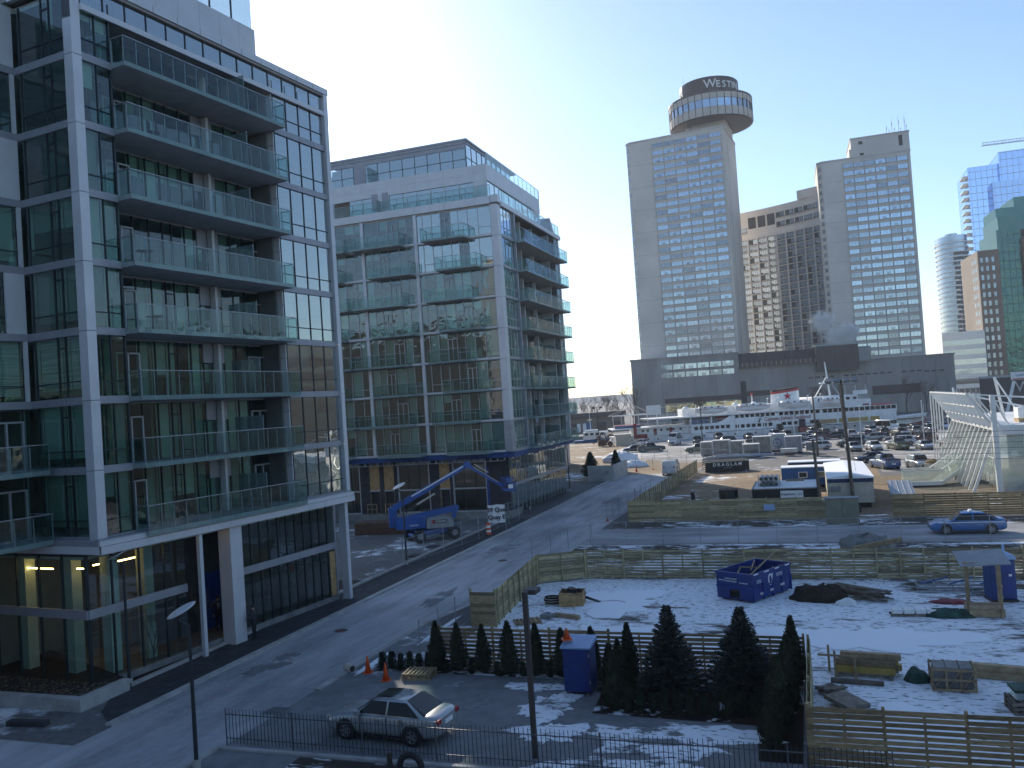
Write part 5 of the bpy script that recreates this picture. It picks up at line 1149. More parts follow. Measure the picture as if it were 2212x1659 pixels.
def toilet(label, loc, rz):
    T = thing('portable_toilet', label, 'portable toilet', loc, rz)
    MB().box(-.56, .56, -.56, .56, .12, 2.08).build('cabin', 'toilet_blue', T, bevel=.05); MB().loft([[(sx*s, sy*s, z) for sx, sy in ((-.6, -.6), (.6, -.6), (.6, .6), (-.6, .6))] for s, z in ((1, 2.05), (1, 2.13), (.85, 2.26), (.4, 2.32))]).build('roof', 'roof_blue', T)
    piece('door', T, 'blue_paint', (-.02, -.57, 1.05), (.8, .03, 1.75)); piece('logo', T, 'letter_white', (.3, -.59, 1.3), (.14, .01, .1)); MB().box(-.6, .6, -.6, .6, 0, .12).build('skid', 'black_paint', T); piece('vent_pipe', T, 'roof_blue', (.4, .4, 2.4), (.1, .1, .4))
toilet('tall blue portable toilet behind the timber shelter', W(8.2, 46.9), SITE+.15)
def lumber_stack():
    T = thing('lumber_stack', 'stack of yellow squared timbers behind the return fence', 'lumber', W(1.35, 34.6), SITE-.12); k = 0
    for z, ys in ((.3, (-.3, 0, .3)), (.52, (-.15, .15)), (.74, (0.05,))):
        for y in ys: piece('beam', T, 'lumber' if k % 2 else 'yellow', (.1*k % .3, y, z), (2.1, .24, .21)); k += 1
    for x in (-.9, .9): piece('bearer', T, 'lumber_grey', (x, 0, .1), (.12, 1.0, .18))
    for x, y in ((-1.0, -.55), (-.3, -.55), (-1.3, .2)): piece('stake', T, 'lumber', (x, y, .5), (.08, .08, 1.0))
    piece('stake_rail', T, 'lumber', (-.9, -.6, .85), (1.4, .03, .08))
    L2 = thing('log', 'grey round log lying in front of the lumber stack', 'log', W(1.0, 33.5, .1), SITE-.12); MB().cyl((-.9, 0, 0), (.9, 0, 0), .1, .09, 10).build('bark_surface', 'lumber_grey', L2); MB().cyl((-.905, 0, 0), (-.9, 0, 0), .095, .095, 10).build('cut_end', 'lumber', L2)
    B2 = thing('lumber_stack', 'two long squared beams beyond the slat crate', 'lumber', W(5.7, 34.7), SITE-.2)
    for i, (y, z) in enumerate(((0, .15), (.28, .15), (.1, .38))): piece('beam', B2, 'lumber', (0, y, z), (1.9, .26, .24))
    C = thing('slat_crate', 'slatted wooden crate of grey stone slabs with cross braces', 'crate', W(4.15, 33.6), SITE-.03)
    for i in range(3): MB().box(-.2, .2, -.42, .42, 0, .72).build('stone_slab', 'concrete_dark', C, (-.42+i*.42, 0, .1), bevel=.02)
    for y in (-.5, .5):
        for x in (-.68, -.23, .23, .68): piece('slat', C, 'lumber', (x, y, .42), (.08, .03, .82))
        for z in (.08, .42, .76): piece('slat', C, 'lumber', (0, y-.02*(1 if y < 0 else -1), z), (1.4, .03, .08))
        for x in (-.45, .0, .45): seg('brace', C, 'lumber', (x-.2, y*1.06, .1), (x+.2, y*1.06, .74), .06, .02)
    for x in (-.69, .69):
        for z in (.08, .42, .76): piece('slat', C, 'lumber', (x, 0, z), (.03, 1.0, .08))
    P = thing('tilted_board', 'square brown board tilted on the ground inside the fence corner', 'board', W(.55, 31.2, .12), SITE+.75); MB().box(-.5, .5, -.55, .55, 0, .14).build('sheet', 'lumber_grey', P, rot=(R(6), R(4), 0))
    seg('bearer', P, 'lumber', (-.4, -.2, -.04), (.4, -.2, -.04), .08, .08)
    G_ = pallet('pallet of green-tinted glass sheets at the edge of the snow', W(6.1, 31.6), SITE+.1, 1.2, 1.0, 6, 'lumber_grey', layers=3)
    for i in range(4): MB().box(-.5, .5, -.4, .4, 0, .05).build('glass_sheet', 'pav_glass', G_, (.02*i, .01*i, .48+i*.055))
    MB().box(-.5, .5, -.4, .4, 0, .09).build('green_wrap', 'tarp_green', G_, (0, 0, .70))
lumber_stack()
# ------------------------------------------------------------------ vehicles
for nm, c in (('silver', (.34, .36, .37)), ('taxi', (.02, .14, .40)), ('white', (.62, .62, .62)), ('black', (.015, .016, .018)), ('charcoal', (.05, .052, .055)), ('green', (.11, .12, .06)), ('navy', (.02, .045, .10)), ('maroon', (.10, .015, .02)), ('royal', (.03, .09, .26)), ('grey', (.20, .205, .21))):
    mat('paint_'+nm, c, .25, .25 if nm in ('silver', 'grey', 'charcoal') else 0, var=.05, scale=.8, coat=.7)
m_ = mat('car_glass', (.006, .008, .009), .06, var=.05, spec=.35); mat('tail_red', (.35, .01, .01), .25, coat=.5); mat('headlamp', (.55, .57, .6), .12, .3); mat('rim', (.36, .37, .38), .3, .7); mat('trim_black', (.02, .02, .022), .6)
CARS = {
 'sedan': dict(L=4.5, W=1.76, H=1.40, belt=.90, hood=.86, trunk=.97, ws=1.0, rf=.25, rr=-.95, rb=-1.75, wb=1.30, r=.315, wt=.56),
 'taxi': dict(L=4.85, W=1.84, H=1.47, belt=.93, hood=.88, trunk=1.03, ws=1.15, rf=.32, rr=-1.0, rb=-1.95, wb=1.40, r=.33, wt=.60),
 'hatch': dict(L=4.2, W=1.75, H=1.5, belt=.95, hood=.92, trunk=.98, ws=1.0, rf=.35, rr=-1.45, rb=-1.95, wb=1.27, r=.31, wt=.60),
 'suv': dict(L=4.7, W=1.88, H=1.72, belt=1.06, hood=1.04, trunk=1.08, ws=.95, rf=.4, rr=-1.85, rb=-2.2, wb=1.36, r=.36, wt=.66),
 'van': dict(L=5.2, W=2.0, H=2.05, belt=1.2, hood=1.12, trunk=1.2, ws=1.75, rf=1.2, rr=-2.5, rb=-2.57, wb=1.65, r=.35, wt=.82),
 'highvan': dict(L=5.9, W=2.0, H=2.7, belt=1.35, hood=1.2, trunk=1.35, ws=2.2, rf=1.55, rr=-2.88, rb=-2.93, wb=1.83, r=.36, wt=.84),
 'pickup': dict(L=5.5, W=1.95, H=1.85, belt=1.16, hood=1.14, trunk=1.16, ws=.95, rf=.35, rr=-.95, rb=-1.15, wb=1.75, r=.39, wt=.70),
}
_carmesh = {}
def car_meshes(kind, paint, cargo):
    key = (kind, paint, cargo)
    if key in _carmesh: return _carmesh[key]
    S = CARS[kind]; L, w_, H_ = S['L'], S['W']/2, S['H']; out_ = []
    def ring(x, zl, zt, hw, zb=None):
        zb = zb or zt-.08
        h = [(hw*.78, zl), (hw*.95, zl+.06), (hw, zl+.28), (hw*.985, (zl+zb)/2+.1), (hw*.95, zb), (hw*.84, zt), (hw*.4, zt+.018)]
        return [(x, y, z) for y, z in h]+[(x, -y, z) for y, z in reversed(h)]
    f, b = L/2, -L/2; hd, tk = S['hood'], S['trunk']; bx = kind in ('van', 'highvan', 'suv', 'hatch', 'pickup')
    st = [(f, .34, hd*.72, w_*.70), (f-.06, .26, hd*.80, w_*.83), (f-.22, .20, hd*.88, w_*.94), (f-.55, .19, hd*.95, w_*.985), (S['ws']+.2, .19, hd+.01, w_), (S['ws']-.15, .19, S['belt']+.02, w_), (0, .19, S['belt']+.03, w_), (S['rb']+.4 if not bx else b+1.2, .19, S['belt']+.03, w_)]
    if not bx: st += [(S['rb']-.05, .20, tk+.02, w_*.99), (b+.25, .24, tk, w_*.95), (b+.06, .30, tk-.05, w_*.86), (b, .40, tk-.22, w_*.76)]
    else: st += [(b+.25, .22, tk, w_*.99), (b+.08, .27, tk, w_*.95), (b, .36, tk-.1, w_*.86)]
    mb = MB().loft([ring(*q) for q in st]); out_.append(('body', mb.mesh('car_body', paint, True), 1))
    zb, zr, wt = S['belt']-.02, H_, S['wt']; wl = w_*.93
    def gr(x, t, wy): z1 = zb+(zr-zb)*t; return [(x, wl, zb), (x, wl+(wy-wl)*.97, zb+(z1-zb)*.9), (x, wy*.86, z1), (x, -wy*.86, z1), (x, -(wl+(wy-wl)*.97), zb+(z1-zb)*.9), (x, -wl, zb)]
    xm = (S['rf']+S['rr'])/2
    gs = [gr(S['ws'], .03, wl*.96), gr(S['rf'], .94, wt+.02), (gr((S['rf']*2+S['rr'])/3, 1, wt+.03)), gr((S['rf']+2*S['rr'])/3, 1, wt+.03), gr(S['rr'], .95, wt+.02), gr(S['rb'], .05, wl*.94)]
    out_.append(('cabin', MB().loft(gs).mesh('car_cabin', paint, True), 0))
    def quad(nm, pts, m='car_glass', off=.012):
        p = [Vector(q) for q in pts]; n = (p[1]-p[0]).cross(p[2]-p[0]).normalized(); c = sum(p, Vector())/len(p)
        if n.dot(c-Vector((xm, 0, zb*.9))) < 0: n = -n
        out_.append((nm, MB().add([q+n*off for q in p]+[q-n*.02 for q in p], [tuple(range(len(p))), tuple(reversed(range(len(p), 2*len(p))))]+[(i, i+len(p), (i+1) % len(p)+len(p), (i+1) % len(p)) for i in range(len(p))]).mesh(nm, m), 0))
    zt = zb+(zr-zb)*.9
    ws, rf, rr, rb = S['ws'], S['rf'], S['rr'], S['rb']
    quad('windscreen', [(ws-.06, .85*wl, zb+.06), (rf+.04, .9*wt, zt), (rf+.04, -.9*wt, zt), (ws-.06, -.85*wl, zb+.06)], off=.02)
    if not (cargo and kind in ('van', 'highvan')): quad('rear_window', [(rb+.05, .80*wl, zb+.1 if not bx else zb+.1), (rr-.02, .86*wt, zt), (rr-.02, -.86*wt, zt), (rb+.05, -.80*wl, zb+.1)], off=.02)
    def ys(z): return wl+(wt+.02-wl)*min(1, (z-zb)/(zr-zb)*1.05)
    z0, z1 = zb+.05, zb+(zr-zb)*.84
    fr_x = ws-(ws-rf)*.10-.12; ft_x = rf+(ws-rf)*.13-.04; bt_x = rr+(rb-rr)*.15+.05; br_x = rb+(rr-rb)*.12+.1
    wins = [(fr_x, ft_x, xm+.08, xm+.08)]
    if kind == 'pickup': wins = [(fr_x, ft_x, -.15, -.15), (-.22, -.22, -.85, -.85)]
    elif not (cargo and kind in ('van', 'highvan')): wins += [(xm, xm, (bt_x if kind != 'suv' else rr+.25), (br_x if kind != 'suv' else rb+.45))]
    else: wins = [(fr_x, ft_x, .95, .95)]
    for a0, a1, b1_, b0 in wins:
        for s in (1, -1): quad('side_window', [(a0, s*ys(z0), z0), (a1, s*ys(z1), z1), (b1_, s*ys(z1), z1), (b0, s*ys(z0), z0)])
    for s in (1, -1):
        out_.append(('headlight', MB().box(f-.30, f-.06, s*w_*.62-.14, s*w_*.62+.14, hd*.70, hd*.80).mesh('headlight', 'headlamp'), 0))
        tz = tk-.16 if not bx else tk-.02
        out_.append(('tail_light', MB().box(b+.01, b+.2, s*w_*.70-.14, s*w_*.70+.10, tz-.09, tz+.06).mesh('tail_light', 'tail_red'), 0))
        out_.append(('mirror', MB().box(ws-.32, ws-.16, s*(w_+.02)-.07, s*(w_+.02)+.09, zb+.02, zb+.15).mesh('mirror', paint), 0))
        for x in (xm+.35, xm-.62): out_.append(('door_handle', MB().box(x-.09, x+.09, s*w_*.985-.012, s*w_*.985+.022, zb-.16, zb-.13).mesh('door_handle', 'rim' if kind != 'taxi' else paint), 0))
        for x in (ws-.28, xm+.02, max(rr-.05, -S['wb']+.42)): out_.append(('door_seam', MB().box(x-.008, x+.008, s*w_*.985-.02, s*w_*.985+.016, .32, zb-.02).mesh('door_seam', 'trim_black'), 0))
        for x in (S['wb'], -S['wb']): out_.append(('wheel_arch', MB().cyl((x, s*(w_-.25), S['r']+.03), (x, s*(w_+.004), S['r']+.03), S['r']+.055, S['r']+.055, 20).mesh('wheel_arch', 'trim_black'), 0))
        out_.append(('sill', MB().box(-S['wb']+.4, S['wb']-.4, s*w_*.95-.03, s*w_*.95+.02, .17, .25).mesh('sill', 'trim_black'), 0))
    out_.append(('number_plate', MB().box(b-.012, b+.05, -.25, .25, .62, .76).mesh('number_plate', 'letter_white'), 0))
    out_.append(('grille', MB().box(f-.1, f+.012, -w_*.45, w_*.45, .42, hd*.62).mesh('grille', 'trim_black'), 0))
    if kind == 'pickup':
        out_.append(('cargo_bed', MB().box(b+.12, rb-.1, -w_*.84, w_*.84, S['belt']-.05, S['belt']+.012+.03).mesh('cargo_bed', 'trim_black'), 0))
        out_.append(('bed_rail', MB().box(b+.02, rb-.02, w_*.86, w_*.97, S['belt'], S['belt']+.1).box(b+.02, rb-.02, -w_*.97, -w_*.86, S['belt'], S['belt']+.1).box(b+.0, b+.1, -w_*.86, w_*.86, S['belt'], S['belt']+.1).mesh('bed_rail', paint), 0))
    _carmesh[key] = out_; return out_
_wheel = {}
def wheel_mesh(r):
    if r not in _wheel:
        t = MB().lathe([(r*.62, -.1), (r*.93, -.105), (r, -.07), (r, .07), (r*.93, .105), (r*.62, .1)], 22).mesh('tyre', 'black_rubber', True)
        rim = MB().cyl((0, 0, .02), (0, 0, .085), r*.63, r*.63, 20, 1)
        for k in range(5):
            a = k*1.2566; c, s = math.cos(a), math.sin(a); q = Matrix.Rotation(a, 4, 'Z'); rim.box(.02, r*.6, -.045, .045, .085, .105, 0, q)
        rim.cyl((0, 0, .085), (0, 0, .11), .06, .05, 10, 0); rim.lathe([(r*.54, .08), (r*.56, .112), (r*.64, .112), (r*.65, .08)], 20)
        _wheel[r] = (t, rim.mesh('rim', ['rim', 'trim_black']))
    return _wheel[r]
def car(label, loc, rz, kind='sedan', paint='silver', group=None, cargo=False):
    T = thing('car' if kind in ('sedan', 'hatch', 'suv') else 'taxi' if kind == 'taxi' else 'pickup_truck' if kind == 'pickup' else 'van', label, {'pickup': 'pickup truck', 'van': 'van', 'highvan': 'van', 'taxi': 'taxi'}.get(kind, 'car'), loc, rz, group); S = CARS[kind]
    for nm, me, sub in car_meshes(kind, 'paint_'+paint, cargo): place(nm, me, T, sub=sub, bevel=.07 if nm == 'cabin' else 0)
    ty, rm = wheel_mesh(S['r'])
    for x in (S['wb'], -S['wb']):
        for s in (1, -1):
            wl = place('wheel', ty, T, (x, s*(S['W']/2-.085), S['r']), rot=(R(-90*s), 0, 0)); place('rim', rm, wl)
    return T
T = car('silver sedan parked on the forecourt behind the picket fence', W(-14.25, 26.35, .014), SITE+math.pi-.08, 'sedan', 'silver')
MB().box(-.55, .05, -.42, .42, 0, .012).build('sunroof', 'car_glass', T, (.22, 0, 1.40), rot=(0, R(3.5), 0), bevel=.01); MB().add([(-.85, -.012, 1.39), (-.93, 0, 1.46), (-.80, 0, 1.39), (-.85, .012, 1.39)], [(0, 1, 2), (1, 3, 2), (0, 2, 3), (0, 3, 1)]).build('antenna_fin', 'trim_black', T)
T = car('bright blue taxi with roof sign driving along the cross street', W(9.9, 66.8, .018), SITE+math.pi+.02, 'taxi', 'taxi')
for s in (1, -1): MB().box(-2.2, 1.9, s*.925-.004, s*.925+.004, .80, .87).build('side_stripe', 'letter_white', T)
MB().loft([[(x*k, y*k, z) for x, y in ((-.12, -.24), (.12, -.24), (.12, .24), (-.12, .24))] for k, z in ((1, 1.47), (1, 1.53), (.7, 1.6))]).build('roof_sign', 'letter_white', T, (-.3, 0, 0))
car('white cargo van parked at the shadow edge of the lane', W(-18.4, 118.5, .02), SITE+R(92), 'van', 'white', cargo=True)
LOT = [  # p/q not used here: plain metres
 ('low dark sports car parked beside the grey pickup', (23.5, 171.5), 178, 'sedan', 'black'), ('dark grey pickup truck facing the white high van', (26.6, 168.6), 2, 'pickup', 'charcoal'),
 ('white compact car behind the grey pickup', (28.6, 192), 60, 'hatch', 'white'), ('white high-roofed delivery van facing the wire fence', (34.6, 186.3), -112, 'highvan', 'white'),
 ('olive green minivan parked next to the tan storage boxes', (33.4, 157.6), 176, 'suv', 'green'), ('dark blue-grey hatchback behind the olive minivan', (39.3, 185), -100, 'suv', 'charcoal'),
 ('dark estate car beside the ship gangway side of the lot', (46, 193.5), -95, 'suv', 'charcoal'), ('black car parked in the row before the ship', (52, 190.5), -92, 'sedan', 'black'), ('blue people carrier parked before the ship', (58, 190.5), -90, 'suv', 'royal'), ('navy car parked beneath the ship restaurant lettering', (66, 189), -90, 'suv', 'navy'),
 ('black estate car showing its roof behind the storage boxes', (43, 176), 172, 'suv', 'black'), ('second black car roof behind the storage boxes', (49, 174), 172, 'sedan', 'black'), ('white hatchback beside the last storage box', (51.2, 145), 178, 'hatch', 'white'), ('white car in the diagonal row beyond the last box', (52.5, 152), 160, 'sedan', 'white'), ('silver car in the diagonal row beyond the last box', (53.5, 158), 160, 'sedan', 'silver'), ('pale green-white car in the diagonal row beyond the last box', (54.5, 164), 160, 'sedan', 'white'),
 ('silver small car facing out beside the lot bollard', (54.2, 137.5), -95, 'hatch', 'silver'), ('white compact car facing out next to the silver small car', (57.0, 136.3), -95, 'hatch', 'white'), ('dark green pickup showing its red tail lights', (60.2, 135), 85, 'pickup', 'green'), ('silver-green saloon facing out beside the dark green pickup', (63, 132), -98, 'sedan', 'silver'), ('maroon saloon facing out near the flag poles', (67.5, 133.5), -98, 'sedan', 'maroon'), ('white saloon beside the maroon saloon', (70.3, 131), -98, 'sedan', 'white'),
 ('dark grey SUV in the second row of the lot', (57.5, 147), 172, 'suv', 'charcoal'), ('silver estate in the second row of the lot', (60.5, 153), 170, 'suv', 'silver'), ('white people carrier in the second row with dark windows', (63.8, 142), 175, 'suv', 'white'), ('black SUV in the third row of the lot', (66.5, 149), 172, 'suv', 'black'), ('silver hatchback in the third row of the lot', (66.0, 158), 170, 'hatch', 'silver'), ('maroon SUV at the end of the third row', (69.5, 146), 172, 'suv', 'maroon'), ('white saloon in the far row beside the gangway', (57, 165), 170, 'sedan', 'white'), ('lime green van parked by the gangway foot', (58.5, 184), -90, 'suv', 'green'),
 ('white high van parked alone at the far quay', (79, 181), -75, 'highvan', 'white'), ('silver car facing out at the far quay', (76.5, 169), -95, 'sedan', 'silver'), ('navy car facing out at the far quay', (84, 173), -95, 'suv', 'navy'),
 ('dark blue coupe parked next to the blue pickup', (48.5, 117), 178, 'sedan', 'navy'), ('royal blue pickup truck with snow on its roof', (46.1, 107.5), 90, 'pickup', 'royal'), ('silver SUV facing out next to the blue pickup', (49.0, 104.5), -95, 'suv', 'silver')]
rl = random.Random(12); pal = ('white', 'silver', 'black', 'charcoal', 'grey', 'navy', 'maroon', 'green')
for i in range(9): LOT.append(('%s %s, %s from the gangway in the quay row' % (pal[(i*3) % 8], ('saloon', 'SUV')[i % 2], ORD[i]), (62.5+i*3.0+(4 if i > 2 else 0), 181-(i % 3)*.4), -92+rl.uniform(-4, 4), ('sedan', 'suv')[i % 2], pal[(i*3) % 8]))
for i in range(8): LOT.append(('%s %s, %s from the last storage box in the middle row' % (pal[(i*5+1) % 8], ('hatchback', 'SUV')[i % 2], ORD[i]), (57.5+i*3.1, 171.5-i*.25), 175+rl.uniform(-5, 5) if i < 3 else 85+rl.uniform(-4, 4), ('hatch', 'suv')[i % 2], pal[(i*5+1) % 8]))
for lab, (x, y), a, k, pt in LOT: car(lab, (x, y, .012), R(a), k, pt, 'cars in the parking lot')
# ------------------------------------------------------------------ boom lift
def boom_lift():
    T = thing('boom_lift', 'blue articulated boom lift with grey engine hood and raised jib', 'boom lift', W(-31.0, 66.6), R(26))
    MB().box(-1.5, 1.5, -.75, .75, .55, .95).box(-1.9, -1.2, -1.0, 1.0, .4, .7).box(1.2, 1.9, -1.0, 1.0, .4, .7).build('chassis', 'lift_blue', T, bevel=.05)
    tl = MB().lathe([(.25, -.2), (.48, -.2), (.55, -.12), (.55, .12), (.48, .2), (.25, .2)], 20).mesh('wheel_tyre', 'black_rubber', True); rm = MB().cyl((0, 0, -.18), (0, 0, .205), .28, .26, 14).mesh('wheel_rim', 'grey_hood')
    for x in (-1.55, 1.55):
        for y in (-1.15, 1.15): w_ = place('wheel', tl, T, (x, y, .55), rot=(R(90), 0, 0)); place('rim', rm, w_)
    U = Matrix.Rotation(R(-14), 4, 'Z')
    MB().box(-2.3, 1.9, -.55, .55, 1.05, 1.3).build('turntable', 'lift_blue', T, rz=R(-14))
    MB().ex([(-3.1, -.85), (-.6, -1.0), (-.6, -.35), (-3.1, -.35)], 1.15, 2.15).build('counterweight', 'lift_blue', T, rz=R(-14), bevel=.08)
    MB().loft([[(-.55, -1.0+.0, z0), (-.55, -.25, z0), (-.55, -.25, z1), (-.55, -.95, z1)] if False else [(x, -1.05, .95+.1), (x, -.3, .95+.1), (x, -.35, 2.0-d), (x, -.95, 1.9-d)] for x, z0, z1, d in ((-.55, 0, 0, .12), (-.3, 0, 0, 0), (1.3, 0, 0, .05), (1.75, 0, 0, .3))]).build('engine_hood', 'grey_hood', T, rz=R(-14), bevel=.06)
    hood = lambda s, sz, x, z, m, y: text('lettering', T, s, sz, tuple(U@Vector((x, y, z))), R(-14), m)
    piece('logo_plate', T, 'letter_black', tuple(U@Vector((.55, -1.075, 1.62))), (1.3, .012, .27), R(-14)); piece('logo_mark', T, 'red', tuple(U@Vector((.0, -1.085, 1.62))), (.2, .012, .2), R(-14)); hood('VOISARS', .24, .66, 1.61, 'letter_white', -1.085); hood('Z-60', .12, .8, 1.3, 'letter_white', -1.075)
    hood('VOISARS', .2, -1.6, 1.45, 'letter_white', -.99)
    def boom(a, b, w_, nm, m='lift_blue', h=None): a = U@Vector(a); b = U@Vector(b); return seg(nm, T, m, a, b, w_, h or w_*1.1)
    boom((1.9, .25, 1.7), (2.3, .25, 2.7), .35, 'rear_mast'); boom((2.3, .25, 2.5), (-3.2, .1, 1.75), .42, 'lower_boom', h=.5)
    boom((-3.3, .0, 1.4), (-3.35, .0, 2.75), .4, 'riser'); MB().ex([(-3.6, -.3), (-2.9, -.3), (-2.9, .3), (-3.6, .3)], 1.3, 3.0).build('knuckle', 'lift_blue', T, rz=R(-14), bevel=.08)
    e1 = (3.35, .0, 6.1); boom((-3.3, 0, 2.85), (.3, 0, 4.6), .38, 'upper_boom', h=.46); boom((.1, 0, 4.5), e1, .30, 'upper_boom', h=.36); boom((-1.6, -.2, 3.82), (3.0, -.17, 6.02), .04, 'boom_stripe', 'letter_white', .10)
    boom((-1.9, -.25, 2.75), (.4, -.22, 3.9), .12, 'cylinder', 'beige'); boom((-2.2, -.25, 2.55), (-1.2, -.25, 3.1), .2, 'cylinder', 'black_paint')
    MB().cyl(U@Vector((3.35, -.3, 6.1)), U@Vector((3.35, .3, 6.1)), .3, .3, 14).build('jib_pivot', 'lift_blue', T)
    e2 = (6.35, .0, 4.05); boom(e1, e2, .2, 'jib', h=.28); boom((3.9, -.15, 5.85), (6.0, -.12, 4.4), .05, 'jib_stripe', 'beige'); boom((4.0, .15, 6.1), (5.2, .15, 5.3), .08, 'hose', 'beige')
    P = U@Vector((6.9, .1, 3.6)); B = thing_part = MB().box(-.45, .45, -.9, .9, 0, .1).build('platform', 'lift_blue', T, P, R(-14))
    for x in (-.45, .45):
        for y in (-.9, 0, .9): MB().cyl((x, y, 0), (x, y, 1.1), .03, .03, 6).build('platform_post', 'lift_blue', B)
    for z in (.55, 1.1):
        for a, b in (((-.45, -.9, z), (.45, -.9, z)), ((.45, -.9, z), (.45, .9, z)), ((.45, .9, z), (-.45, .9, z)), ((-.45, .9, z), (-.45, -.9, z))): MB().cyl(a, b, .03, .03, 6).build('platform_rail', 'lift_blue', B)
    MB().box(-.3, .1, -.93, -.6, .7, 1.15).build('control_box', 'lift_blue', B); MB().box(-.2, .2, -.99, -.92, .25, .6).build('warning_plate', 'letter_white', B)
boom_lift()
def address_banner():
    T = thing('address_banner', 'white banner with black street address on the wire fence', 'sign', W(-27.35, 70.6), SITE+.25)
    mb = MB(); n = 8
    for i in range(n+1): x = i*1.5/n; y = .05*math.sin(i*1.9); mb.v += [(x, y, .7), (x, y, 2.3-.03*math.sin(i))]
    for i in range(n): mb.f.append((2*i, 2*i+2, 2*i+3, 2*i+1)); mb.m.append(0)
    mb.build('cloth', 'letter_white', T)
    text('lettering', T, '29 Que', .52, (.75, -.07, 1.85), 0, 'letter_black', bold=.012); text('lettering', T, 'Quay E', .52, (.75, -.07, 1.2), 0, 'letter_black', bold=.012)
    for x in (-.03, 1.53): MB().cyl((x, .03, 0), (x, .03, 2.35), .025, .025, 6).build('post', 'galv', T)
    B = thing('traffic_drum', 'orange and white striped traffic drum in front of the address banner', 'traffic drum', W(-26.5, 68.3), SITE)
    MB().cyl((0, 0, 0), (0, 0, .1), .32, .32, 12).build('base', 'black_rubber', B)
    for i in range(5): MB().cyl((0, 0, .1+i*.19), (0, 0, .1+(i+1)*.19), .21-.01*i, .2-.01*i, 14).build('band', 'orange' if i % 2 == 0 else 'letter_white', B)
address_banner()
for i in range(7):
    rr_ = random.Random(i); heap('rubble', 'low rubble of dark soil along the lift fence', 'rubble', W(-28.6-rr_.random()*2.5, 57+i*1.9, -.02), .7, .5, .22, 'membrane' if i % 2 else 'concrete_dark', 20+i)['group'] = 'rubble along the lift fence'
o = MB().box(-2.6, 2.6, -1.1, 1.1, .0, 1.1).build('scrap_bin', 'rust', None, W(-37.5, 70.5), SITE+.1, bevel=.03); tag(o, 'rusty low scrap bin beside the boom lift', 'bin')
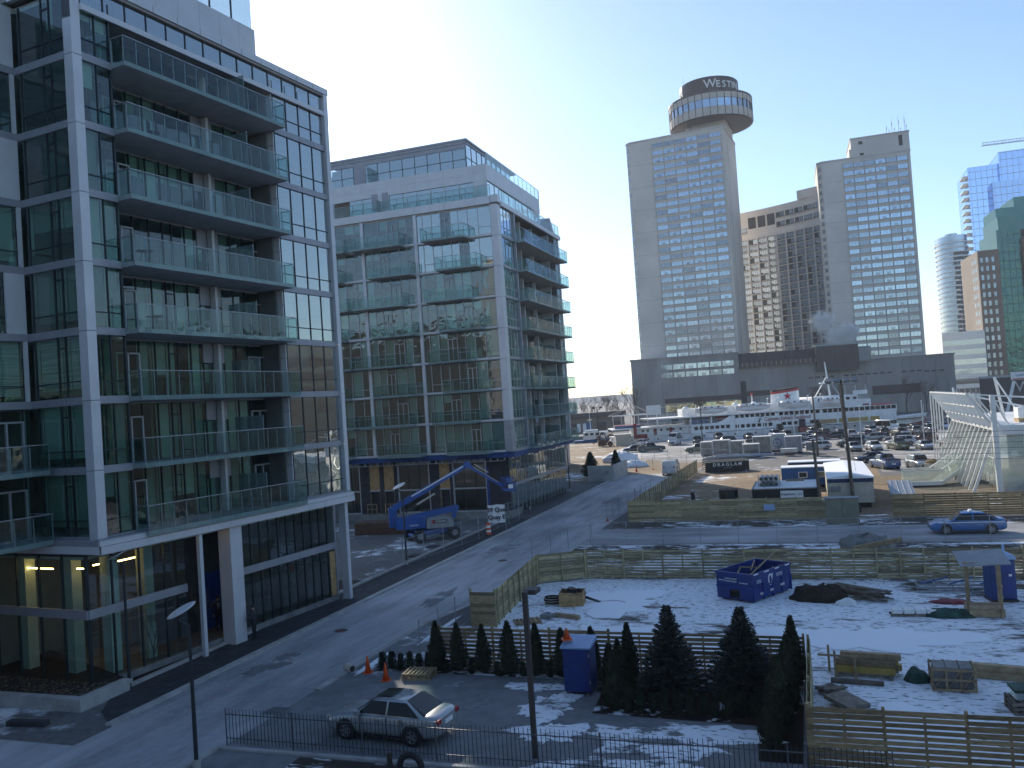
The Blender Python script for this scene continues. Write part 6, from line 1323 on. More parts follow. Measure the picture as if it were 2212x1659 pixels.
# ------------------------------------------------------------------ people
mat('skin', (.40, .24, .17), .6, var=.06); mat('hair', (.03, .022, .018), .7); mat('suit', (.012, .013, .018), .7); mat('trousers', (.014, .015, .02), .8); mat('jacket', (.04, .042, .05), .8, var=.25, scale=8); mat('shirt', (.65, .66, .70), .7); mat('shoe', (.01, .01, .01), .5); mat('tie', (.02, .03, .09), .6); mat('coat_black', (.01, .01, .012), .8)
def person(label, loc, rz, top, legs, arms, h=1.76, hat=None, tie=False, leg=((.11, .0), (-.11, .0))):
    """one skinned body: joints laid out in the pose, materials by the bone each face grows from"""
    k = h/1.76; V = []; E_ = []; Rd = []; tagb = []
    def vt(p, r, t): V.append(Vector(p)*k); Rd.append(r*k); tagb.append(t); return len(V)-1
    def ch(start, pts):
        prev = start
        for p, r, t in pts:
            i = vt(p, r, t); E_.append((prev, i)); prev = i
        return prev
    pel = vt((0, 0, .96), .15, 2)
    ch_ = ch(pel, [((0, .0, 1.12), .145, 1), ((0, .0, 1.28), .165, 1), ((0, .0, 1.42), .15, 1)])
    ch(ch_, [((0, -.01, 1.50), .065, 0), ((0, -.015, 1.56), .072, 0), ((0, -.02, 1.64), .092, 0), ((0, -.01, 1.71), .075, 0)])
    for s, (lx, ly) in zip((1, -1), leg): ch(pel, [((.095*s, 0, .88), .105, 2), ((lx, ly*.5-.02, .49), .072, 2), ((lx*1.02, ly, .10), .052, 2), ((lx*1.05, ly-.15, .045), .042, 3)])
    for s, (el, wr) in zip((1, -1), arms):
        e = ch(ch_, [((.19*s, 0, 1.41), .075, 1), (el, .05, 1), (wr, .038, 1)])
        d = (Vector(wr)-Vector(el)).normalized(); hnd = Vector(wr)+d*.08; i = vt(hnd, .036, 0); E_.append((e, i)); sd = d.cross(Vector((1, 0, .2))).normalized()
        for q in range(4): j = vt(hnd+d*(.07+.012*(1.5-abs(q-1.5)))+sd*(.024*(q-1.5)), .0095, 0); E_.append((i, j)); j2 = vt(hnd+d*.10+sd*(.024*(q-1.5))+Vector((-.015*s, 0, 0)), .0085, 0); E_.append((j, j2))
        j = vt(hnd+d*.02+sd*.055, .0105, 0); E_.append((i, j))
    me = bpy.data.meshes.new('person_rig'); me.from_pydata(V, E_, []); o = bpy.data.objects.new('person_rig', me); col.objects.link(o)
    sk = o.modifiers.new('skin', 'SKIN'); o.modifiers.new('sub', 'SUBSURF').levels = 1
    for i, r in enumerate(Rd): me.skin_vertices[0].data[i].radius = (r, r*.8 if tagb[i] in (1, 2) and i < 4 else r); me.skin_vertices[0].data[i].use_root = (i == 0)
    bpy.context.view_layer.update(); body = bpy.data.meshes.new_from_object(o.evaluated_get(bpy.context.evaluated_depsgraph_get())); bpy.data.objects.remove(o)
    body.materials.clear()
    for mm in ('skin', top, legs, 'shoe'): body.materials.append(M(mm))
    for f in body.polygons: c = f.center; f.material_index = tagb[min(range(len(V)), key=lambda i: (V[i]-c).length/ (Rd[i]+.03))]; f.use_smooth = True
    T = thing('person', label, 'person', loc, rz); place('body', body, T)
    hr = MB().loft([[((.098*s)*math.cos(a)*k, (-.005+.11*s*math.sin(a))*k, z*k) for a in [2*math.pi*i/14 for i in range(14)]] for s, z in ((.98, 1.66), (1.02, 1.71), (.85, 1.765), (.35, 1.79))])
    hr.build('hair', hat or 'hair', T, (0, .012, 0), smooth=True)
    for s in (1, -1): MB().lathe([(.002, -.012), (.011, 0), (.002, .012)], 8).build('eye', 'letter_black', T, (.034*s*k, -.104*k, 1.645*k)); MB().lathe([(.004, -.03), (.016, 0), (.004, .03)], 8).build('ear', 'skin', T, (.093*s*k, -.005, 1.635*k))
    MB().loft([[(x*.016, y, z) for x, y in ((-1, 0), (1, 0), (0, -1*d_))] for z, d_ in ((1.60*k, .03), (1.62*k, .035), (1.655*k, .008))]).build('nose', 'skin', T, (0, -.105*k, 0)); piece('mouth', T, 'red_dark', (0, -.098*k, 1.575*k), (.045, .012, .012))
    if tie:
        MB().add([(-.06, -.137, 1.44), (.06, -.137, 1.44), (.035, -.165, 1.15), (-.035, -.165, 1.15)], [(0, 3, 2, 1)]).build('shirt_front', 'shirt', T); MB().add([(-.018, -.15, 1.43), (.018, -.15, 1.43), (.03, -.178, 1.2), (0, -.18, 1.13), (-.03, -.178, 1.2)], [(0, 4, 3, 2, 1)]).build('tie', 'tie', T)
    return T
dn = (((.27, .0, 1.14), (.28, -.06, .90)), ((-.27, .0, 1.14), (-.26, -.10, .92)))
person('person in dark suit and pale shirt standing before the blue board', (-17.52+8.45*.4305-2.4*.9026, 36.02+8.45*.9026+2.4*.4305, .3), SITE+R(40), 'suit', 'trousers', dn, 1.78, tie=True)
person('person in grey patterned jacket facing the man in the suit', (-13.75, 43.15, .06), SITE+R(-75), 'jacket', 'trousers', (((.26, -.02, 1.15), (.20, -.22, 1.12)), ((-.26, -.02, 1.15), (-.22, -.2, 1.1))), 1.74)
person('person in black coat and pale cap walking inside the slatted yard', (16.5, 81.6, 0), R(120), 'coat_black', 'trousers', (((.24, -.05, 1.16), (.12, -.25, 1.30)), ((-.27, .02, 1.14), (-.26, -.05, .9))), 1.8, hat='shirt', leg=((.14, -.22), (-.12, .2)))
# ------------------------------------------------------------------ restaurant ship
def ship():
    mat('ship_white', (.86, .86, .84), .5, var=.12, scale=.5, bump=.1, bscale=2)
    S = thing('restaurant_ship', 'long white restaurant ship moored behind the parking lot', 'ship', (25, 206, 0), 0)
    def hull(z0, z1, m, nm, fl=0):
        xs = [-1.5, 0, 3, 8, 16, 30, 45, 58, 66, 71, 75, 77.5]; hw = [2.2, 3.6, 5.0, 5.8, 6, 6, 6, 5.8, 4.8, 3.3, 1.6, .12]
        rings = []
        for x, w_ in zip(xs, hw):
            sh = .0 if x < 60 else ((x-60)/17)**1.5*1.1; sh += .25*max(0, (6-x)/8)
            t = 1 if z0 > -.5 else .9
            xx = x-(1.6 if (x > 74 and z0 < .6) else 0)
            rings.append([(xx, 6-w_*t, z0), (xx, 6+w_*t, z0), (x, 6+w_, z1+sh), (x, 6-w_, z1+sh)])
        return MB().loft(rings).build(nm, m, S)
    hull(-2.5, -.55, 'red_dark', 'boot_topping'); hull(-.55, 1.3, 'ship_white', 'hull')
    def blk(nm, x0, x1, z0, z1, y0=0, y1=12, m='ship_white', rd=None):
        return MB().box(x0, x1, y0, y1, z0, z1).build(nm, m, S, bevel=.08 if rd else 0)
    blk('lower_deckhouse', 17.4, 67.2, 1.3, 3.45, .02, 11.5); blk('upper_deckhouse', 27.2, 67.4, 3.45, 5.15, .04, 11.3)
    MB().ex([(17.3, 3.44), (23.5, 3.44), (25, 3.9), (26, 4.4), (27.3, 5.1), (27.3, 3.44)], 0, .1, mat4=Matrix(((1, 0, 0, 0), (0, 0, 1, .03), (0, 1, 0, 0), (0, 0, 0, 1)))).build('curved_screen', 'ship_white', S)
    blk('boat_deck', 7, 55.5, 5.15, 5.45, -.25, 12); blk('boat_deck_edge', 16, 55, 5.05, 5.15, -.3, .0, 'trim_black')
    blk('stern_deckhouse', 4, 17.4, 1.35, 3.2, 1.4, 10.5); blk('stern_deck', -1.4, 17.4, 3.2, 3.45, .2, 11.5); blk('stern_upper_deck', 7, 27, 5.2, 5.4, .0, 12)
    blk('aft_recess', 17.4, 27.2, 3.46, 5.1, 2.2, 9, 'interior')
    # windows
    def win(x, z, w_=.85, h_=.75, y=-.0, m='car_glass'): 
        f = MB().box(-w_/2-.07, w_/2+.07, -.03, .03, -h_/2-.07, h_/2+.07).mesh('window_surround', 'frame_grey') if False else None
        o = place('window', WMESH[(w_, h_)] if (w_, h_) in WMESH else WMESH.setdefault((w_, h_), MB().box(-w_/2-.06, w_/2+.06, -.02, .06, -h_/2-.06, -h_/2, 1).box(-w_/2-.06, w_/2+.06, -.02, .06, h_/2, h_/2+.06, 1).box(-w_/2-.06, -w_/2, -.02, .06, -h_/2, h_/2, 1).box(w_/2, w_/2+.06, -.02, .06, -h_/2, h_/2, 1).box(-w_/2, w_/2, 0, .05, -h_/2, h_/2, 0).mesh('ship_window', ['car_glass', 'frame_grey'])), S, (x, y, z)); return o
    WMESH = {}
    for i in range(8): win(28.7+i*1.24, 4.72)
    for i in range(8): win(39.4+i*1.26, 4.66)
    for i in range(14): win(50.0+i*1.28, 4.62, 1.0, .82)
    for i in range(7): win(18.7+i*1.28, 2.45)
    for i in range(7): win(28.6+i*1.34, 2.3)
    for x in (39.9, 41.3, 42.7, 46.7, 47.9): win(x, 2.25, 1.0)
    for x in (6, 7.2, 10.5, 12, 13.5, 15.2): win(x, 2.6, .5, .45, 1.37)
    for x in (3, 5, 7, 9.4, 12, 15, 20.5, 24, 28, 33, 38, 52, 57, 61, 65): MB().cyl((x, -.06 if x > 14 else .25, .55), (x, .4, .55), .2, .2, 12).build('porthole', 'trim_black', S)
    for x in (9, 12.8): piece('door', S, 'red_dark', (x, 1.37, 2.25), (.8, .06, 1.6))
    piece('entrance_door', S, 'trim_black', (44.3, -.03, 2.1), (1.6, .08, 1.9)); piece('door_frame', S, 'red_dark', (44.3, -.05, 1.0), (2.2, .12, .5))
    for x0, x1 in ((48.6, 52.7), (53.2, 54.6), (55.3, 60.3), (60.8, 63)): piece('board_panel', S, 'yellow' if x0 > 50 else 'plywood', ((x0+x1)/2, -.03, 2.1), (x1-x0, .06, .95))
    piece('rubbing_strake', S, 'trim_black', (44, -.05, 1.28), (46, .1, .08)); piece('stripe', S, 'red', (5, .15, -.3), (13, .06, .22))
    text('name_lettering', S, "Captain John's Seafood", 1.22, (40.8, -.06, 3.55), 0, 'letter_red', .03, bold=.012)
    for i, (x, z) in enumerate(((34.2, 3.6), (34.6, 4.3), (34.0, 3.1))): MB().lathe([(.02, 0), (.22, .1), (.12, .4), (.02, .6)], 8).build('mermaid_emblem', 'tarp_green', S, (x, -.08, z-.2))
    # rails on the decks
    def rail(x0, x1, z, y, h=1.0, n=None):
        n = n or int((x1-x0)/1.5); mb = MB()
        for i in range(n+1): x = x0+(x1-x0)*i/n; mb.cyl((x, y, z), (x, y, z+h), .035, .035, 5)
        for k in (.35, .68, 1): mb.cyl((x0, y, z+h*k), (x1, y, z+h*k), .025, .025, 5)
        mb.build('deck_rail', 'ship_white', S)
    rail(-1, 17.3, 3.45, .3, 1.0); rail(17.5, 27, 3.45, .1, 1.0); rail(7, 17, 5.4, .1, 1.0); rail(-.8, 16, 1.4, .4, .8); rail(63, 70, 1.5, .8, .9); rail(48, 56, 5.45, .2, .9)
    for x in (-1.2, .8, 3, 5, 7.2, 9.4): MB().cyl((x, .4, 3.4), (x, .4, 6.6), .06, .06, 6).build('stanchion', 'ship_white', S)
    for x in (17.5, 22.5, 9.5): piece('pillar', S, 'ship_white', (x, .12, 4.3), (.3, .2, 1.8))
    MB().box(-1.3, 9.5, .3, .42, 6.5, 6.65).box(-1.3, 9.5, 9.6, 9.72, 6.5, 6.65).build('awning_frame', 'ship_white', S)
    for a in ((-1.2, .4), (2, .4), (5.5, .4), (9.4, .4), (-1.2, 9.7), (2.5, 9.7), (9.4, 9.7), (6, 9.7)): MB().cyl((a[0], a[1], 6.6), (4.6, 5, 8.95), .05, .05, 5).build('tent_rib', 'beige', S)
    MB().cyl((4.6, 5, 3.4), (4.6, 5, 9.1), .1, .08, 6).build('tent_mast', 'ship_white', S)
    MB().box(-1, 5.6, .2, 3, 4.2, 4.3).build('awning', 'red', S); MB().box(-.8, 5.4, .25, 2.4, 3.55, 4.1).build('blue_awning', 'trailer_blue', S); MB().box(17.6, 22, 1.9, 2.1, 3.5, 4.6).build('blue_screen', 'trailer_blue', S); MB().box(24, 27, 1.9, 2.1, 3.5, 5.0).build('maroon_screen', 'red_dark', S)
    MB().box(3.6, 4.3, -.1, .3, .9, 4.6).box(4.3, 6.8, -.1, .3, .9, 1.9).build('stern_post_board', 'red_dark', S)
    MB().box(7.0, 10.5, .1, .2, 6.4, 8.7).build('tarpaulin_screen', 'white_paint', S)
    for x in (7, 9.5, 12, 14.5, 16.5): MB().cyl((x, .2, 5.4), (x, .2, 8.2), .04, .04, 5).build('stanchion', 'ship_white', S)
    MB().cyl((7, .2, 8.1), (16.5, .2, 8.1), .035, .035, 5).build('wire', 'ship_white', S)
    # lifeboats in their davits
    def boat(x0, x1, z, lab=None):
        B = thing('lifeboat', lab, 'lifeboat', (25+x0, 206.2, z), 0, 'lifeboats on the restaurant ship'); L = x1-x0; rings = []
        for i in range(11):
            t = i/10; w_ = 1.25*math.sin(math.pi*min(max(t, .03), .97))**.55; kz = .55*abs(2*t-1)**3
            rings.append([(t*L, -w_, 1.35+kz*.6), (t*L, -w_*.85, .7+kz), (t*L, -w_*.35, .1+kz*1.2), (t*L, w_*.35, .1+kz*1.2), (t*L, w_*.85, .7+kz), (t*L, w_, 1.35+kz*.6)])
        MB().loft(rings).build('hull', 'ship_white', B, smooth=False)
        MB().box(.2, L-.2, -1.2, -1.12, 1.28, 1.36).build('gunwale_stripe', 'red', B); MB().box(L*.12, L*.88, -.9, .9, 1.35, 2.0).build('canopy', 'ship_white', B, bevel=.2)
        for k in range(3): piece('window', B, 'trim_black', (L*.3+k*L*.2, -.92, 1.7), (.45, .06, .3))
        for k in (.05, .95): MB().cyl((k*L, .6, -.6), (k*L-.1, .2, 2.9), .1, .08, 6).cyl((k*L-.1, .2, 2.9), (k*L, -.5, 3.0), .08, .06, 6).build('davit', 'ship_white', B)
    boat(18.7, 26.6, 5.6, 'white lifeboat with canopy at the stern end of the boat deck'); boat(28.5, 36.9, 5.6, 'white lifeboat with long canopy between two pairs of davits'); boat(38.7, 46.6, 5.7, 'white lifeboat hanging below the starred funnel'); boat(49, 54.6, 5.8, 'small white lifeboat beside the wheelhouse')
    blk('midship_cabin', 16.2, 47.5, 5.45, 7.2, 3.2, 9)
    for x, z in ((17.2, 7.3), (29.5, 7.5), (34, 7.4)): MB().lathe([(.9, 0), (.9, .3), (.3, .7), (.02, .8)], 12).build('vent_cowl', 'ship_white', S, (x, 3.5, z-.2), smooth=True)
    MB().cyl((34, 5, 7), (34, 5, 9.7), .18, .12, 8).build('king_post', 'ship_white', S); MB().lathe([(.3, 0), (.35, .5), (.1, .6)], 10).build('lantern', 'red', S, (34, 5, 9.5))
    # funnel with star
    fr = lambda k, z, dx=0: [(42.5+dx+3.55*k*math.cos(a), 6+1.7*k*math.sin(a), z+(.55*math.cos(a)*.6 if z > 9 else 0)) for a in [2*math.pi*i/24 for i in range(24)]]
    MB().loft([fr(1.02, 7.0), fr(.98, 9.7), ]).build('funnel', 'ship_white', S, smooth=False); MB().loft([fr(.985, 9.7), fr(.97, 10.25)]).build('funnel_band', 'red', S); MB().loft([fr(.99, 10.25), fr(.96, 10.7)]).build('funnel_cap', 'trim_black', S)
    st = [Vector(((1.05 if i % 2 == 0 else .42)*math.sin(i*math.pi/5), 0, (1.05 if i % 2 == 0 else .42)*math.cos(i*math.pi/5))) for i in range(10)]
    MB().add([(42.6+p.x, 4.2, 8.75+p.z) for p in st]+[(42.6, 4.1, 8.75)], [(10, i, (i+1) % 10) for i in range(10)]).build('star_emblem', 'red', S)
    # wheelhouse, mast and bow
    blk('bridge_deck', 55, 61.5, 5.15, 6.9, .6, 11); MB().ex([(47.5, .7), (58.5, .7), (58.5, 11), (47.5, 11)], 5.5, 8.1).build('wheelhouse', 'ship_white', S, bevel=.1)
    for i in range(6): win(49.2+i*1.7, 7.3, .8, .55, .68)
    MB().ex([(61.4, .7), (67.6, 2.5), (68, 6), (67.6, 9.5), (61.4, 11)], 5.16, 5.4).build('bridge_roof', 'red', S); rail(57, 61, 6.9, .7, .9); piece('name_board', S, 'red_dark', (60.2, .55, 5.55), (1.6, .08, .35))
    MB().box(57.5, 61, 1, 1.1, 8.1, 9.1).build('radar_frame', 'ship_white', S)
    for x in (56, 58.5, 61): MB().cyl((x, 2, 8), (x, 2, 10.4), .06, .05, 5).build('aerial', 'ship_white', S)
    m0, m1 = Vector((53.4, 5, 7.8)), Vector((52.6, 5, 16.6)); MB().cyl(m0, m1, .28, .15, 8).build('mast', 'ship_white', S); MB().cyl((49.5, 5, 7.8), m0.lerp(m1, .6), .12, .1, 6).cyl((56, 5, 7.8), m0.lerp(m1, .55), .06, .05, 6).build('mast_stay', 'ship_white', S); MB().box(51, 56.5, 4.5, 5.5, 11.2, 11.5).build('crosstree', 'ship_white', S)
    MB().ex([(67.5, 1), (75.5, 3.8), (77, 6), (75.5, 8.2), (67.5, 11)], 1.25, 1.5).build('fore_deck', 'lumber_grey', S)
    MB().cyl((76.5, 6, 2), (76.8, 6, 4.6), .05, .05, 5).build('jack_staff', 'ship_white', S)
    G_ = thing('gangway', 'sloping gangway with railings up to the ship entrance', 'gangway', (25, 205, 0), 0)
    MB().add([(44, -1.5, 1.2), (44, -.3, 1.2), (53, -1.8, .1), (53, -3, .1)], [(0, 3, 2, 1)]).build('deck', 'galv', G_)
    for y0, y1 in ((-1.5, -3), (-.3, -1.8)): MB().cyl((44, y0, 2.2), (53, y1, 1.1), .06, .06, 6).build('handrail', 'trailer_blue', G_)
    MB().box(42.8, 45.5, -1.6, -.2, 0, 1.2).build('landing', 'red_dark', G_)
ship()
# ------------------------------------------------------------------ yard buildings and equipment
def hut():
    T = thing('site_hut', 'pale site hut with white roof and dark blue band', 'hut', W(1.2, 80.6), SITE)
    MB().box(0, 3.75, 0, 15.5, .45, 2.6).build('wall', 'beige', T); MB().loft([[(-.08, y, 2.6), (3.83, y, 2.6), (3.83, y, 2.72), (1.9, y, 2.92), (-.08, y, 2.72)] for y in (-.08, 15.6)]).build('roof', 'snow_solid', T)
    MB().box(-.02, 3.77, -.03, 0, 2.25, 2.62).build('blue_band', 'navy_band' if 'navy_band' in MATS else mat('navy_band', (.015, .035, .10), .5), T); MB().box(.2, 3.5, .3, 15, 0, .45).build('skid', 'membrane', T)
    MB().box(.25, 1.05, -.25, -.04, 1.55, 1.95).build('air_unit', 'grey_hood', T, bevel=.02)
    for i in range(8): piece('wall_seam', T, 'hotel_band', (i*.53, -.012, 1.4), (.015, .02, 1.7))
    B = thing('electrical_cabinet', 'olive grey double-door electrical cabinet at the end of the slatted fence', 'cabinet', W(.75, 71.4), SITE)
    MB().box(0, 2.45, 0, .9, 0, 2.0).build('body', 'mat_cab' if 'mat_cab' in MATS else mat('mat_cab', (.20, .20, .15), .6, var=.12), B); MB().box(-.06, 2.51, -.06, .96, 2.0, 2.08).build('roof', 'grey_hood', B)
    for x in (.62, 1.85): piece('door', B, 'mat_cab', (x, -.015, 1.0), (1.18, .03, 1.85)); 
    piece('door', B, 'mat_cab', (1.235, -.018, 1.0), (.02, .02, 1.85)); piece('handle', B, 'steel', (1.35, -.05, 1.05), (.04, .05, .18)); piece('meter_box', B, 'black_paint', (2.56, .3, 1.1), (.14, .3, .5))
    C = thing('storage_container', 'black storage container with white rental sign and ribbed snowy roof', 'container', W(-5.2, 78.6), SITE)
    MB().box(0, 5.6, 0, 6.5, 0, 2.05).build('body', 'black_paint', C); MB().box(-.05, 5.65, -.05, 6.55, 2.05, 2.12).build('roof', 'concrete_dark', C)
    for i in range(13): piece('roof_rib', C, 'snow_solid', (2.8, .4+i*.46, 2.16), (5.3, .2, .08))
    for i in range(22): piece('wall_rib', C, 'black_paint', (.15+i*.25, -.03, 1.0), (.1, .06, 1.95))
    piece('sign_board', C, 'letter_white', (3.35, -.09, 1.45), (1.9, .03, .95)); text('lettering', C, "Stephens  n's", .34, (3.32, -.115, 1.62), 0, 'letter_black'); text('lettering', C, 'RENTAL SERVICES', .14, (3.45, -.115, 1.28), 0, 'hotel_band')
    P = thing('pipe_rack', 'rack of large ribbed grey pipes standing on the black container', 'pipes', W(-4.6, 79.6, 2.15), SITE)
    for r in range(2):
        for i in range(4): MB().cyl((.2+i*.42, 0, .25+r*.5), (.2+i*.42, 3.4-r*1.2, .25+r*.5), .19, .19, 12).cyl((.2+i*.42, -.005, .25+r*.5), (.2+i*.42, .05, .25+r*.5), .14, .14, 12, 1).build('pipe', ['galv', 'core'], P)
    for y in (.2, 2.0): piece('cradle', P, 'steel', (.85, y, .03), (1.9, .1, .06))
    for x in (-.06, 1.78): piece('upright', P, 'steel', (x, .3, .55), (.06, .06, 1.1))
    K = thing('round_tank', 'dark curved steel tank behind the slatted fence', 'tank', W(-7.4, 80.2), SITE)
    MB().cyl((0, 0, 0), (0, 0, 1.95), .85, .85, 22).build('shell', 'black_paint', K, smooth=False); MB().lathe([(.86, 1.93), (.86, 2.02), (.78, 2.04)], 22).build('rim', 'rust', K)
    D_ = thing('roll_off_bin', 'long black roll-off bin with white lettering in the sunlit yard', 'bin', W(-13.7, 118.3), SITE+R(17))
    w_, L, h = 2.2, 5.9, 1.4
    MB().box(0, L, 0, .08, .15, h).box(0, L, w_-.08, w_, .15, h).box(0, .08, .08, w_-.08, .15, h).box(L-.08, L, .08, w_-.08, .15, h).box(.08, L-.08, .08, w_-.08, .15, .22).build('body', 'black_paint', D_)
    MB().box(-.06, L+.06, -.06, .1, h, h+.1).box(-.06, L+.06, w_-.1, w_+.06, h, h+.1).build('rim', 'beige', D_)
    for i in range(7): piece('rib', D_, 'black_paint', (.15+i*.93, -.04, .65), (.12, .08, 1.1))
    text('lettering', D_, 'D R A G L A M', .62, (L/2, -.095, 1.02), 0, 'letter_white', bold=.012); text('lettering', D_, '416 798 7050', .2, (L/2, -.095, .6), 0, 'hotel_band')
    for z in (.3, .6, .9): piece('ladder_rung', D_, 'white_paint', (-.1, .5, z), (.1, .8, .06))
    for x in (.4, L-.4): MB().cyl((x, .1, .1), (x, .35, .1), .12, .12, 10).build('roller', 'steel', D_)
    E2 = thing('site_trailer', 'blue site trailer with two small windows and snowy roof', 'trailer', W(-3.2, 97), SITE)
    MB().box(0, 5.0, 0, 2.4, .35, 2.2).build('body', 'trailer_blue', E2); MB().box(-.06, 5.06, -.06, 2.46, 2.2, 2.3).build('roof', 'snow_solid', E2)
    for x in (2.2, 4.0): piece('window_frame', E2, 'white_paint', (x, -.02, 1.45), (.95, .06, .65)); piece('window', E2, 'hotel_pane_dark', (x, -.06, 1.45), (.75, .03, .48))
    for x in (.8, 4.2): MB().cyl((x, .1, .3), (x, .35, .3), .3, .3, 14).build('wheel', 'black_rubber', E2)
    E3 = thing('site_trailer', 'low dark trailer with long snowy roof behind the blue trailer', 'trailer', W(-2.6, 103), SITE)
    MB().box(0, 5.6, 0, 2.4, .3, 2.25).build('body', 'membrane', E3); MB().box(-.06, 5.66, -.06, 2.46, 2.25, 2.36).build('roof', 'snow_solid', E3)
    pallet('small timber pallet resting on the container roof', W(-1.6, 84.0, 2.2), SITE, 1.6, .9)
hut()
def storage_boxes():
    mat('box_tan', (.30, .28, .25), .7, var=.2, scale=1.2); mat('box_grey', (.34, .34, .35), .7, var=.15); mat('box_blue_grey', (.36, .41, .46), .6, var=.12)
    def box(label, p, q, w_, d_, h, m, rz=0, sign=False):
        T = thing('storage_box', label, 'storage box', W(p, q), SITE+rz, 'portable storage boxes')
        MB().box(0, w_, 0, d_, .3, h).build('body', m, T); MB().box(-.04, w_+.04, -.04, d_+.04, h, h+.1).build('roof', 'white_paint', T)
        for x in (.05, w_-.05): piece('corner_post', T, 'white_paint', (x, -.02, h/2+.15), (.1, .06, h-.3))
        MB().box(.1, w_-.1, .2, d_-.2, 0, .3).build('skid', 'membrane', T); piece('door_seam', T, 'joint', (w_/2, -.008, h/2), (.03, .02, h-.6))
        if sign:
            n = 28; mb = MB()
            for i in range(n):
                a, b = 2*math.pi*i/n, 2*math.pi*(i+1)/n; mb.add([(r*math.cos(t), 0, r*math.sin(t)) for r, t in ((.62, a), (.76, a), (.76, b), (.62, b))], [(0, 1, 2, 3)])
            mb.build('ring_emblem', 'trailer_blue', T, (w_/2, -.02, 1.55)); text('lettering', T, 'BC', .5, (w_/2, -.02, 1.55), 0, 'trailer_blue')
    box('tan storage box with grey lettering at the end of the box row', -17.9, 149, 2.0, 2.4, 2.4, 'box_tan'); box('tan storage box with faint lettering second in the box row', -15.8, 148.6, 2.8, 2.4, 2.6, 'box_tan'); box('tan storage box half hidden by the crumpled container', -12.9, 148.2, 2.2, 2.4, 2.4, 'box_tan')
    box('battered tan container with broken lower slats', -10.4, 142.4, 2.6, 2.4, 2.1, 'box_tan', .05); box('tall tan storage box behind the battered container', -9.2, 149, 3.0, 2.6, 2.9, 'box_tan'); box('pale storage box with round blue emblem', -6.7, 152.6, 2.7, 2.4, 3.0, 'box_blue_grey', 0, True); box('pale storage box with cream roof beside the lot poles', -4.0, 147.5, 2.7, 2.4, 2.75, 'box_grey')
    T = thing('slat_pallet', 'upright broken pallet leaning on the battered container', 'pallet', W(-9.8, 141.8), SITE)
    for i in range(9): piece('slat', T, 'lumber_grey', (i*.22, 0, .6), (.1, .04, 1.2))
    piece('slat', T, 'lumber_grey', (.9, -.03, 1.1), (2, .04, .1))
    D_ = thing('dinghy', 'small pale dinghy on a trailer before the emblem box', 'boat', W(-4.6, 143), SITE); rings = []
    for i in range(7): t = i/6; a = .75*math.sin(math.pi*(.12+.76*t))**.6; rings.append([(t*2.6, -a, 1.2), (t*2.6, -a*.5, .55), (t*2.6, a*.5, .55), (t*2.6, a, 1.2)])
    MB().loft(rings).build('hull', 'white_paint', D_); MB().box(.6, 2.0, -.5, .5, .2, .5).build('trailer_frame', 'rust', D_)
    heap('rubble', 'grey rubble bank below the storage boxes', 'rubble', W(-12.5, 141, -.05), 4.5, 1.2, .8, 'concrete', 31, SITE); T = thing('pipe_bundle', 'long grey pipes lying on the rubble bank', 'pipes', W(-14.5, 139.5, .5), SITE)
    for i in range(4): MB().cyl((0, i*.25, .1*i), (9, i*.22+.5, .05*i), .12, .12, 8).build('pipe', 'galv', T)
    H_ = thing('ticket_hut', 'small timber ticket hut beside the last storage box', 'hut', W(-.7, 141), SITE); MB().box(0, 1.6, 0, 1.3, .9, 2.1).build('cabin', 'grey_hood', H_); MB().box(-.1, 1.7, -.1, 1.4, 2.1, 2.2).build('roof', 'white_paint', H_)
    for x in (.1, 1.5): piece('leg', H_, 'lumber', (x, .1, .45), (.12, .12, .9))
storage_boxes()
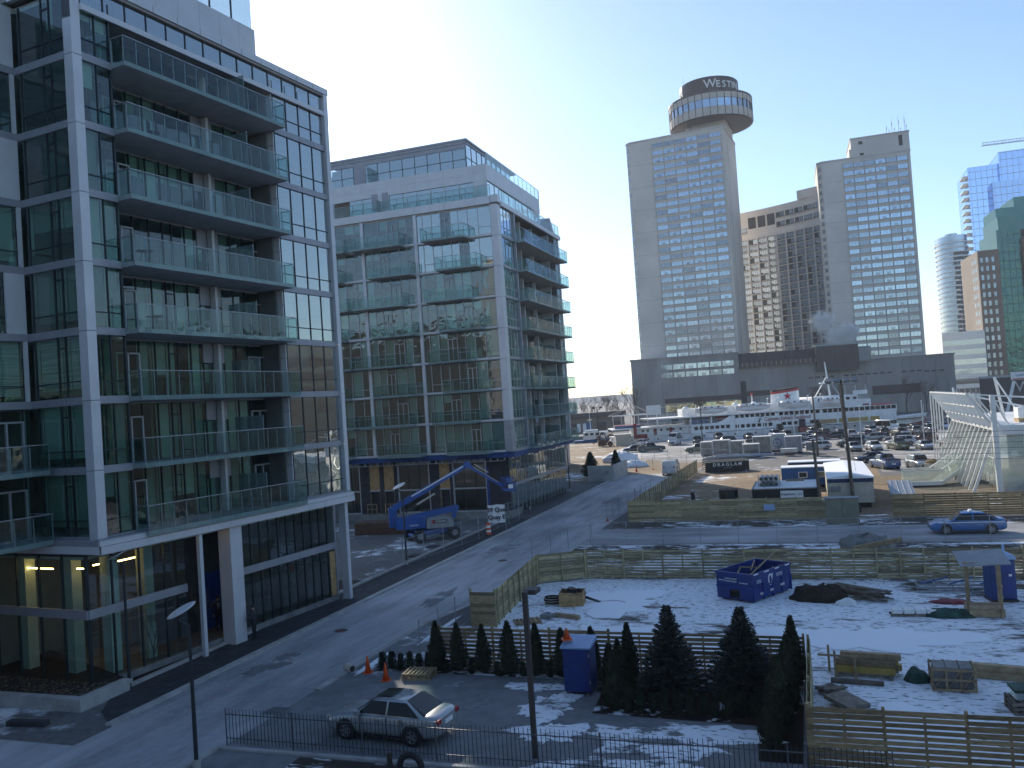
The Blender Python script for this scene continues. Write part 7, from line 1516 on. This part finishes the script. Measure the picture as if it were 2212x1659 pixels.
def pavilion():
    mat('steel_white', (.72, .74, .73), .35, .0, var=.04)
    T = thing('glass_pavilion', 'white steel and pale green glass pavilion with slanting ribs', 'pavilion', W(0, 0), SITE)
    q0, q1 = 89, 113; n = 11; pw = 16.2
    for i in range(n): a = q0+(q1-q0)*i/n; b = q0+(q1-q0)*(i+1)/n; MB().box(pw-.02, pw+.02, a+.04, b-.04, .4, 3.0).build('wall_pane', 'pav_glass', T); MB().box(pw-.02, pw+.02, a+.04, b-.04, 3.06, 5.7).build('wall_pane', 'pav_glass', T)
    for i in range(n+1):
        q = q0+(q1-q0)*i/n
        seg('rib', T, 'steel_white', (pw, q, 5.8), (14.0, q, 9.25), .16, .26); seg('rib', T, 'steel_white', (pw+.6, q, 5.9), (14.6, q, 9.3), .1, .14); seg('strut', T, 'steel_white', (pw-.05, q, 5.75), (14.05, q, .1), .16, .26); seg('mullion', T, 'steel_white', (pw, q, .3), (pw, q, 5.8), .09, .09)
        if i > n-5: seg('column', T, 'steel_white', (13.95, q, .1), (13.95, q, 9.2), .12, .12)
    for p, z in ((14.0, 9.25), (14.75, 8.0), (15.5, 6.9)): seg('purlin', T, 'steel_white', (p, q0-.2, z), (p, q1+.2, z), .14, .14)
    seg('purlin', T, 'steel_white', (pw, q0, 3.03), (pw, q1, 3.03), .1, .08); MB().box(pw-.15, pw+.15, q0, q1, 5.7, 5.95).build('eaves_beam', 'steel_white', T)
    for i in range(5): a = 16.4+i*2.1; MB().box(a+.04, a+2.06, q0-.02, q0+.02, .6, 3.2).build('front_pane', 'pav_glass', T); MB().box(a+.04, a+2.06, q0-.02, q0+.02, 3.26, 5.3).build('front_pane', 'pav_glass', T); piece('mullion', T, 'steel_white', (a, q0, 2.9), (.1, .14, 4.9))
    MB().box(16.3, 30, q0-.25, q0+.1, 5.3, 6.1).build('front_fascia', 'steel_white', T); MB().box(16.3, 30, q0-.15, q0+.1, .0, .6).build('front_plinth', 'concrete', T)
    MB().box(16.35, 30, q0, q1+6, 5.95, 6.15).build('roof', 'white_paint', T)
    seg('mast', T, 'steel_white', (16.05, 88.2, 0), (16.0, 88.2, 9.0), .42, .42); seg('mast', T, 'steel_white', (16.8, 112, 6), (16.6, 114, 9.6), .2, .2)
    for b in ((24, 95, 6.2), (30, 97, 7.2)): seg('cable', T, 'steel_white', (14.2, 89.5, 9.2), b, .09, .09); seg('cable', T, 'steel_white', (14.0, 96, 9.2), (b[0]+2, b[1]+6, b[2]), .09, .09)
    seg('brace', T, 'steel_white', (16, 88.2, 8.9), (17.6, 90.5, 6.1), .12, .12); seg('brace', T, 'steel_white', (21, 110, 6.1), (20, 108, 10.5), .25, .25); seg('brace', T, 'steel_white', (21.5, 104, 6.1), (20, 108, 10.5), .12, .12)
    MB().box(20, 22.4, 98, 100, 6.15, 7.4).build('roof_unit', 'white_paint', T); MB().box(19, 20.8, 93, 95.2, 6.15, 6.5).build('roof_timber', 'lumber', T)
    MB().box(17.5, 28, 95, 112, .2, .4).build('floor', 'concrete', T); MB().box(20, 28, 104, 104.3, .4, 5.6).build('inner_wall', 'white_paint', T)
    Rm = thing('glass_ramp', 'glass-sided ramp bending up to the pavilion wall', 'ramp', W(0, 0), SITE)
    pts = [(8.7, 95, .35), (12.2, 95, .35), (15.6, 101, 1.6)]; pf = [(8.7, 97.4, .35), (11.4, 97.4, .35), (14.6, 102.4, 1.6)]
    for a, b in zip(pts, pts[1:]):
        a = Vector(a); b = Vector(b); u = Vector((0, 0, 1.35)); MB().add([a, b, b+u, a+u], [(0, 1, 2, 3)]).build('side_glass', 'pav_glass', Rm); seg('side_beam', Rm, 'steel_white', a, b, .14, .4); seg('handrail', Rm, 'steel_white', a+u, b+u, .1, .08)
    for a, b in zip(pf, pf[1:]):
        a = Vector(a); b = Vector(b); u = Vector((0, 0, 1.35)); MB().add([a, b, b+u, a+u], [(0, 1, 2, 3)]).build('side_glass', 'pav_glass', Rm); seg('handrail', Rm, 'steel_white', a+u, b+u, .1, .08)
    MB().add([Vector(pts[0]), Vector(pts[1]), Vector(pf[1]), Vector(pf[0])], [(0, 1, 2, 3)]).add([Vector(pts[1]), Vector(pts[2]), Vector(pf[2]), Vector(pf[1])], [(0, 1, 2, 3)]).build('deck', 'beige', Rm)
    sheet('grass_patch', 'grass_dry', [(6.2, 98), (13, 98), (13, 107), (5.5, 107)], .02); sheet('gravel_patch', groundmat('gravel', (.13, .10, .07), (.30, .25, .18), SNOW, .3, .05, .8, gscale=6, bump=1.2), [(7.5, 76), (26, 76), (26, 94.8), (7.5, 94.8)], .016); sheet('grass_patch', 'grass_dry', [(10, 79), (14, 79), (14, 86), (9.5, 86)], .024)
    o = MB().box(-1.0, 1.0, -2.0, 2.0, 0, .12).build('shed_roof', 'galv', None, W(7.4, 84.0, 1.2), 0, rot=(R(12), R(2), SITE)); tag(o, 'sloping corrugated metal sheet beside the site hut', 'roof sheet')
    for i in range(4): piece('sheet_rib', o, 'steel', (-.75+i*.5, 0, .14), (.06, 3.9, .05))
    Pl = thing('planter_box', 'tan planter box with dry grass beside the pavilion ribs', 'planter', W(12.6, 112), SITE); MB().box(0, 2.0, 0, 1.6, 0, .8).build('box', 'beige', Pl); heap_ = MB().lathe([(.9, 0), (.7, .3), (.2, .5)], 12).build('dry_grass', 'grass_dry', Pl, (1, .8, .78))
pavilion()
# ------------------------------------------------------------------ poles and wires
def wood_pole(label, p, q, h, lean=0, lamps=False):
    T = thing('utility_pole', label, 'utility pole', W(p, q), SITE); MB().cyl((0, 0, 0), (lean, 0, h), .17, .11, 9).build('pole', 'lumber_grey', T)
    if lamps:
        piece('crossarm', T, 'steel', (lean, 0, h-.3), (2.2, .1, .1))
        for x in (-1, -.35, .4, 1.05): MB().box(-.25, .25, -.2, .2, -.12, .12).build('flood_light', 'grey_hood', T, (lean+x, -.2, h-.05), rot=(R(35), 0, x*.4))
    return T
wood_pole('tall wooden pole in front of the site hut', 3.2, 80.2, 11.3, -.3, True); wood_pole('short dark pole next to the black container end', .5, 78.4, 6.3, -.3); wood_pole('tall floodlight pole rising from the parking lot', 5.2, 137, 11.6, -.6, True); wood_pole('thin dark pole beside the last storage box', 1.0, 140, 10.2, -.2)
def wires():
    T = thing('overhead_wires', 'overhead wires running to the right of the hut pole', 'wires', W(0, 0), SITE)
    for k in range(6):
        a = Vector((3.0, 80.2, 6.6-k*.45)); b = Vector((40, 74, 7.0-k*.45)); MB().path([a.lerp(b, t/10)-Vector((0, 0, 4*.5*(t/10)*(1-t/10))) for t in range(11)], .016, 4).build('wire', 'black_rubber', T)
    MB().path([Vector((3.1, 80.2, 8)), Vector((3.6, 80.8, 3.2))], .014, 4).build('wire', 'black_rubber', T)
wires()
for i, (x, y, h) in enumerate(((57, 141, 7.2), (64, 134, 7.4), (70.5, 139, 7.6), (78, 150, 8.5), (62, 190, 4.5), (50, 192, 4.2), (57, 195, 4.2))):
    o = MB().cyl((0, 0, 0), (0, 0, h), .09, .07, 8).cyl((0, 0, h), (0, 0, h+.15), .12, .05, 8).build('lot_post', 'white_paint', None, (x, y, 0)); tag(o, 'slim white post standing among the parked cars', 'post', 'slim white posts in the parking lot')
for i, (x, y, h, lab) in enumerate(((41.1, 188.2, 9, 'twin-armed dark lamp post beside the delivery van'), (5.2, 175, 10.5, 'tall dark shoebox lamp post near the lake trees'), (19.5, 200, 9.3, 'dark shoebox lamp post behind the moored tug'))):
    T = thing('lamp_post', lab, 'lamp post', (x, y, 0), .2*i); MB().cyl((0, 0, 0), (0, 0, h), .13, .1, 8).build('pole', 'brown_metal', T); MB().box(-1.1, 1.1, -.06, .06, h-.1, h).build('arm', 'brown_metal', T)
    for s in (-1, 1): MB().box(s*1.0-.3, s*1.0+.3, -.25, .25, h-.45, h-.05).build('lamp_head', 'brown_metal', T)
def flags():
    for i, (x, y) in enumerate(((71.5, 138), (73.0, 136.5), (72.2, 139.5))):
        T = thing('flag_pole', 'flag pole with drooping red and white flag beside the pavilion', 'flag', (x, y, 0), i, 'flags beside the pavilion'); MB().cyl((0, 0, 0), (0, 0, 5.4), .05, .04, 6).build('pole', 'white_paint', T); mb = MB()
        for k in range(6): z = 5.2-k*.45; r = .18+.12*math.sin(k*1.3+i); mb.v += [(0, 0, z), (r*1.6, .25*math.sin(k*2+i), z-.1), (r*2.6, .4*math.cos(k*2+i), z-.25)]
        for k in range(5): b = 3*k; mb.f += [(b, b+1, b+4, b+3), (b+1, b+2, b+5, b+4)]; mb.m += [k % 2, 1-k % 2]
        mb.build('cloth', ['red', 'letter_white'], T)
flags()
T = thing('gate_arch', 'white arched gate sign over the far lot entrance', 'sign', (109, 190, 0), R(-10))
seg('leg', T, 'steel_white', (0, 0, 0), (2.5, 0, 9), .5, .5); seg('leg', T, 'steel_white', (12, 0, 0), (10.2, 0, 10.5), .6, .6); seg('leg', T, 'steel_white', (16, 0, 0), (10.2, 0, 10.5), .4, .4); MB().box(2, 10.5, -.2, .2, 9.2, 11).build('sign_board', 'white_paint', T); text('lettering', T, 'QUEENS QUAY PARKING', .6, (6.2, -.22, 10.2), 0, 'trailer_blue')
piece('sign_stripe', T, 'red', (6.2, -.21, 9.4), (8.3, .04, .25))
# ------------------------------------------------------------------ lake side, left of the ship
def lakeside():
    W1 = thing('low_wall', 'low grey rendered wall with gate beside the lane end', 'wall', W(-28.6, 112), SITE)
    MB().box(0, 3.6, 0, .3, 0, 2.1).box(3.3, 3.6, .3, 9, 0, 2.1).build('wall_panel', 'concrete', W1); piece('notice', W1, 'grey_hood', (2.6, -.03, 1.2), (.5, .05, .4)); 
    for i in range(4): piece('gate_post', W1, 'frame_grey', (.5+i*.45, -.08, .9), (.06, .06, 1.7))
    for i in range(2): cedar(i, ('dark conical evergreen at the gate end of the low grey wall', 'dark conical evergreen behind the corner of the low grey wall')[i], -29.4+i*3.2, 117+i*2, 3.6, 'evergreens by the low grey wall', 1.5)
    M1 = thing('marina_shed', 'long low brown shed with flat roof near the lake', 'building', (-8, 292, 0), R(3))
    MB().box(0, 46, 0, 10, 0, 5.0).build('wall', 'brown_stone', M1); MB().box(-.5, 46.5, -1.2, 10.5, 5, 6.6).build('roof', 'brown_metal', M1)
    for i in range(9): piece('shutter', M1, 'brown_metal' if i % 3 else 'trailer_blue', (3+i*5, -.03, 1.7), (3.2, .1, 3.0))
    piece('door', M1, 'white_paint', (30, -.05, 1.6), (1.2, .1, 2.8)); piece('door', M1, 'white_paint', (32, -.05, 1.6), (1.2, .1, 2.8))
    B = thing('tug_boat', 'small white cabin boat moored at the quay corner', 'boat', (15.5, 226, -1.2), R(-8)); rings = []
    for i in range(9): t = i/8; a = 1.9*math.sin(math.pi*(.1+.8*t))**.5; rings.append([(t*12, -a, 1.6+t*.5), (t*12, -a*.6, 0), (t*12, a*.6, 0), (t*12, a, 1.6+t*.5)])
    MB().loft(rings).build('hull', 'trailer_blue', B); MB().box(2.5, 9, -1.5, 1.5, 1.7, 3.8).build('cabin', 'white_paint', B, bevel=.15)
    for i in range(4): piece('window', B, 'trim_black', (3.4+i*1.4, -1.52, 3.2), (.9, .06, .6))
    MB().box(3, 6.5, -1.1, 1.1, 3.8, 4.3).build('upper_cabin', 'white_paint', B, bevel=.15); MB().cyl((4.5, 0, 4), (4.4, 0, 9), .1, .06, 6).build('mast', 'white_paint', B); MB().box(3.8, 5, -.6, .6, 6.8, 7.0).build('radar', 'white_paint', B)
    rn = random.Random(6)
    for i in range(12): bare_tree('leafless broad tree on the lake shore, %s counting toward the hotel' % (ORD[i] if i < 12 else ''), (0+i*3.9+rn.uniform(-1.2, 1.2), 312+rn.uniform(-6, 14), 0), rn.uniform(12, 16), 100+i, 'leafless trees along the lake shore', 'twig', .52, 6, .012)
    for i, (x, y, h) in enumerate(((33.5, 306, 14), (42.5, 300, 17))): bare_tree(('shorter russet tree behind the ship stern tent', 'taller russet tree touching the hotel podium corner')[i], (x, y, 0), h, 130+i, 'russet trees by the podium corner', 'twig', .34, 7, .012)
    for i, (x, y, h) in enumerate(((62, 288, 13), (100, 282, 14), (104, 281, 12), (127, 276, 15), (133, 275, 13))): bare_tree('thin leafless street tree before the hotel podium', (x, y, 0), h, 140+i, 'street trees before the podium', 'twig', .4, 6, .012)
    S2 = thing('rust_machine', 'rusty heap of dredging gear beside a pale shed', 'machinery', (20.6, 198, 0), 0); rr = random.Random(3)
    for i in range(26): a = Vector((rr.uniform(-2.4, 2), rr.uniform(-1, 1), rr.uniform(.1, 2.6))); seg('rusty_bar', S2, 'rust', a, a+Vector((rr.uniform(-1, 1.4), rr.uniform(-.6, .6), rr.uniform(-.4, 1.0))), .18, .18)
    MB().box(-1.6, .4, -.8, .8, .2, 1.6).build('engine', 'rust', S2, bevel=.1); MB().cyl((1.2, -.7, .6), (1.2, .7, .6), .6, .6, 14).build('drum', 'rust', S2)
    S3 = thing('pale_shed', 'pale flat-roofed shed at the quay corner', 'shed', (23, 196.3, 0), 0); MB().box(0, 3.6, 0, 2.2, 0, 2.5).build('wall', 'beige', S3); MB().box(-.2, 3.8, -.3, 2.4, 2.5, 2.65).build('roof', 'white_paint', S3)
    for i in range(2): shrub(i, 'dark rounded evergreen shrub before the ship side', *((lambda x, y: (x*math.cos(SITE)+y*math.sin(SITE), -x*math.sin(SITE)+y*math.cos(SITE)))((60.5, 69)[i], 195)), 2.6, 'evergreen shrubs before the ship')
    o = struct(MB().add([(-3000, 2600, -1), (1200, 2600, -1), (1200, 2650, 14), (300, 2650, 22), (-400, 2650, 16), (-3000, 2650, 12)], [(0, 1, 2, 3, 4, 5)]).build('far_shore', 'far_land'))
lakeside()

def haze():
    m, t, o = _new('haze_air'); v = N(t, 'ShaderNodeVolumePrincipled', Density=.00018, Anisotropy=.3); v.inputs['Color'].default_value = (.85, .9, 1, 1); t.links.new(v.outputs[0], o.inputs['Volume'])
    h = MB().box(-890, 890, -890, 2380, -5, 190).build('haze', m); h['kind'] = 'stuff'
haze()
